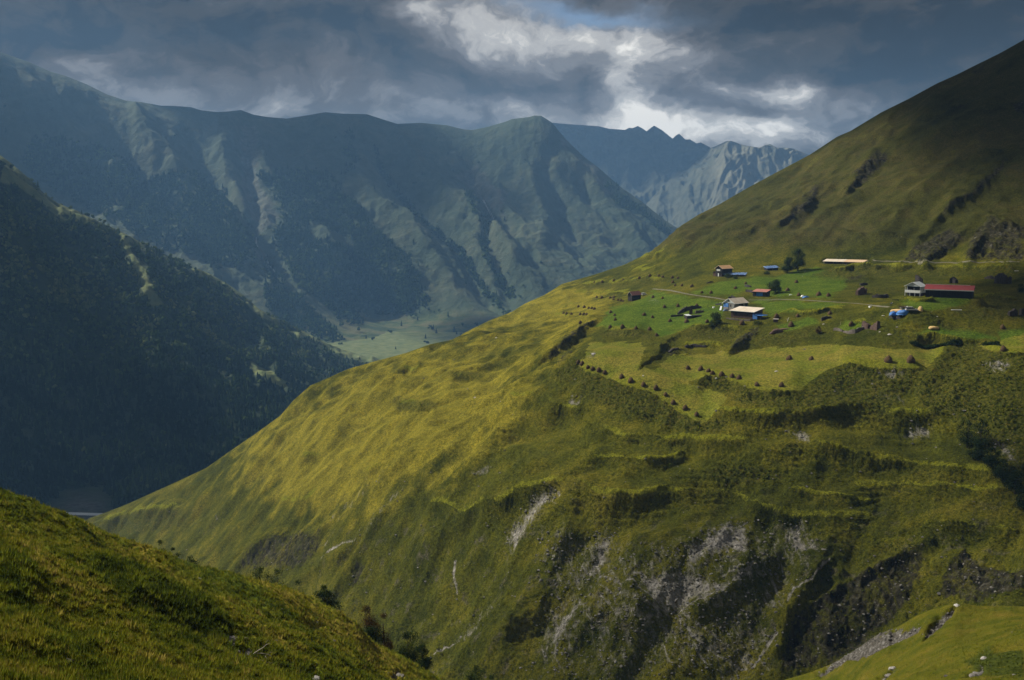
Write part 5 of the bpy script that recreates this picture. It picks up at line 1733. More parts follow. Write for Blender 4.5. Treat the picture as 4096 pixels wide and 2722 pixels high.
# ---- low shed roofed with a worn blue tarpaulin
p = at(2897, 1108)
h = empty('tarpaulin_shed', p, R(-18))
tag(h, 'long low shed roofed with worn blue tarpaulin beside tall timber house', 'shed', 'hamlet buildings')
m = MB()
m.prism([(0, 0, -3), (0, 6.5, -3), (0, 6.5, 2.3), (0, 0, 1.6)], (12.8, 0, 0))
m.build('wall', M['dark_stone'], h)
V, Fq = [], []
nx, ny = 40, 14
for j in range(ny + 1):
    for i in range(nx + 1):
        x, y = -0.5 + 13.8 * i / nx, -0.5 + 7.4 * j / ny
        z = 1.72 + 0.10 * y + 0.10 * math.sin(i * 1.3 + j) + 0.12 * rp.uniform(-1, 1) - 0.25 * (j == 0)
        V.append((x, y, z))
for j in range(ny):
    for i in range(nx):
        q = j * (nx + 1) + i
        Fq.append((q, q + 1, q + nx + 2, q + nx + 1))
t = link('tarpaulin', mesh_np('tarpaulin', V, Fq, True), M['old_blue'], h)
sol = t.modifiers.new('thickness', 'SOLIDIFY')
sol.thickness = 0.04
window(h, 8.2, 0.7, 1.2, 0.5, 'front', 0, 'plaster')

# ---- two-storey house with a white gable and a cream roof
p = at(2937, 1247)
h = empty('gabled_house', p, R(40))
tag(h, 'two-storey house with white gable, cream roof and blue sheet on wall', 'house', 'hamlet buildings')
L_, W_, H_, rs = 11.0, 6.9, 4.1, 2.2
gable_walls(L_, W_, H_, rs - 0.02).build('wall', M['plaster'], h)
gable_roof(L_, W_, H_, rs, 0.45, 0.10).build('roof', M['cream_tin'], h)
m = MB()
m.prism([(-0.12, -0.3, H_ - 0.05), (-0.12, W_ + 0.3, H_ - 0.05), (-0.12, W_ / 2, H_ + rs - 0.05)], (0.12, 0, 0))
m.build('gable_boarding', M['grey_sheet'], h)
m = MB()
s_ = rs / (W_ / 2)
for s in (0, 1):
    y0, y1 = (-0.45, W_ / 2) if s == 0 else (W_ + 0.45, W_ / 2)
    m.prism([(-0.52, y0, H_ - s_ * 0.45 - 0.08), (-0.52, y1, H_ + rs - 0.08), (-0.52, y1, H_ + rs + 0.14), (-0.52, y0, H_ - s_ * 0.45 + 0.14)], (0.068, 0, 0))
m.box(-0.45, L_ + 0.45, -0.52, -0.452, H_ - s_ * 0.45 - 0.1, H_ - s_ * 0.45 + 0.12)
m.build('fascia', M['white'], h)
f = MB()
cy = W_ / 2
f.prism([(-0.2, cy - 0.75, H_ + 0.45), (-0.2, cy + 0.75, H_ + 0.45), (-0.2, cy + 0.75, H_ + 1.2), (-0.2, cy, H_ + 1.75), (-0.2, cy - 0.75, H_ + 1.2)], (0.08, 0, 0))
f = f.build('attic_window', M['white'], h)
g = MB()
g.prism([(-0.24, cy - 0.52, H_ + 0.60), (-0.24, cy + 0.52, H_ + 0.60), (-0.24, cy + 0.52, H_ + 1.12), (-0.24, cy, H_ + 1.5), (-0.24, cy - 0.52, H_ + 1.12)], (0.04, 0, 0))
g.build('pane', M['black'], f)
m = MB()
m.box(-0.16, -0.04, 3.7, 6.75, 1.9, 4.0)
m.build('blue_sheet', M['blue'], h)
m = MB()
m.box(-0.14, -0.02, 3.7, 6.75, 0.8, 1.9)
m.build('lower_panel', M['plaster'], h)
window(h, 2.1, 2.2, 0.7, 1.2, 'left', 0, 'plaster')
window(h, 0.5, 2.0, 0.5, 1.2, 'left', 0, 'white')
m = MB()
m.box(3.4, L_ - 0.01, -0.06, -0.003, -2, H_ - 0.06)
m.build('timber_cladding', M['dark_wood'], h)
w = window(h, 7.2, 2.3, 1.1, 1.0, 'front', 0, 'white')
w.location = (0, -0.08, 0)

# ---- low barn with a wide cream mono-pitch roof and a blue awning
p = at(2923, 1271)
h = empty('stone_barn', p, R(-42))
tag(h, 'low brown barn with wide cream roof and bright blue awning', 'barn', 'hamlet buildings')
m = MB()
m.prism([(0, 0, -3), (0, 9, -3), (0, 9, 4.5), (0, 0, 3.3)], (12.0, 0, 0))
m.build('wall', M['red_stone'], h)
m = MB()
m.prism([(-0.7, -0.6, 3.36), (12.7, -0.6, 3.36), (12.7, 9.5, 4.70), (-0.7, 9.5, 4.70)], (0, 0, 0.10))
m.build('roof', M['cream_tin'], h)
m = MB()
m.box(-0.7, 12.7, -0.68, -0.602, 3.30, 3.50)
m.prism([(12.702, -0.6, 3.30), (12.702, 9.5, 4.64), (12.702, 9.5, 4.84), (12.702, -0.6, 3.50)], (0.07, 0, 0))
m.build('fascia', M['white'], h)
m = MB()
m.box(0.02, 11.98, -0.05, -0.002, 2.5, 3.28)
m.build('eaves_shade', M['black'], h)  # black strip: shade under the eaves painted on the wall
window(h, 2.4, 1.7, 0.8, 0.5, 'front', 0, 'dark_wood', 'black')
window(h, 8.6, 1.7, 0.8, 0.5, 'front', 0, 'dark_wood', 'black')
aw = MB()
V, Fq = [], []
for j in range(9):
    for i in range(9):
        x = 12.1 + 4.2 * i / 8
        y = -0.9 + 7.5 * j / 8
        V.append((x, y, 2.55 - 0.16 * (x - 12) - 0.02 * y + 0.07 * math.sin(j * 1.7 + i) + 0.04 * rp.uniform(-1, 1)))
for j in range(8):
    for i in range(8):
        q = j * 9 + i
        Fq.append((q, q + 1, q + 10, q + 9))
aw = link('awning', mesh_np('awning', V, Fq, True), M['blue'], h)
aw.modifiers.new('thickness', 'SOLIDIFY').thickness = 0.04
for x, y in ((16.1, -0.6), (16.1, 3.0), (16.1, 6.4)):
    MB().tube([(x, y, -3), (x, y, 1.85)], 0.08).build('awning_post', M['brown_wood'], h)
m = MB()
m.box(12.02, 14.4, -0.7, -0.55, 0.2, 2.2)
m.build('awning_curtain', M['blue'], h)

# ---- stone hut with a steep faded red roof
p = at(2528, 1206)
h = empty('stone_hut', p, R(40))
tag(h, 'tall narrow stone hut with steep faded red roof on the terrace', 'hut', 'hamlet buildings')
gable_walls(8, 3.5, 4.1, 1.8).build('wall', M['dark_stone'], h)
gable_roof(8, 3.5, 4.1, 1.8, 0.5, 0.09).build('roof', M['red_tin'], h)
m = MB()
for s in (0, 1):
    y0, y1 = (-0.5, 1.75) if s == 0 else (4.0, 1.75)
    m.prism([(-0.56, y0, 3.52), (-0.56, y1, 5.84), (-0.56, y1, 6.04), (-0.56, y0, 3.72)], (0.056, 0, 0))
m.build('fascia', M['cream_tin'], h)
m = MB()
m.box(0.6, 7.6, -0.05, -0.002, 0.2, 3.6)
m.build('open_front_shade', M['black'], h)  # black sheet painted as the dark inside of the open front
m = MB()
m.box(0.3, 7.9, -0.14, -0.052, 1.75, 1.95)
m.box(7.75, 7.95, -0.14, -0.052, -2.0, 3.7)
m.build('beam', M['stone'], h)
d = MB()
d.box(-0.05, 0.0, 1.2, 1.9, 0.2, 1.7)
d.build('door', M['black'], h)

# ---- hut with a pinkish red roof and a blue sheet wall
p = at(3011, 1186)
h = empty('small_hut', p, R(-35))
tag(h, 'squat hut with pinkish red lean-to roof and blue sheeted front', 'hut', 'hamlet buildings')
m = MB()
m.prism([(0, 0, -3), (0, 6, -3), (0, 6, 3.4), (0, 0, 2.55)], (7.4, 0, 0))
m.build('wall', M['dark_stone'], h)
m = MB()
m.prism([(-0.5, -0.5, 2.55), (7.9, -0.5, 2.55), (7.9, 6.5, 3.56), (-0.5, 6.5, 3.56)], (0, 0, 0.09))
m.build('roof', M['red_tin'], h)
m = MB()
m.box(-0.5, 7.9, -0.57, -0.502, 2.48, 2.66)
m.build('fascia', M['plaster'], h)
m = MB()
m.box(2.0, 5.6, -0.08, -0.003, 0.3, 2.2)
m.build('blue_sheet', M['blue'], h)

# ---- long open shed at the foot of the slope
p = at(3294, 1056)
h = empty('long_shed', p, R(-33))
tag(h, 'very long low shed with cream roof at foot of the slope', 'shed', 'hamlet buildings')
m = MB()
m.prism([(0, 3.0, -3), (0, 8, -3), (0, 8, 2.45), (0, 3.0, 1.85)], (24, 0, 0))
m.build('wall', M['black'], h)
m = MB()
m.prism([(-0.6, -0.6, 1.5), (12.4, -0.6, 1.5), (12.4, 8.5, 2.62), (-0.6, 8.5, 2.62)], (0, 0, 0.1))
m.build('roof', M['cream_tin'], h)
m = MB()
m.prism([(12.405, -0.6, 1.49), (24.6, -0.6, 1.49), (24.6, 8.5, 2.61), (12.405, 8.5, 2.61)], (0, 0, 0.1))
o = m.build('roof', M['tan_tin'], h)
o['label'] = 'tan tin half of the roof'
for x in (0.2, 6, 12, 18, 23.8):
    MB().tube([(x, 0, -3), (x, 0, 1.5)], 0.10).build('post', M['dead_wood'], h)
m = MB()
m.box(23.99, 24.25, 0.3, 7.9, -3, 1.55)
m.build('end_wall', M['stone'], h)
m = MB()
m.box(0.3, 23.8, -0.2, 0.25, -3, 0.25)
m.build('front_wall', M['stone'], h)

# ---- white house with a balcony, on posts
p = at(3680, 1187)
h = empty('balcony_house', p, R(45))
tag(h, 'white house with grey gable and open balcony on slender posts', 'house', 'hamlet buildings')
W_, L_, H_, rs = 7.5, 7.0, 4.7, 1.9
m = MB()
m.box(1.9, L_, 0.1, W_ - 0.1, 1.55, H_)
m.build('wall', M['grey_sheet'], h)
m = MB()
m.box(2.2, L_, 0.3, W_ - 0.3, -3, 1.5)
m.build('ground_floor', M['dark_stone'], h)
gable_roof(L_, W_, H_, rs, 0.4, 0.10).build('roof', M['grey_sheet'], h)
m = MB()
m.prism([(-0.05, 0, H_ - 0.05), (-0.05, W_, H_ - 0.05), (-0.05, W_ / 2, H_ + rs - 0.05)], (0.12, 0, 0))
m.build('gable_boarding', M['grey_sheet'], h)
m = MB()
s_ = rs / (W_ / 2)
for s in (0, 1):
    y0, y1 = (-0.4, W_ / 2) if s == 0 else (W_ + 0.4, W_ / 2)
    m.prism([(-0.47, y0, H_ - s_ * 0.4 - 0.06), (-0.47, y1, H_ + rs - 0.06), (-0.47, y1, H_ + rs + 0.14), (-0.47, y0, H_ - s_ * 0.4 + 0.14)], (0.068, 0, 0))
m.build('fascia', M['white'], h)
m = MB()
m.box(0.0, 1.9, 0.0, W_, 1.5, 1.62)
m.build('balcony_floor', M['white'], h)
m = MB()
m.box(-0.04, 0.0, 0.0, W_, 1.62, 2.85)
m.box(0.0, 1.9, -0.04, 0.0, 1.62, 2.85)
m.build('balcony_parapet', M['white'], h)
for y in (0.1, 2.6, 5.0, W_ - 0.1):
    MB().box(0.02, 0.16, y - 0.07, y + 0.07, -3, 1.5).build('post', M['white'], h)
for y in (0.1, W_ - 0.1):
    MB().box(0.02, 0.14, y - 0.06, y + 0.06, 2.85, H_).build('upper_post', M['white'], h)
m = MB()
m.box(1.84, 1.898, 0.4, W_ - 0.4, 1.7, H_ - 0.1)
m.build('porch_shade_panel', M['black'], h)  # black sheet: shade behind the balcony painted over the wall
w = window(h, 1.0, 2.4, 1.0, 1.3, 'left', 0, 'brown_wood')
w.location = (1.82, 0, 0)
d = MB()
d.box(1.78, 1.838, 3.4, 4.2, 1.7, 3.8)
d.build('door', M['plaster'], h)
window(h, 3.6, 2.4, 0.9, 1.2, 'front', 0, 'white').location = (0, 0.1, 0)

# ---- long dark barn with a crimson roof
p = at(3701, 1189)
h = empty('red_roofed_barn', p, R(-28))
tag(h, 'long dark barn with deep red roof beside white balcony house', 'barn', 'hamlet buildings')
W_, L_, H_, rs = 8.4, 18.6, 3.5, 1.7
gable_walls(L_, W_, H_, rs - 0.02).build('wall', M['black'], h)
gable_roof(L_, W_, H_, rs, 0.5, 0.10).build('roof', M['crimson'], h)
m = MB()
m.box(-0.5, L_ + 0.5, -0.56, -0.502, H_ - 0.42, H_ - 0.02)
m.build('fascia', M['white'], h)
m = MB()
m.box(-0.4, L_ * 0.93, W_ / 2 - 0.14, W_ / 2 + 0.14, H_ + rs + 0.102, H_ + rs + 0.18)
m.build('ridge_cap', M['white'], h)
m = MB()
m.prism([(L_ + 0.003, 0.1, H_), (L_ + 0.003, W_ - 0.1, H_), (L_ + 0.003, W_ / 2, H_ + rs - 0.1)], (0.06, 0, 0))
m.build('gable_sheet', surf('violet_sheet', [(0.3, (0.05, 0.04, 0.16)), (0.7, (0.09, 0.07, 0.24))], 0.8), h)
for x in (1.5, 6, 15.6):
    MB().box(x, x + 0.14, -0.4, -0.26, -3, H_ - 0.2).build('post', M['dark_wood'], h)
window(h, 2.6, 1.5, 1.2, 0.9, 'front', 0, 'dark_wood')
window(h, 9.0, 1.5, 1.2, 0.9, 'front', 0, 'dark_wood')

# ---- tarp-roofed lean-to by the big tree
p = at(3068, 1083)
h = empty('lean_to', p, R(14))
tag(h, 'small lean-to with pale tarpaulin roof left of the big tree', 'shed', 'hamlet buildings')
m = MB()
m.prism([(0, 0.3, -3), (0, 4, -3), (0, 4, 2.2), (0, 0.3, 1.3)], (8, 0, 0))
m.build('wall', M['black'], h)
V, Fq = [], []
for j in range(7):
    for i in range(15):
        V.append((-0.5 + 9.2 * i / 14, -0.6 + 5.2 * j / 6, 1.25 + 0.19 * j + 0.05 * i * 0.8 + 0.10 * rp.uniform(-1, 1)))
for j in range(6):
    for i in range(14):
        q = j * 15 + i
        Fq.append((q, q + 1, q + 16, q + 15))
t = link('tarpaulin', mesh_np('tarpaulin', V, Fq, True), M['old_blue'], h)
t.modifiers.new('thickness', 'SOLIDIFY').thickness = 0.05
for x in (0.1, 4, 7.9):
    MB().tube([(x, 0, -3), (x, 0, 1.3)], 0.08).build('post', M['dead_wood'], h)

# ---- stone hutch
p = at(3093, 1290)
h = empty('stone_hutch', p, R(-20))
tag(h, 'tiny stone hutch with pale slab roof right of the barn', 'hutch')
MB().box(0, 2.0, 0, 1.6, -1.5, 1.3).build('wall', M['red_stone'], h)
m = MB()
m.prism([(-0.2, -0.2, 1.32), (2.3, -0.2, 1.32), (2.3, 1.9, 1.5), (-0.2, 1.9, 1.5)], (0, 0, 0.1))
m.build('roof', M['plaster'], h)

# ---- dark slab-roofed shed in the ruined walls
p = at(2748, 1276)
h = empty('slab_shed', p, R(25))
tag(h, 'little black shed with white slab roof amid ruined walls', 'shed')
MB().box(0, 3.6, 0, 2.4, -2, 1.5).build('wall', M['dark_stone'], h)
m = MB()
m.prism([(-0.2, -0.3, 1.45), (2.6, -0.3, 1.45), (2.6, 2.6, 1.95), (-0.2, 2.6, 1.95)], (0, 0, 0.1))
m.build('roof', M['grey_sheet'], h)
m = MB()
m.box(2.65, 9.4, 0.4, 3.4, -2, 1.35)
m.build('dark_hole_block', M['black'], h)  # dark hole among the walls put in as a solid black block


# ---- ruined walls of rough stone
def ruin(pts, hts, th, mat, label, name='ruined_wall', cat='ruin'):
    """a broken dry-stone wall through ground points (photo pixels), ragged along the top"""
    ws = [at(*q) for q in pts]
    o0 = ws[0]
    V, Fq = [], []
    n = 0
    L_ = 0
    ring = []
    for i in range(len(ws) - 1):
        seg = (ws[i + 1] - ws[i])
        k = max(3, int(seg.length / 0.7))
        for q in range(k + (i == len(ws) - 2)):
            t = q / k
            p_ = ws[i].lerp(ws[i + 1], t)
            p_.z = float(hill.height(p_.x, p_.y))
            hh = hts[i] + (hts[i + 1] - hts[i]) * t
            hh *= 1 + rp.uniform(-0.22, 0.22)
            nr = Vector((-seg.y, seg.x, 0)).normalized()
            ring.append((p_, nr, hh))
    for p_, nr, hh in ring:
        w = th * rp.uniform(0.42, 0.58)
        rel = p_ - o0
        jit = lambda: rp.uniform(-0.08, 0.08)
        for s, z in ((-1.15, -1.2), (-1.05 + jit(), hh * 0.5), (-0.85 + jit(), hh), (0.85 + jit(), hh * rp.uniform(0.9, 1.0)), (1.05 + jit(), hh * 0.5), (1.15, -1.2)):
            v = rel + nr * (w * s)
            V.append((v.x, v.y, rel.z + z))
    for i in range(len(ring) - 1):
        for q in range(5):
            b = i * 6 + q
            Fq.append((b, b + 6, b + 7, b + 1))
    me = bpy.data.meshes.new(name)
    e = len(ring) - 1
    me.from_pydata(V, [], Fq + [tuple(range(0, 6)), tuple(range(e * 6 + 5, e * 6 - 1, -1))])
    o = link(name, me, M[mat])
    o.location = o0
    tag(o, label, cat)
    return o


ruin([(2712, 1258), (2736, 1246), (2768, 1238), (2806, 1233)], [0.8, 2.2, 2.0, 1.2], 0.9, 'dark_stone', 'long broken dark wall rising left of the white-gabled house')
ruin([(2757, 1258), (2770, 1256)], [3.4, 2.2], 1.0, 'red_stone', 'reddish ruined pillar of stone above the little black shed')
ruin([(2683, 1269), (2706, 1267), (2732, 1264)], [1.0, 0.9, 1.1], 0.8, 'dark_stone', 'low dark broken wall left of the little black shed')
ruin([(2782, 1256), (2800, 1252), (2814, 1248)], [1.4, 1.2, 0.8], 0.8, 'stone', 'short pale-topped wall stub above the dark hole')
ruin([(3335, 1322), (3352, 1322), (3371, 1327)], [0.9, 1.1, 0.5], 0.9, 'stone', 'low mossy stone wall below the haystack pen')
ruin([(3374, 1330), (3398, 1335), (3418, 1335), (3440, 1325), (3455, 1315)], [0.6, 1.3, 1.6, 1.5, 1.2], 0.9, 'stone', 'angled dry-stone wall leading to the twin ruined towers')
ruin([(3452, 1312), (3464, 1313), (3476, 1314)], [3.0, 2.2, 1.2], 1.4, 'red_stone', 'left of the twin ruined stone towers, leaning left')
ruin([(3486, 1316), (3500, 1317), (3514, 1317)], [1.0, 2.4, 3.4], 1.4, 'red_stone', 'right of the twin ruined stone towers, tallest at right')
ruin([(3285, 1284), (3306, 1275), (3326, 1272)], [1.2, 1.0, 0.7], 0.8, 'dark_stone', 'short dark wall with white-capped end above the pen')
ruin([(3427, 1181), (3442, 1180), (3462, 1176)], [2.0, 3.6, 2.4], 1.5, 'red_stone', 'dark red ruined house wall left of the white house')
ruin([(3490, 1192), (3520, 1193), (3552, 1190)], [1.3, 1.8, 1.3], 1.2, 'dark_stone', 'long low black ruin wall below the dark red ruin')
ruin([(3440, 1142), (3456, 1142), (3470, 1141)], [1.0, 1.5, 0.9], 1.0, 'dark_stone', 'small dark ruin stub highest above the dark red ruin')
ruin([(3664, 1136), (3676, 1137), (3690, 1138)], [4.4, 4.0, 2.6], 1.6, 'dark_stone', 'tall dark ruin behind the white balcony house')
ruin([(3798, 1133), (3812, 1134), (3826, 1134)], [2.2, 3.2, 2.2], 1.6, 'dark_stone', 'ruin with broken top behind the deep red roof')
ruin([(3984, 1133), (4004, 1135), (4024, 1136), (4046, 1136)], [3.4, 4.6, 4.2, 3.0], 2.0, 'dark_stone', 'large square dark ruin on the right below the slope')
ruin([(3942, 1115), (3962, 1116), (3982, 1117)], [0.7, 1.7, 1.0], 1.2, 'dark_stone', 'low dark ruin just left of the large square ruin')
ruin([(4034, 1262), (4055, 1262), (4066, 1262)], [1.6, 2.8, 2.0], 1.6, 'dark_stone', 'black ruin at the right edge with pale capping stones')
ruin([(4080, 1262), (4110, 1262), (4140, 1262)], [2.6, 3.0, 2.4], 1.6, 'dark_stone', 'second black ruin cut by the right edge of the photo')
ruin([(2985, 1168), (3000, 1170), (3012, 1172)], [1.2, 1.8, 1.0], 1.0, 'dark_stone', 'broken dark wall just left of the squat blue-fronted hut')
ruin([(2980, 1147), (2992, 1149), (3003, 1150)], [0.8, 1.3, 0.7], 0.9, 'dark_stone', 'small dark wall stub above the squat blue-fronted hut')
ruin([(2826, 1135), (2840, 1132), (2854, 1130)], [0.5, 0.9, 0.5], 0.9, 'dark_stone', 'low dark stone heap below the tall timber house')
ruin([(2913, 1196), (2928, 1195), (2942, 1197)], [0.8, 1.5, 0.9], 1.0, 'dark_stone', 'dark rubble wall behind the white-gabled roof')
ruin([(2905, 1276), (2935, 1280), (2965, 1283), (3000, 1285), (3018, 1283)], [0.5, 0.7, 0.7, 0.8, 0.6], 0.6, 'stone', 'low retaining wall in front of the brown barn')
ruin([(3560, 1271), (3580, 1272), (3604, 1272)], [0.5, 0.7, 0.6], 0.9, 'dark_stone', 'low dark bank wall below the blue covered heap')
ruin([(2675, 1412), (2690, 1404), (2712, 1396)], [0.5, 1.0, 0.5], 1.0, 'dark_stone', 'broken low wall in the middle of the lower meadow')
ruin([(2740, 1391), (2770, 1387), (2824, 1388)], [0.8, 1.3, 0.7], 1.0, 'dark_stone', 'longest dark wall on the small lower terrace')


# ---- soft heaps and draped sheets
def heap(px, py, w, d, h, mat, name, label, cat, rz=0.0, n=18, lump=0.35, seed=1, flat=0.0):
    p_ = at(px, py)
    r_ = random.Random(seed)
    V, Fq = [], []
    ph = [r_.uniform(0, 6.28) for _ in range(6)]
    rings = 7
    for j in range(rings):
        t = j / (rings - 1)
        rr = math.sqrt(max(0.0, 1 - t ** (2 + flat * 3)))
        for i in range(n):
            a = 2 * math.pi * i / n
            k = 1 + lump * 0.4 * math.sin(2 * a + ph[0]) + lump * 0.3 * math.sin(3 * a + ph[1]) + lump * 0.25 * r_.uniform(-1, 1)
            V.append((w / 2 * rr * k * math.cos(a), d / 2 * rr * k * math.sin(a), -0.5 + (h + 0.5) * t * (1 + lump * 0.35 * math.sin(a * 2 + ph[2]) * rr + lump * 0.2 * r_.uniform(-1, 1) * (j > 1))))
    for j in range(rings - 1):
        for i in range(n):
            Fq.append((j * n + i, j * n + (i + 1) % n, (j + 1) * n + (i + 1) % n, (j + 1) * n + i))
    me = bpy.data.meshes.new(name)
    me.from_pydata(V, [], Fq + [tuple(range((rings - 1) * n, rings * n))])
    me.polygons.foreach_set('use_smooth', [True] * len(me.polygons))
    o = link(name, me, M[mat])
    o.location = p_
    o.rotation_euler = (0, 0, rz)
    tag(o, label, cat)
    return o


heap(3582, 1258, 4.6, 3.0, 1.1, 'blue', 'covered_heap', 'heap under dark blue tarpaulin, lower left of silver car', 'covered heap', 0.1, 22, 0.5, 3)
heap(3616, 1256, 5.4, 3.0, 1.5, 'blue', 'covered_heap', 'larger heap under bright blue tarpaulin below silver car', 'covered heap', -0.1, 22, 0.5, 4)
heap(3594, 1243, 6.4, 4.5, 0.55, 'boards', 'straw_heap', 'flat tan straw heap left of the silver car', 'heap', 0.0, 20, 0.3, 5, 0.8)
heap(3681, 1242, 2.2, 2.0, 1.7, 'fresh_hay', 'hay_heap', 'upright pale hay heap right of the silver car', 'heap', 0.0, 16, 0.6, 6)
heap(3224, 1191, 3.6, 2.0, 0.8, 'blue', 'covered_heap', 'blue-sheeted bundle beside the path with haystack behind', 'covered heap', 0.3, 18, 0.5, 7)
heap(3211, 1188, 1.8, 1.6, 0.9, 'white', 'sack_pile', 'white sacks at the left end of blue-sheeted bundle', 'sacks', 0.0, 14, 0.5, 8)
heap(3163, 1181, 1.9, 1.2, 0.35, 'grey_sheet', 'pale_sheet', 'pale sheet lying on grass left of the path bundle', 'sheet', 0.2, 12, 0.3, 9, 0.8)
heap(3733, 1312, 4.0, 2.6, 0.6, 'fresh_hay', 'hay_heap', 'low orange-tan hay heap above the dark hedge', 'heap', 0.0, 16, 0.4, 10, 0.6)
heap(3140, 1316, 5.0, 2.6, 0.25, 'soil', 'earth_heap', 'flat pinkish patch of dug earth by the haystack', 'earth heap', 0.3, 16, 0.4, 12, 0.8)
heap(3110, 1332, 5.4, 3.2, 1.9, 'red_stone', 'rubble_heap', 'rounded grey-brown rubble heap under the dug earth', 'rubble', 0.0, 18, 0.4, 13)
heap(2906, 1244, 3.4, 1.8, 1.2, 'old_blue', 'covered_heap', 'small blue-grey sheeted heap against the white-gabled house', 'covered heap', 0.1, 18, 0.5, 14)

# ---- loose boards, boxes and posts
def slab(px, py, sx, sy, sz, mat, name, label, cat, rot=(0, 0, 0), lift=0.0):
    o = MB().box(-sx / 2, sx / 2, -sy / 2, sy / 2, -sz / 2, sz / 2).build(name, M[mat], None, False, min(0.02, sz * 0.3))
    p_ = at(px, py)
    o.location = (p_.x, p_.y, p_.z + lift)
    o.rotation_euler = rot
    tag(o, label, cat)
    return o


slab(2883, 1243, 0.95, 2.6, 0.06, 'white', 'board', 'larger white board leaning near the white-gabled house', 'board', (R(48), 0, R(-28)), 1.2)
slab(2898, 1239, 0.6, 2.0, 0.06, 'white', 'board', 'narrower white board leaning against the white-gabled house', 'board', (R(50), 0, R(-28)), 1.0)
slab(2855, 1233, 1.1, 0.9, 0.7, 'white', 'box', 'bright white box far left of the white-gabled house', 'box', (0, 0, 0.2), 0.3)
slab(3826, 1243, 4.2, 0.5, 0.25, 'white', 'white_beam', 'long white beam lying on grass below the red barn', 'beam', (0, 0, R(-4)), 0.25)
slab(3480, 1231, 0.9, 0.8, 0.7, 'white', 'box', 'white box on grass at the near end of the path', 'box', (0, 0, 0.3), 0.3)
slab(4068, 1086, 2.6, 0.6, 0.2, 'white', 'board', 'white board above the large square ruin', 'board', (0, 0, 0.1), 0.2)
slab(3534, 1266, 1.4, 0.5, 0.15, 'white', 'board', 'short white board left of the blue covered heap', 'board', (0, 0, 0.1), 0.1)


def lumber(px, py, label, n, L_, rz, seed):
    p_ = at(px, py)
    r_ = random.Random(seed)
    root = empty('lumber_pile', p_, rz)
    tag(root, label, 'lumber pile')
    for q in range(n):
        m_ = MB()
        l = L_ * r_.uniform(0.6, 1.1)
        m_.box(-l / 2, l / 2, -0.1, 0.1, -0.04, 0.04)
        o = m_.build('plank', M[r_.choice(['dead_wood', 'white', 'brown_wood', 'dark_wood'])], root)
        o.location = (r_.uniform(-0.5, 0.5), r_.uniform(-0.6, 0.6), 0.06 + 0.085 * (q // 2))
        o.rotation_euler = (r_.uniform(-0.15, 0.15), r_.uniform(-0.25, 0.25), r_.uniform(-0.5, 0.5))


lumber(3615, 1233, 'jumbled planks and scrap behind the silver car', 16, 4.0, 0.1, 3)
lumber(3384, 1060, 'pale broken poles strewn below the long cream-roofed shed', 10, 3.0, 0.9, 4)


def pole(px, py, h_, lean, label, r=0.06, mat='dead_wood'):
    p_ = at(px, py)
    o = MB().tube([(0, 0, -0.5), (lean * 0.5, 0, h_ * 0.5), (lean, 0, h_)], r, r * 0.8).build('wooden_post', M[mat])
    o.location = p_
    tag(o, label, 'post', 'wooden posts')


pole(3149, 1287, 2.0, 0.75, 'tall white post leaning right beside the hutch haystack', 0.07, 'white')
pole(3362, 1300, 1.3, 0.03, 'upright pale post on the upper edge of pen', 0.06)
pole(3404, 1284, 1.8, -0.5, 'dark crooked post leaning left above the pen haystack', 0.07, 'bark')
pole(3486, 1270, 1.5, 0.03, 'short dark post above the twin ruined towers', 0.10, 'bark')
pole(2832, 1232, 2.0, -0.1, 'dark upright post at the end of long broken wall', 0.12, 'bark')
pole(2879, 1221, 1.6, 0.1, 'left white post of the black canopy', 0.07, 'white')
pole(2887, 1221, 1.6, 0.1, 'right white post of the black canopy', 0.07, 'white')
p = at(2868, 1231)
h = empty('black_canopy', p, R(10))
tag(h, 'low black canopy shelter left of the white-gabled house', 'shelter')
m = MB()
m.prism([(-0.3, -0.2, 1.2), (3.0, -0.2, 1.5), (3.0, 2.4, 2.0), (-0.3, 2.4, 1.6)], (0, 0, 0.08))
m.build('roof', M['black'], h)
for x, y, z in ((0, 0, 1.25), (2.8, 0, 1.45), (0, 2.2, 1.55), (2.8, 2.2, 1.9)):
    MB().tube([(x, y, -1), (x, y, z)], 0.07).build('post', M['brown_wood'], h)

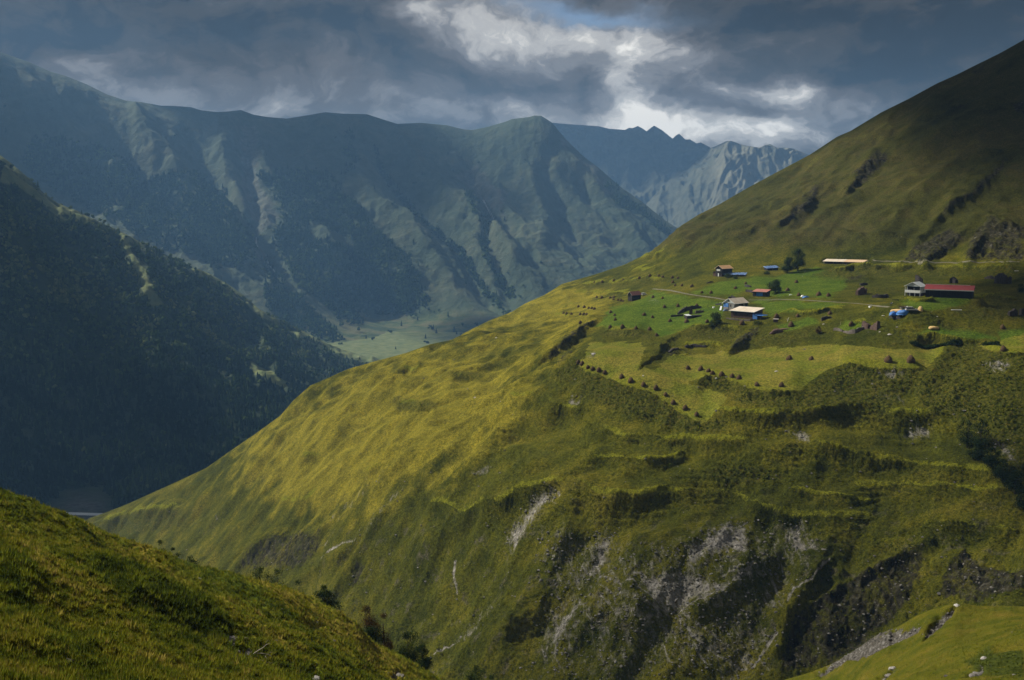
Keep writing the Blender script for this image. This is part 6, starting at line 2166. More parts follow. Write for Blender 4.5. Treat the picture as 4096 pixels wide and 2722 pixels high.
# ---- parked cars
def car(px, py, rz, paint, label, L_=4.5, Hc=1.55, estate=True):
    p_ = at(px, py)
    root = empty('parked_car', p_, rz)
    tag(root, label, 'car', 'parked cars')
    W_ = 1.72
    x0 = -L_ / 2
    lower = [(x0, 0.35), (x0 + 0.05, 0.80), (x0 + 0.25, 0.90), (L_ / 2 - 1.15, 0.92), (L_ / 2 - 0.15, 0.76), (L_ / 2, 0.55), (L_ / 2 - 0.02, 0.32)]
    body = MB().prism([(x, -W_ / 2, z) for x, z in lower], (0, W_, 0)).build('body', M[paint], root, False, 0.06)
    back = x0 + (0.15 if estate else 0.9)
    cab = [(back, 0.88), (back + 0.25, Hc - 0.08), (back + 0.5, Hc), (L_ * 0.08, Hc), (L_ / 2 - 1.25, 0.88)]
    MB().prism([(x, -W_ / 2 + 0.12, z) for x, z in cab], (0, W_ - 0.24, 0)).build('cabin', M['glass'], root, False, 0.04)
    MB().box(back + 0.35, L_ * 0.08, -W_ / 2 + 0.10, W_ / 2 - 0.10, Hc - 0.02, Hc + 0.05).build('roof', M[paint], root, False, 0.02)
    for x in (back + 0.16, -0.1, L_ * 0.08 + 0.35):
        for s in (-1, 1):
            MB().tube([(x, s * (W_ / 2 - 0.115), 0.88), (x + (0.2 if x < -0.5 else (-0.3 if x > 0.3 else 0)), s * (W_ / 2 - 0.125), Hc)], 0.045).build('pillar', M[paint], root)
    for x in (x0 + 0.85, L_ / 2 - 0.85):
        for s in (-1, 1):
            w = MB().tube([(x, s * (W_ / 2 - 0.22), 0.32), (x, s * (W_ / 2 + 0.01), 0.32)], 0.32, None, 16).build('wheel', M['rubber'], root)
            MB().tube([(x, s * (W_ / 2), 0.32), (x, s * (W_ / 2 + 0.025), 0.32)], 0.18, None, 12).build('rim', M['silver'], w)
    for s in (-1, 1):
        MB().box(L_ / 2 - 0.06, L_ / 2 + 0.01, s * 0.6 - 0.16, s * 0.6 + 0.16, 0.56, 0.70).build('headlight', M['grey_sheet'], root)
        MB().box(x0 - 0.01, x0 + 0.06, s * 0.68 - 0.1, s * 0.68 + 0.1, 0.62, 0.80).build('taillight', M['crimson'], root)
    MB().box(L_ / 2 - 0.05, L_ / 2 + 0.05, -W_ / 2 + 0.05, W_ / 2 - 0.05, 0.34, 0.48).build('bumper', M['grey_rock'], root, False, 0.02)
    return root


car(3646, 1246, R(-6), 'silver', 'silver estate car parked among the heaps, facing right', 4.9, 1.6)
car(2576, 1182, R(25), 'car_white', 'white car parked behind the steep-roofed stone hut', 3.9, 1.5)

# ---- a person in blue, bending to work with a rake
def skin_mesh(name, chains, mat, parent=None, sub=1):
    """chains: list of (parent index or None, (x, y, z), radius); grown with a Skin modifier"""
    me = bpy.data.meshes.new(name)
    vs = [c[1] for c in chains]
    es = [(c[0], i) for i, c in enumerate(chains) if c[0] is not None]
    me.from_pydata(vs, es, [])
    o = bpy.data.objects.new(name, me)
    COL.objects.link(o)
    md = o.modifiers.new('skin', 'SKIN')
    md.use_smooth_shade = True
    for i, c in enumerate(chains):
        me.skin_vertices[0].data[i].radius = (c[2], c[2])
        me.skin_vertices[0].data[i].use_root = c[0] is None
    o.modifiers.new('smooth', 'SUBSURF').levels = sub
    o.modifiers['smooth'].render_levels = sub
    dg = bpy.context.evaluated_depsgraph_get()
    m2 = bpy.data.meshes.new_from_object(o.evaluated_get(dg))
    bpy.data.objects.remove(o)
    bpy.data.meshes.remove(me)
    m2.name = name
    return link(name, m2, mat, parent)


def person():
    root = empty('person', at(3563, 1225), R(8))
    tag(root, 'person in blue jacket bending forward with a long rake', 'person')
    hipz = 0.92
    B = [(None, (0, 0, hipz), 0.15), (0, (0.16, 0, hipz + 0.20), 0.15), (1, (0.36, 0, hipz + 0.38), 0.165), (2, (0.47, 0, hipz + 0.46), 0.07), (3, (0.56, 0, hipz + 0.50), 0.095), (4, (0.64, 0, hipz + 0.56), 0.105),
         (5, (0.70, 0, hipz + 0.60), 0.07)]
    for s in (-1, 1):
        b = len(B)
        B += [(0, (0.02, 0.10 * s, hipz - 0.08), 0.10), (b, (0.10, 0.12 * s, 0.50), 0.065), (b + 1, (-0.02, 0.13 * s, 0.10), 0.042), (b + 2, (0.13, 0.14 * s, 0.04), 0.04), (b + 3, (0.20, 0.14 * s, 0.03), 0.025)]
        b = len(B)
        B += [(2, (0.40, 0.21 * s, hipz + 0.36), 0.065), (b, (0.50, 0.24 * s, hipz + 0.10), 0.050), (b + 1, (0.68, 0.14 * s, hipz - 0.06), 0.034), (b + 2, (0.75, 0.11 * s, hipz - 0.08), 0.036)]
        hnd = len(B) - 1
        for q in range(4):
            y = 0.11 * s + (q - 1.5) * 0.020
            b2 = len(B)
            ln = (0.034, 0.040, 0.037, 0.028)[q]
            B += [(hnd, (0.775, y, hipz - 0.085), 0.0095), (b2, (0.775 + ln, y, hipz - 0.10), 0.009), (b2 + 1, (0.775 + ln * 0.8, y, hipz - 0.10 - ln), 0.008)]
        b2 = len(B)
        B += [(hnd, (0.755, 0.11 * s - 0.03 * s, hipz - 0.10), 0.011), (b2, (0.785, 0.11 * s - 0.035 * s, hipz - 0.135), 0.009)]
    skin_mesh('body', B, M['skin'], root)
    J = [(None, (0.0, 0, hipz + 0.02), 0.185), (0, (0.16, 0, hipz + 0.20), 0.185), (1, (0.36, 0, hipz + 0.38), 0.20), (2, (0.45, 0, hipz + 0.44), 0.105)]
    for s in (-1, 1):
        b = len(J)
        J += [(2, (0.40, 0.22 * s, hipz + 0.36), 0.095), (b, (0.50, 0.25 * s, hipz + 0.10), 0.075), (b + 1, (0.66, 0.15 * s, hipz - 0.045), 0.055)]
    skin_mesh('jacket', J, M['jacket'], root)
    Tr = [(None, (0, 0, hipz), 0.175)]
    for s in (-1, 1):
        b = len(Tr)
        Tr += [(0, (0.02, 0.11 * s, hipz - 0.10), 0.125), (b, (0.10, 0.12 * s, 0.50), 0.09), (b + 1, (-0.02, 0.13 * s, 0.12), 0.07)]
    skin_mesh('trousers', Tr, M['trousers'], root)
    skin_mesh('cap', [(None, (0.66, 0, hipz + 0.60), 0.115), (0, (0.70, 0, hipz + 0.67), 0.10), (0, (0.78, 0, hipz + 0.60), 0.04)], M['white'], root)
    for s in (-1, 1):
        skin_mesh('shoe', [(None, (-0.04, 0.13 * s, 0.05), 0.055), (0, (0.10, 0.14 * s, 0.045), 0.05), (1, (0.21, 0.14 * s, 0.04), 0.038)], M['rubber'], root)
    p_ = root.location
    rk = empty('rake', p_, R(8))
    tag(rk, 'long wooden rake held by the person in blue', 'rake')
    hx, hz = 0.79, hipz - 0.10
    e = (2.6, -0.05, 0.05)
    MB().tube([(0.35, 0.12, hz + 0.22), (hx, 0.10, hz), (1.5, 0.03, 0.52), e], 0.02).build('handle', M['dead_wood'], rk)
    t_ = MB().box(2.56, 2.64, -0.45, 0.35, 0.03, 0.08)
    for q in range(9):
        t_.box(2.58, 2.61, -0.43 + q * 0.095, -0.41 + q * 0.095, -0.05, 0.03)
    t_.build('rake_head', M['dead_wood'], rk)


person()

# ---- haystacks
def haystack_mesh(seed):
    r_ = random.Random(seed)
    prof = [(0.94, -0.35), (1.0, 0.0), (1.04, 0.18), (1.0, 0.42), (0.90, 0.70), (0.74, 0.98), (0.54, 1.24), (0.33, 1.46), (0.14, 1.62), (0.03, 1.72)]
    n_ = 22
    V, Fq = [], []
    ph = [r_.uniform(0, 6.28) for _ in range(3)]
    tilt = r_.uniform(-0.10, 0.10)
    for j, (rr, z) in enumerate(prof):
        for i in range(n_):
            a = 2 * math.pi * i / n_
            k = rr * (1 + 0.06 * math.sin(2 * a + ph[0]) + 0.05 * math.sin(3 * a + ph[1] + z) + r_.uniform(-0.045, 0.045))
            V.append((k * math.cos(a) + tilt * z * z * 0.5, k * math.sin(a), z + r_.uniform(-0.04, 0.04) * (j > 0)))
    for j in range(len(prof) - 1):
        for i in range(n_):
            Fq.append((j * n_ + i, j * n_ + (i + 1) % n_, (j + 1) * n_ + (i + 1) % n_, (j + 1) * n_ + i))
    Fq.append(tuple(range((len(prof) - 1) * n_, len(prof) * n_)))
    # loose stalks standing off the surface
    for q in range(150):
        t = r_.uniform(0.02, 0.95)
        z = 1.68 * t
        rr = float(np.interp(z, [p_[1] for p_ in prof], [p_[0] for p_ in prof]))
        a = r_.uniform(0, 6.28)
        b = len(V)
        c_, s_ = math.cos(a), math.sin(a)
        x, y = rr * c_ * 0.97 + tilt * z * z * 0.5, rr * s_ * 0.97
        V += [(x - s_ * 0.03, y + c_ * 0.03, z), (x + s_ * 0.03, y - c_ * 0.03, z), (x + c_ * 0.13 + r_.uniform(-.06, .06), y + s_ * 0.13 + r_.uniform(-.06, .06), z - r_.uniform(0.02, 0.16))]
        Fq.append((b, b + 1, b + 2))
    me = bpy.data.meshes.new('haystack')
    me.from_pydata(V, [], Fq)
    me.polygons.foreach_set('use_smooth', [True] * len(me.polygons))
    me.materials.append(M['hay'])
    return me


HAY = [haystack_mesh(s) for s in (1, 2, 3, 4, 5)]
ORD = ['first', 'second', 'third', 'fourth', 'fifth', 'sixth', 'seventh', 'eighth', 'ninth', 'tenth']
hay_n = 0


def hay_at(px, py, s, label, group):
    global hay_n
    o = bpy.data.objects.new('haystack', HAY[hay_n % 5])
    COL.objects.link(o)
    o.location = at(px, py)
    o.rotation_euler = (R(((hay_n * 29) % 13) - 6), R(((hay_n * 17) % 11) - 5), hay_n * 1.7)
    k = s * 1.10 * (0.84 + 0.30 * ((hay_n * 37) % 11) / 10)
    o.scale = (k, k, k * (0.94 + 0.12 * ((hay_n * 53) % 7) / 6))
    tag(o, label, 'haystack', group)
    hay_n += 1


def hay_row(pts, s, where, group, adj='brown'):
    for i, (x, y) in enumerate(pts):
        hay_at(x, y, s, f'{adj} haystack, {ORD[i]} from left {where}', group)


Z5 = lambda pts: s1(pts, 2200, 1380, 2.36)
G1, G2, G3, G4 = 'haystacks on the high terraces', 'haystacks on the golden slope', 'haystacks on the green field', 'haystacks along the lower meadow'
hay_row(Z1([(420, 358), (493, 354), (603, 341), (691, 336), (843, 317), (943, 298), (1026, 298), (1064, 308), (1155, 315), (1208, 318)]), 0.86, 'along the highest terrace edge', G1, 'dark')
hay_row(Z1([(1159, 360), (1182, 388), (1245, 390), (1340, 398)]), 0.92, 'in the cluster under the highest terrace', G1, 'dark')
hay_row(Z1([(1433, 457), (1522, 460)]), 0.94, 'of the pair just above the grey path', G1)
hay_row(Z1([(1750, 416), (1848, 370)]), 0.82, 'of two below the blue-tarped shed', G1)
hay_row(Z1([(441, 502), (488, 506), (568, 505), (603, 500), (600, 522), (642, 527), (669, 533), (691, 538)]), 0.84, 'in the row leading to the steep stone hut', G2, 'dark')
hay_row(Z1([(268, 590), (324, 594), (365, 602), (394, 606), (420, 613)]), 0.86, 'in the middle row on the golden slope', G2, 'dark')
hay_row(Z1([(130, 650), (157, 655), (203, 659), (284, 662), (319, 662), (346, 662)]), 0.82, 'in the lowest row on the golden slope', G2, 'dark')
hay_at(*Z1([(287, 740)])[0], 0.86, 'lone dark haystack at the top edge of the black rock strip', G2)
hay_row(Z1([(971, 503), (1063, 510)]), 0.86, 'of the pair right of the steep stone hut', G3)
hay_row(Z1([(1079, 594), (1208, 584), (1386, 578)]), 0.86, 'across the green field below the path', G3)
hay_row(Z1([(573, 644), (609, 670), (615, 713)]), 0.84, 'at the left tip of the green field', G3)
hay_row(Z1([(889, 668), (968, 690), (1133, 727)]), 0.90, 'through the middle of the green field', G3)
hay_at(*Z1([(1291, 733)])[0], 0.94, 'brown haystack below the little black slab-roofed shed', G3)
hay_at(*Z1([(1483, 733)])[0], 0.94, 'brown haystack touching the round bush by the houses', G3)
hay_row(Z1([(569, 784), (685, 785), (812, 794), (942, 807), (1007, 858)]), 0.92, 'along the edge above the dark oval bank', G3)
hay_at(*Z1([(1812, 752)])[0], 1.30, 'wide brown haystack on grass in front of brown barn', G3)
hay_at(*Z2([(14, 690)])[0], 1.0, 'brown haystack standing behind the tiny stone hutch', G3)
hay_at(*Z2([(214, 682)])[0], 0.98, 'brown haystack right of the leaning white post', G3)
hay_at(*Z2([(152, 773)])[0], 1.25, 'broad dark haystack beside the pinkish dug earth', G3)
hay_at(*Z2([(519, 658)])[0], 0.80, 'small brown haystack above the white-capped short wall', G3)
hay_at(*Z2([(720, 765)])[0], 1.12, 'brown haystack inside the stone-walled pen', G3)
hay_at(*Z2([(202, 360)])[0], 0.98, 'brown haystack on the bank below the long shed', G1)
hay_at(*Z2([(121, 436)])[0], 0.92, 'brown haystack right of the squat blue-fronted hut', G1)
hay_at(*Z2([(226, 484)])[0], 1.05, 'brown haystack just behind the blue-sheeted bundle', G1)
hay_row(Z2([(413, 482), (507, 490)]), 1.22, 'of the big pair above the path', G1)
hay_row(Z5([(266, 172), (302, 190), (360, 219), (404, 236), (462, 250), (517, 268)]), 0.86, 'in the short row on the lower left meadow edge', G4)
hay_row(Z5([(678, 312), (763, 350), (884, 388), (1000, 418), (1093, 478), (1166, 556), (1278, 608), (1384, 667)]), 0.92, 'in the long descending meadow-edge row', G4)
hay_row(Z5([(1303, 230), (1422, 240), (1497, 255), (1534, 280), (1622, 294), (1718, 305), (1785, 326), (1953, 383), (2184, 392)]), 0.92, 'in the row behind the shrubby knoll', G4)
hay_row(Z2([(135, 1090), (343, 1090)]), 1.05, 'of the open-meadow pair below the hedge', G4)
hay_row(Z2([(1075, 1108), (1287, 1108)]), 1.30, 'of the big pair at the right meadow edge', G4)
hay_at(*Z2([(2157, 795)])[0], 1.06, 'brown haystack in the far right field above the hedge', G4)
hay_at(*Z2([(2165, 998)])[0], 1.0, 'brown haystack on the far right field edge', G4)

# ---- trees and bushes
LEAF_STOPS = [(0.0, (0.010, 0.018, 0.006)), (0.35, (0.022, 0.036, 0.010)), (0.65, (0.045, 0.062, 0.014)), (1.0, (0.095, 0.105, 0.024))]
leaf_mat = leafy_material('tree_leaves', LEAF_STOPS, 0.25, 0.3)
rust_mat = leafy_material('rusty_leaves', [(0.0, (0.020, 0.014, 0.006)), (0.4, (0.05, 0.030, 0.010)), (0.7, (0.10, 0.060, 0.016)), (1.0, (0.14, 0.11, 0.03))], 0.25, 0.3)


def tree(name, base, H_, W_, label, cat, group, seed, leaves=1500, leaf=0.35, mat=None, trunk_h=0.25, squash=1.0, tone=0.42):
    r_ = np.random.default_rng(seed)
    rr = random.Random(seed)
    root = empty(name, base, rr.uniform(0, 6.28))
    tag(root, label, cat, group)
    tm = MB()
    k = 5
    pts = [(0, 0, -0.8)]
    for i in range(1, k + 1):
        pts.append((rr.uniform(-0.04, 0.04) * H_ * i / k, rr.uniform(-0.04, 0.04) * H_ * i / k, H_ * 0.78 * i / k))
    tm.tube(pts, max(0.06, 0.028 * H_), 0.015 * H_ * 0.4, 7)
    cl = []
    for i in range(9):
        a = 2 * math.pi * i / 9 * 2.4 + rr.uniform(-0.4, 0.4)
        z = H_ * rr.uniform(trunk_h + 0.08, 0.86)
        wz = math.sin(math.pi * min(1, max(0.12, (z / H_ - trunk_h * 0.6) / (1 - trunk_h * 0.6)))) ** 0.7
        rad = W_ * 0.5 * wz * rr.uniform(0.35, 0.78)
        c_ = (rad * math.cos(a), rad * math.sin(a), z)
        cl.append((c_, W_ * rr.uniform(0.18, 0.27)))
        tm.tube([(0, 0, z * 0.6), (c_[0] * 0.5, c_[1] * 0.5, z * 0.82), c_], 0.010 * H_, 0.004 * H_, 5)
    cl.append(((0, 0, H_ * 0.9), W_ * 0.16))
    cl.append(((0, 0, H_ * 0.6), W_ * 0.30))
    cl.append(((0, 0, H_ * (0.35 + 0.3 * trunk_h)), W_ * 0.30))
    for i in range(5):
        a = 6.28 * i / 5
        cl.append(((W_ * 0.27 * math.cos(a), W_ * 0.27 * math.sin(a), H_ * max(trunk_h + 0.12, 0.30)), W_ * 0.22))
    tm.build('trunk', M['bark'], root, True)
    n = int(leaves * 1.5)
    ci = r_.integers(0, len(cl), n)
    d = r_.normal(0, 1, (n, 3))
    d /= np.linalg.norm(d, axis=1, keepdims=True)
    rad = r_.random(n) ** 0.45
    C = np.array([c[0] for c in cl])[ci]
    S = np.array([c[1] for c in cl])[ci]
    pos = C + d * (rad * S)[:, None] * np.array([1, 1, 0.85 * squash])
    nrm = d + r_.normal(0, 0.6, (n, 3))
    nrm /= np.linalg.norm(nrm, axis=1, keepdims=True)
    up = r_.normal(0, 1, (n, 3))
    t1 = np.cross(nrm, up)
    t1 /= np.linalg.norm(t1, axis=1, keepdims=True)
    t2 = np.cross(nrm, t1)
    sz = (leaf * r_.uniform(0.55, 1.3, n))[:, None]
    V = np.stack([pos - t1 * sz * 0.5, pos + t2 * sz * 0.35, pos + t1 * sz * 0.6, pos - t2 * sz * 0.35], 1).reshape(-1, 3)
    Fq = np.arange(n * 4).reshape(-1, 4)
    ct = r_.normal(0, 0.13, len(cl))[ci]
    tn = np.clip(tone + ct + r_.normal(0, 0.12, n), 0, 1)
    link('crown', mesh_np('crown', V, Fq, False, dict(tone=np.repeat(tn, 4))), mat or leaf_mat, root)
    return root


GT, GB = 'trees among the houses', 'bushes in the ravine behind the near slope'
tree('broadleaf_tree', at(3150, 1093), 10.0, 8.5, 'shorter left tree of the dark pair by the long shed', 'tree', GT, 1, 2600, 0.5, None, 0.06)
tree('broadleaf_tree', at(3191, 1084), 14.0, 10.0, 'taller right tree of the dark pair by the long shed', 'tree', GT, 2, 3400, 0.5, None, 0.06)
tree('broadleaf_tree', at(3100, 1174), 7.2, 9.0, 'round dark tree behind the squat blue-fronted hut', 'tree', GT, 3, 2400, 0.45, None, 0.04)
tree('broadleaf_tree', at(2866, 1304), 6.4, 6.6, 'round green tree in front of the white-gabled house', 'tree', GT, 4, 2200, 0.38, None, 0.04)
GU = 'shrubs by the houses'
tree('shrub', at(2912, 1111), 2.4, 6.5, 'wide low shrub in front of the tall timber house', 'shrub', GU, 5, 900, 0.3, None, 0.0, 0.8)
tree('shrub', at(2942, 1117), 2.2, 3.4, 'small round shrub below the blue-tarped shed', 'shrub', GU, 6, 600, 0.28, None, 0.0)
tree('shrub', at(3068, 1098), 2.0, 5.0, 'low shrub under the pale tarpaulin lean-to', 'shrub', GU, 7, 700, 0.3, None, 0.0)
tree('shrub', at(2844, 1310), 2.6, 3.4, 'small shrub at the left foot of the round tree', 'shrub', GU, 8, 700, 0.28, None, 0.0)
tree('shrub', at(3274, 1335), 3.2, 3.4, 'grey-green shrub above the open meadow pair of haystacks', 'shrub', GU, 9, 700, 0.28, rust_mat, 0.0)
tree('shrub', at(3030, 1298), 1.6, 6.0, 'trailing shrub on the bank at the barn corner', 'shrub', GU, 10, 700, 0.28, None, 0.0)
tree('shrub', at(4085, 1170), 4.0, 4.4, 'round dark shrub at right edge by the square ruin', 'shrub', GU, 12, 800, 0.35, None, 0.0)


def hedge(px0, py0, px1, py1, h_, d_, label, seed, n=2600):
    r_ = np.random.default_rng(seed)
    a, b = at(px0, py0), at(px1, py1)
    t = r_.random(n)
    wob = 0.7 + 0.5 * perlin(t * 9, t * 0 + seed, seed)
    end = np.clip(np.minimum(t, 1 - t) * 12, 0.25, 1)
    x = a.x + (b.x - a.x) * t
    y = a.y + (b.y - a.y) * t + r_.normal(0, d_ * 0.3, n)
    z = hill.height(x, y) + r_.random(n) ** 0.7 * h_ * wob * end
    pos = np.stack([x - a.x, y - a.y, z - a.z], -1)
    nrm = r_.normal(0, 1, (n, 3))
    nrm /= np.linalg.norm(nrm, axis=1, keepdims=True)
    t1 = np.cross(nrm, r_.normal(0, 1, (n, 3)))
    t1 /= np.linalg.norm(t1, axis=1, keepdims=True)
    t2 = np.cross(nrm, t1)
    sz = (0.42 * r_.uniform(0.6, 1.3, n))[:, None]
    V = np.stack([pos - t1 * sz * 0.5, pos + t2 * sz * 0.35, pos + t1 * sz * 0.6, pos - t2 * sz * 0.35], 1).reshape(-1, 3)
    tn = np.clip(r_.normal(0.26, 0.12, n), 0, 1)
    o = link('hedge', mesh_np('hedge', V, np.arange(n * 4).reshape(-1, 4), False, dict(tone=np.repeat(tn, 4))), leaf_mat)
    o.location = a
    tag(o, label, 'hedge', 'dark hedges')


hedge(3640, 1376, 3850, 1374, 1.6, 1.6, 'long dark hedge below the vegetable plot', 1, 3600)
hedge(3930, 1382, 4000, 1384, 1.4, 1.6, 'short dark hedge right of the long hedge', 2, 1400)
hedge(3570, 1201, 3880, 1199, 0.7, 0.7, 'low dark hedge line below white house and barn', 3, 2200)

# dark shrubs in the gully on the right
GG = 'dark shrubs in the right-hand gully'
for i, (x, y, hh, ww, lab) in enumerate([
        (3868, 1792, 9.0, 7.5, 'tallest black shrub at the top of the gully'), (3920, 1800, 10.0, 7.0, 'black shrub right of the tallest one in the gully'),
        (3905, 1840, 6.0, 7.0, 'spreading black shrub below the two tallest in gully'), (3965, 1868, 6.0, 6.5, 'black shrub at the bend of the gully'),
        (4010, 1925, 6.5, 7.0, 'dark green shrub midway down the gully'), (4060, 1975, 7.0, 7.5, 'dark green shrub low in the gully by right edge'),
        (4095, 2040, 6.0, 6.0, 'lowest dark shrub of the gully at the right edge')]):
    tree('shrub', at(x, y), hh, ww, lab, 'shrub', GG, 30 + i, 1500, 0.34, None, 0.0, 1.0, 0.16)


def behind_crest(px, py_top, hw, Yoff, label, seed, kind='shrub', mat=None, H_=None, leaf=0.13, n=3500, tone=0.40):
    """tree rooted on the far side of the near slope; its top reaches the given photo pixel"""
    k = (px - CX) / F
    j = int(np.argmin(np.abs(near.k - k * 1.02)))
    Y_ = float(near.Yc[j]) + Yoff
    top = Vector(P(px, py_top, Y_))
    g = max(float(near.height(top.x, top.y)), float(hill.height(top.x, top.y)))
    Ht = top.z - g
    tree(kind, Vector((top.x, top.y, g)), Ht, hw * Y_ / F, label, kind.replace('_', ' '), GB, seed, n, leaf, mat, 0.05, 1.0, tone)


for i, (x, yt, w, off, lab, mt_, n_) in enumerate([
        (640, 2150, 90, 14, 'dark shrub peeping over the crest, farthest left', None, 1500), (690, 2180, 60, 14, 'second dark shrub from left along the crest', None, 1200),
        (760, 2220, 90, 14, 'small dark shrub over crest left of the wide ones', None, 1200),
        (1040, 2255, 120, 16, 'wide dark shrub on the crest below the rocky cliff', None, 2000), (1110, 2270, 130, 16, 'wide dark shrub right of the one under the cliff', None, 2000),
        (1190, 2310, 100, 16, 'low dark shrub just right of the wide pair', None, 1600),
        (1295, 2340, 95, 14, 'dark pointed tree rising over the crest', None, 3000), (1345, 2400, 80, 14, 'smaller shrub right of the dark pointed tree', None, 1600),
        (1465, 2415, 130, 16, 'reddish brown bush behind the crest, upper of three', rust_mat, 3000), (1535, 2440, 100, 15, 'rusty olive bush at right of the brown three', rust_mat, 2600),
        (1480, 2520, 120, 10, 'darkest bush of the brown three, lower left', None, 3400),
        (1625, 2530, 130, 9, 'big leafy dark bush low on the crest', None, 5000), (1690, 2575, 90, 9, 'dark bush at right foot of the big leafy bush', None, 3400),
        (1905, 2660, 110, 12, 'dark bush at the bottom edge of the ravine', None, 3000), (1965, 2690, 90, 12, 'small bush right of the bottom edge bush', None, 2400)]):
    behind_crest(x, yt, w, off, lab, 60 + i, 'tree' if 'tree' in lab else 'shrub', mt_, None, 0.16, n_, 0.30)

# ---- boulders and dead branches
def boulder(p_, s, label, mat, seed, cat='boulder', group=None, flat=0.6):
    r_ = random.Random(seed)
    n_, rings = 12, 7
    V, Fq = [], []
    dirs = [Vector((r_.uniform(-1, 1), r_.uniform(-1, 1), r_.uniform(-0.3, 1))).normalized() for _ in range(7)]
    for j in range(rings):
        ph = -math.pi / 2 + math.pi * j / (rings - 1)
        for i in range(n_):
            th = 2 * math.pi * i / n_
            v = Vector((math.cos(ph) * math.cos(th), math.cos(ph) * math.sin(th), math.sin(ph)))
            k = min([1.0] + [0.78 / max(v.dot(d_), 0.01) for d_ in dirs if v.dot(d_) > 0.5])
            k *= r_.uniform(0.93, 1.05)
            V.append((v.x * s * k, v.y * s * 0.8 * k, v.z * s * flat * k))
    for j in range(rings - 1):
        for i in range(n_):
            Fq.append((j * n_ + i, j * n_ + (i + 1) % n_, (j + 1) * n_ + (i + 1) % n_, (j + 1) * n_ + i))
    me = bpy.data.meshes.new('boulder')
    me.from_pydata(V, [], Fq)
    o = link('boulder', me, M[mat])
    o.location = p_
    o.rotation_euler = (0, 0, r_.uniform(0, 6))
    tag(o, label, cat, group)


def nat(px, py):
    return near.hit(px, py, 14)


GR = 'boulders on the near slopes'
boulder(nat(3572, 2678), 0.55, 'pale boulder with the largest white face on right slope', 'rock', 1, group=GR)
boulder(nat(3556, 2706), 0.5, 'grey boulder just below the largest white-faced one', 'grey_rock', 2, group=GR)
boulder(nat(3937, 2636), 0.36, 'pale boulder nearest the right edge of the slope', 'rock', 3, group=GR)
boulder(nat(3892, 2706), 0.42, 'grey boulder by the rocky patch, bottom right', 'grey_rock', 4, group=GR)
boulder(nat(3828, 2424), 0.5, 'weathered boulder crowning the right-hand crest', 'rock', 5, group=GR)
boulder(nat(918, 2562), 0.8, 'grey slab boulder above the dead branches', 'grey_rock', 6, group=GR, flat=0.35)
boulder(nat(985, 2620), 0.75, 'grey boulder beside the dead branches', 'grey_rock', 7, group=GR, flat=0.4)
boulder(nat(1600, 2705), 0.7, 'grey boulder in the grass at bottom centre', 'grey_rock', 8, group=GR, flat=0.4)
boulder(nat(1265, 2718), 0.5, 'pale boulder at the bottom left of centre', 'rock', 9, group=GR, flat=0.5)
GS = 'boulders on the village hillside'
for i, (x, y, s, lab) in enumerate([(3107, 1487, 0.9, 'pale boulder alone in the open lower meadow'), (2573, 1504, 0.6, 'small pale boulder left of the shrubby knoll'),
                                    (2865, 1515, 0.7, 'white boulder on the shrubby knoll'), (2375, 1418, 1.4, 'streaked boulder in the meadow beside black rock strips'),
                                    (3558, 1340, 1.0, 'pale boulder below the twin ruined towers'), (3519, 1329, 0.6, 'small white boulder right of the twin towers'),
                                    (3588, 1310, 0.6, 'white boulder right and above the pale one'), (3295, 1298, 0.7, 'dark-sided boulder above the pen wall'),
                                    (1900, 1592, 0.9, 'white boulder low on the golden slope'), (1985, 1352, 0.9, 'long pale boulder high on the golden slope'),
                                    (3749, 1268, 0.4, 'tiny white boulder right of the blue heaps')]):
    boulder(at(x, y), s, lab, 'rock', 20 + i, group=GS, flat=0.45)

p = nat(1012, 2618)
h = empty('dead_branch', p, 0.0)
tag(h, 'bleached forked dead branch lying on the near grassy slope', 'dead branch')
for pts, r0 in (([(0, 0, 0.0), (0.35, 0, 0.25), (0.8, 0.1, 0.5), (1.0, 0.1, 0.72), (1.35, 0.1, 0.85)], 0.05), ([(0.1, 0, 0.05), (0.7, -0.1, 0.12), (1.2, -0.1, 0.02), (1.5, -0.15, -0.12)], 0.05),
                ([(0.6, -0.3, -0.3), (1.0, -0.4, -0.42), (1.5, -0.4, -0.55), (2.1, -0.4, -0.5)], 0.04), ([(1.0, -0.2, -0.05), (1.15, -0.3, -0.25), (1.1, -0.3, -0.4)], 0.025), ([(1.0, 0.1, 0.7), (1.0, 0.2, 0.95), (1.2, 0.2, 1.05)], 0.025),
                ([(1.2, -0.1, 0.02), (1.35, -0.1, 0.2), (1.6, -0.1, 0.22)], 0.02)):
    MB().tube(pts, r0, r0 * 0.35, 6).build('limb', M['dead_wood'], h, True)
p = nat(970, 2575)
o = MB().tube([(0, 0, -0.1), (0.05, 0, 0.25), (0.22, 0, 0.5), (0.42, 0, 0.46), (0.5, 0, 0.3)], 0.035, 0.015, 6).build('bent_twig', M['dead_wood'], None, True)
o.location = p
tag(o, 'bent dead twig arching over grass above the forked branch', 'twig')

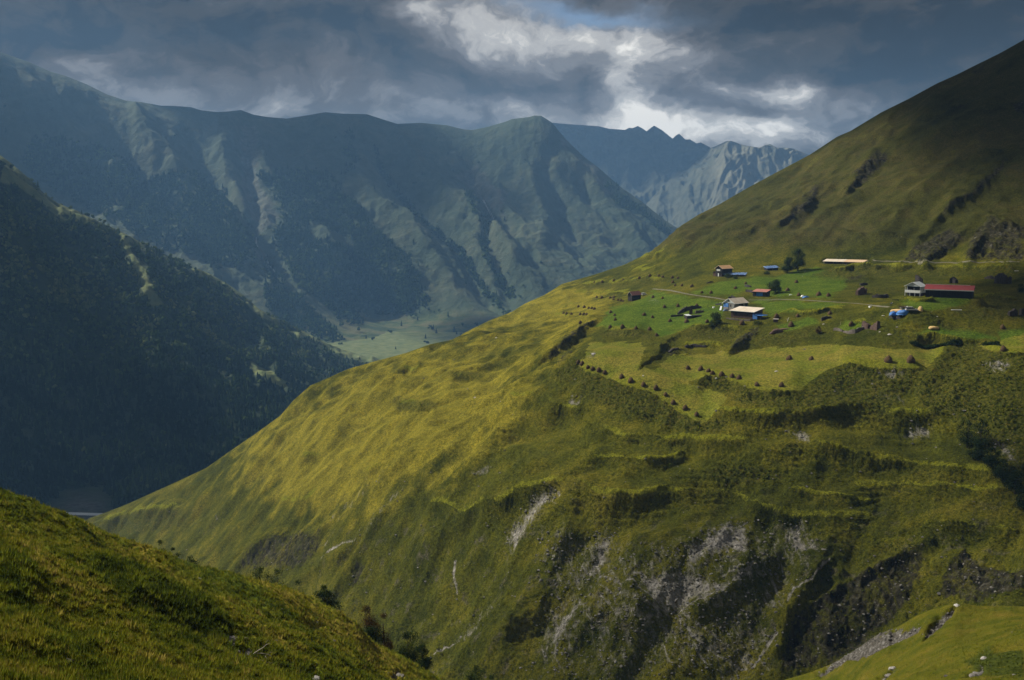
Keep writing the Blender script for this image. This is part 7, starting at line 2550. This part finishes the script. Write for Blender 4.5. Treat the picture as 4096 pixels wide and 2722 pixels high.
# ---- paths draped over the ground
def path(pts, width, name, lift=0.10):
    ws = []
    dense = []
    for (x0, y0), (x1, y1) in zip(pts[:-1], pts[1:]):
        for q in range(24):
            t = q / 24
            dense.append((x0 + (x1 - x0) * t, y0 + (y1 - y0) * t))
    ws = [at(*q) for q in dense]
    ker = np.ones(9) / 9
    A = np.array([(w.x, w.y) for w in ws])
    A = np.stack([np.convolve(np.pad(A[:, c], 4, mode='edge'), ker, 'valid') for c in (0, 1)], -1)
    V, Fq = [], []
    for i in range(len(A)):
        d_ = A[min(i + 1, len(A) - 1)] - A[max(i - 1, 0)]
        d_ = d_ / (np.linalg.norm(d_) + 1e-9)
        nrm = np.array([-d_[1], d_[0]])
        w = width * (0.85 + 0.3 * rp.random())
        for s in (-1, -0.5, 0, 0.5, 1):
            x, y = A[i] + nrm * s * w * 0.5
            V.append((x, y, float(hill.height(x, y)) + lift - 0.07 * abs(s)))
    for i in range(len(A) - 1):
        for s in range(4):
            b = i * 5 + s
            Fq.append((b, b + 1, b + 6, b + 5))
    o = link(name, mesh_np(name, V, Fq, True), M['path'])
    tag(o, kind='structure')


path(Z1([(960, 416), (1130, 430), (1280, 462), (1400, 482), (1560, 502), (1650, 520), (1720, 540)]), 1.5, 'path')
path(Z1([(1870, 521), (2000, 521), (2130, 520)]) + Z2([(0, 517), (200, 521), (450, 536), (700, 551), (880, 566), (1000, 586), (1090, 592)]), 1.3, 'path')
path(Z2([(860, 152), (1100, 157), (1400, 166), (1800, 168), (2150, 162), (2330, 160)]), 1.6, 'path')
# ------------------------------------------------------------------ haze
def haze():
    m = new_mat('haze_air')
    nt = m.node_tree
    v = nt.nodes.new('ShaderNodeVolumePrincipled')
    v.inputs['Color'].default_value = (0.26, 0.54, 1.0, 1)
    v.inputs['Density'].default_value = HAZE_DENSITY
    v.inputs['Anisotropy'].default_value = 0.15
    o = nt.nodes.new('ShaderNodeOutputMaterial')
    nt.links.new(v.outputs[0], o.inputs['Volume'])
    x0, x1, y0, y1, z0, z1 = -4800, 3800, -60, 8100, FLOOR - 420, 690
    V = [(x, y, z) for x in (x0, x1) for y in (y0, y1) for z in (z0, z1)]
    Fc = [(0, 1, 3, 2), (4, 6, 7, 5), (0, 4, 5, 1), (2, 3, 7, 6), (0, 2, 6, 4), (1, 5, 7, 3)]
    me = bpy.data.meshes.new('haze')
    me.from_pydata(V, [], Fc)
    o = link('haze', me, m)
    tag(o, kind='stuff')


HAZE_DENSITY = 0.000062
haze()
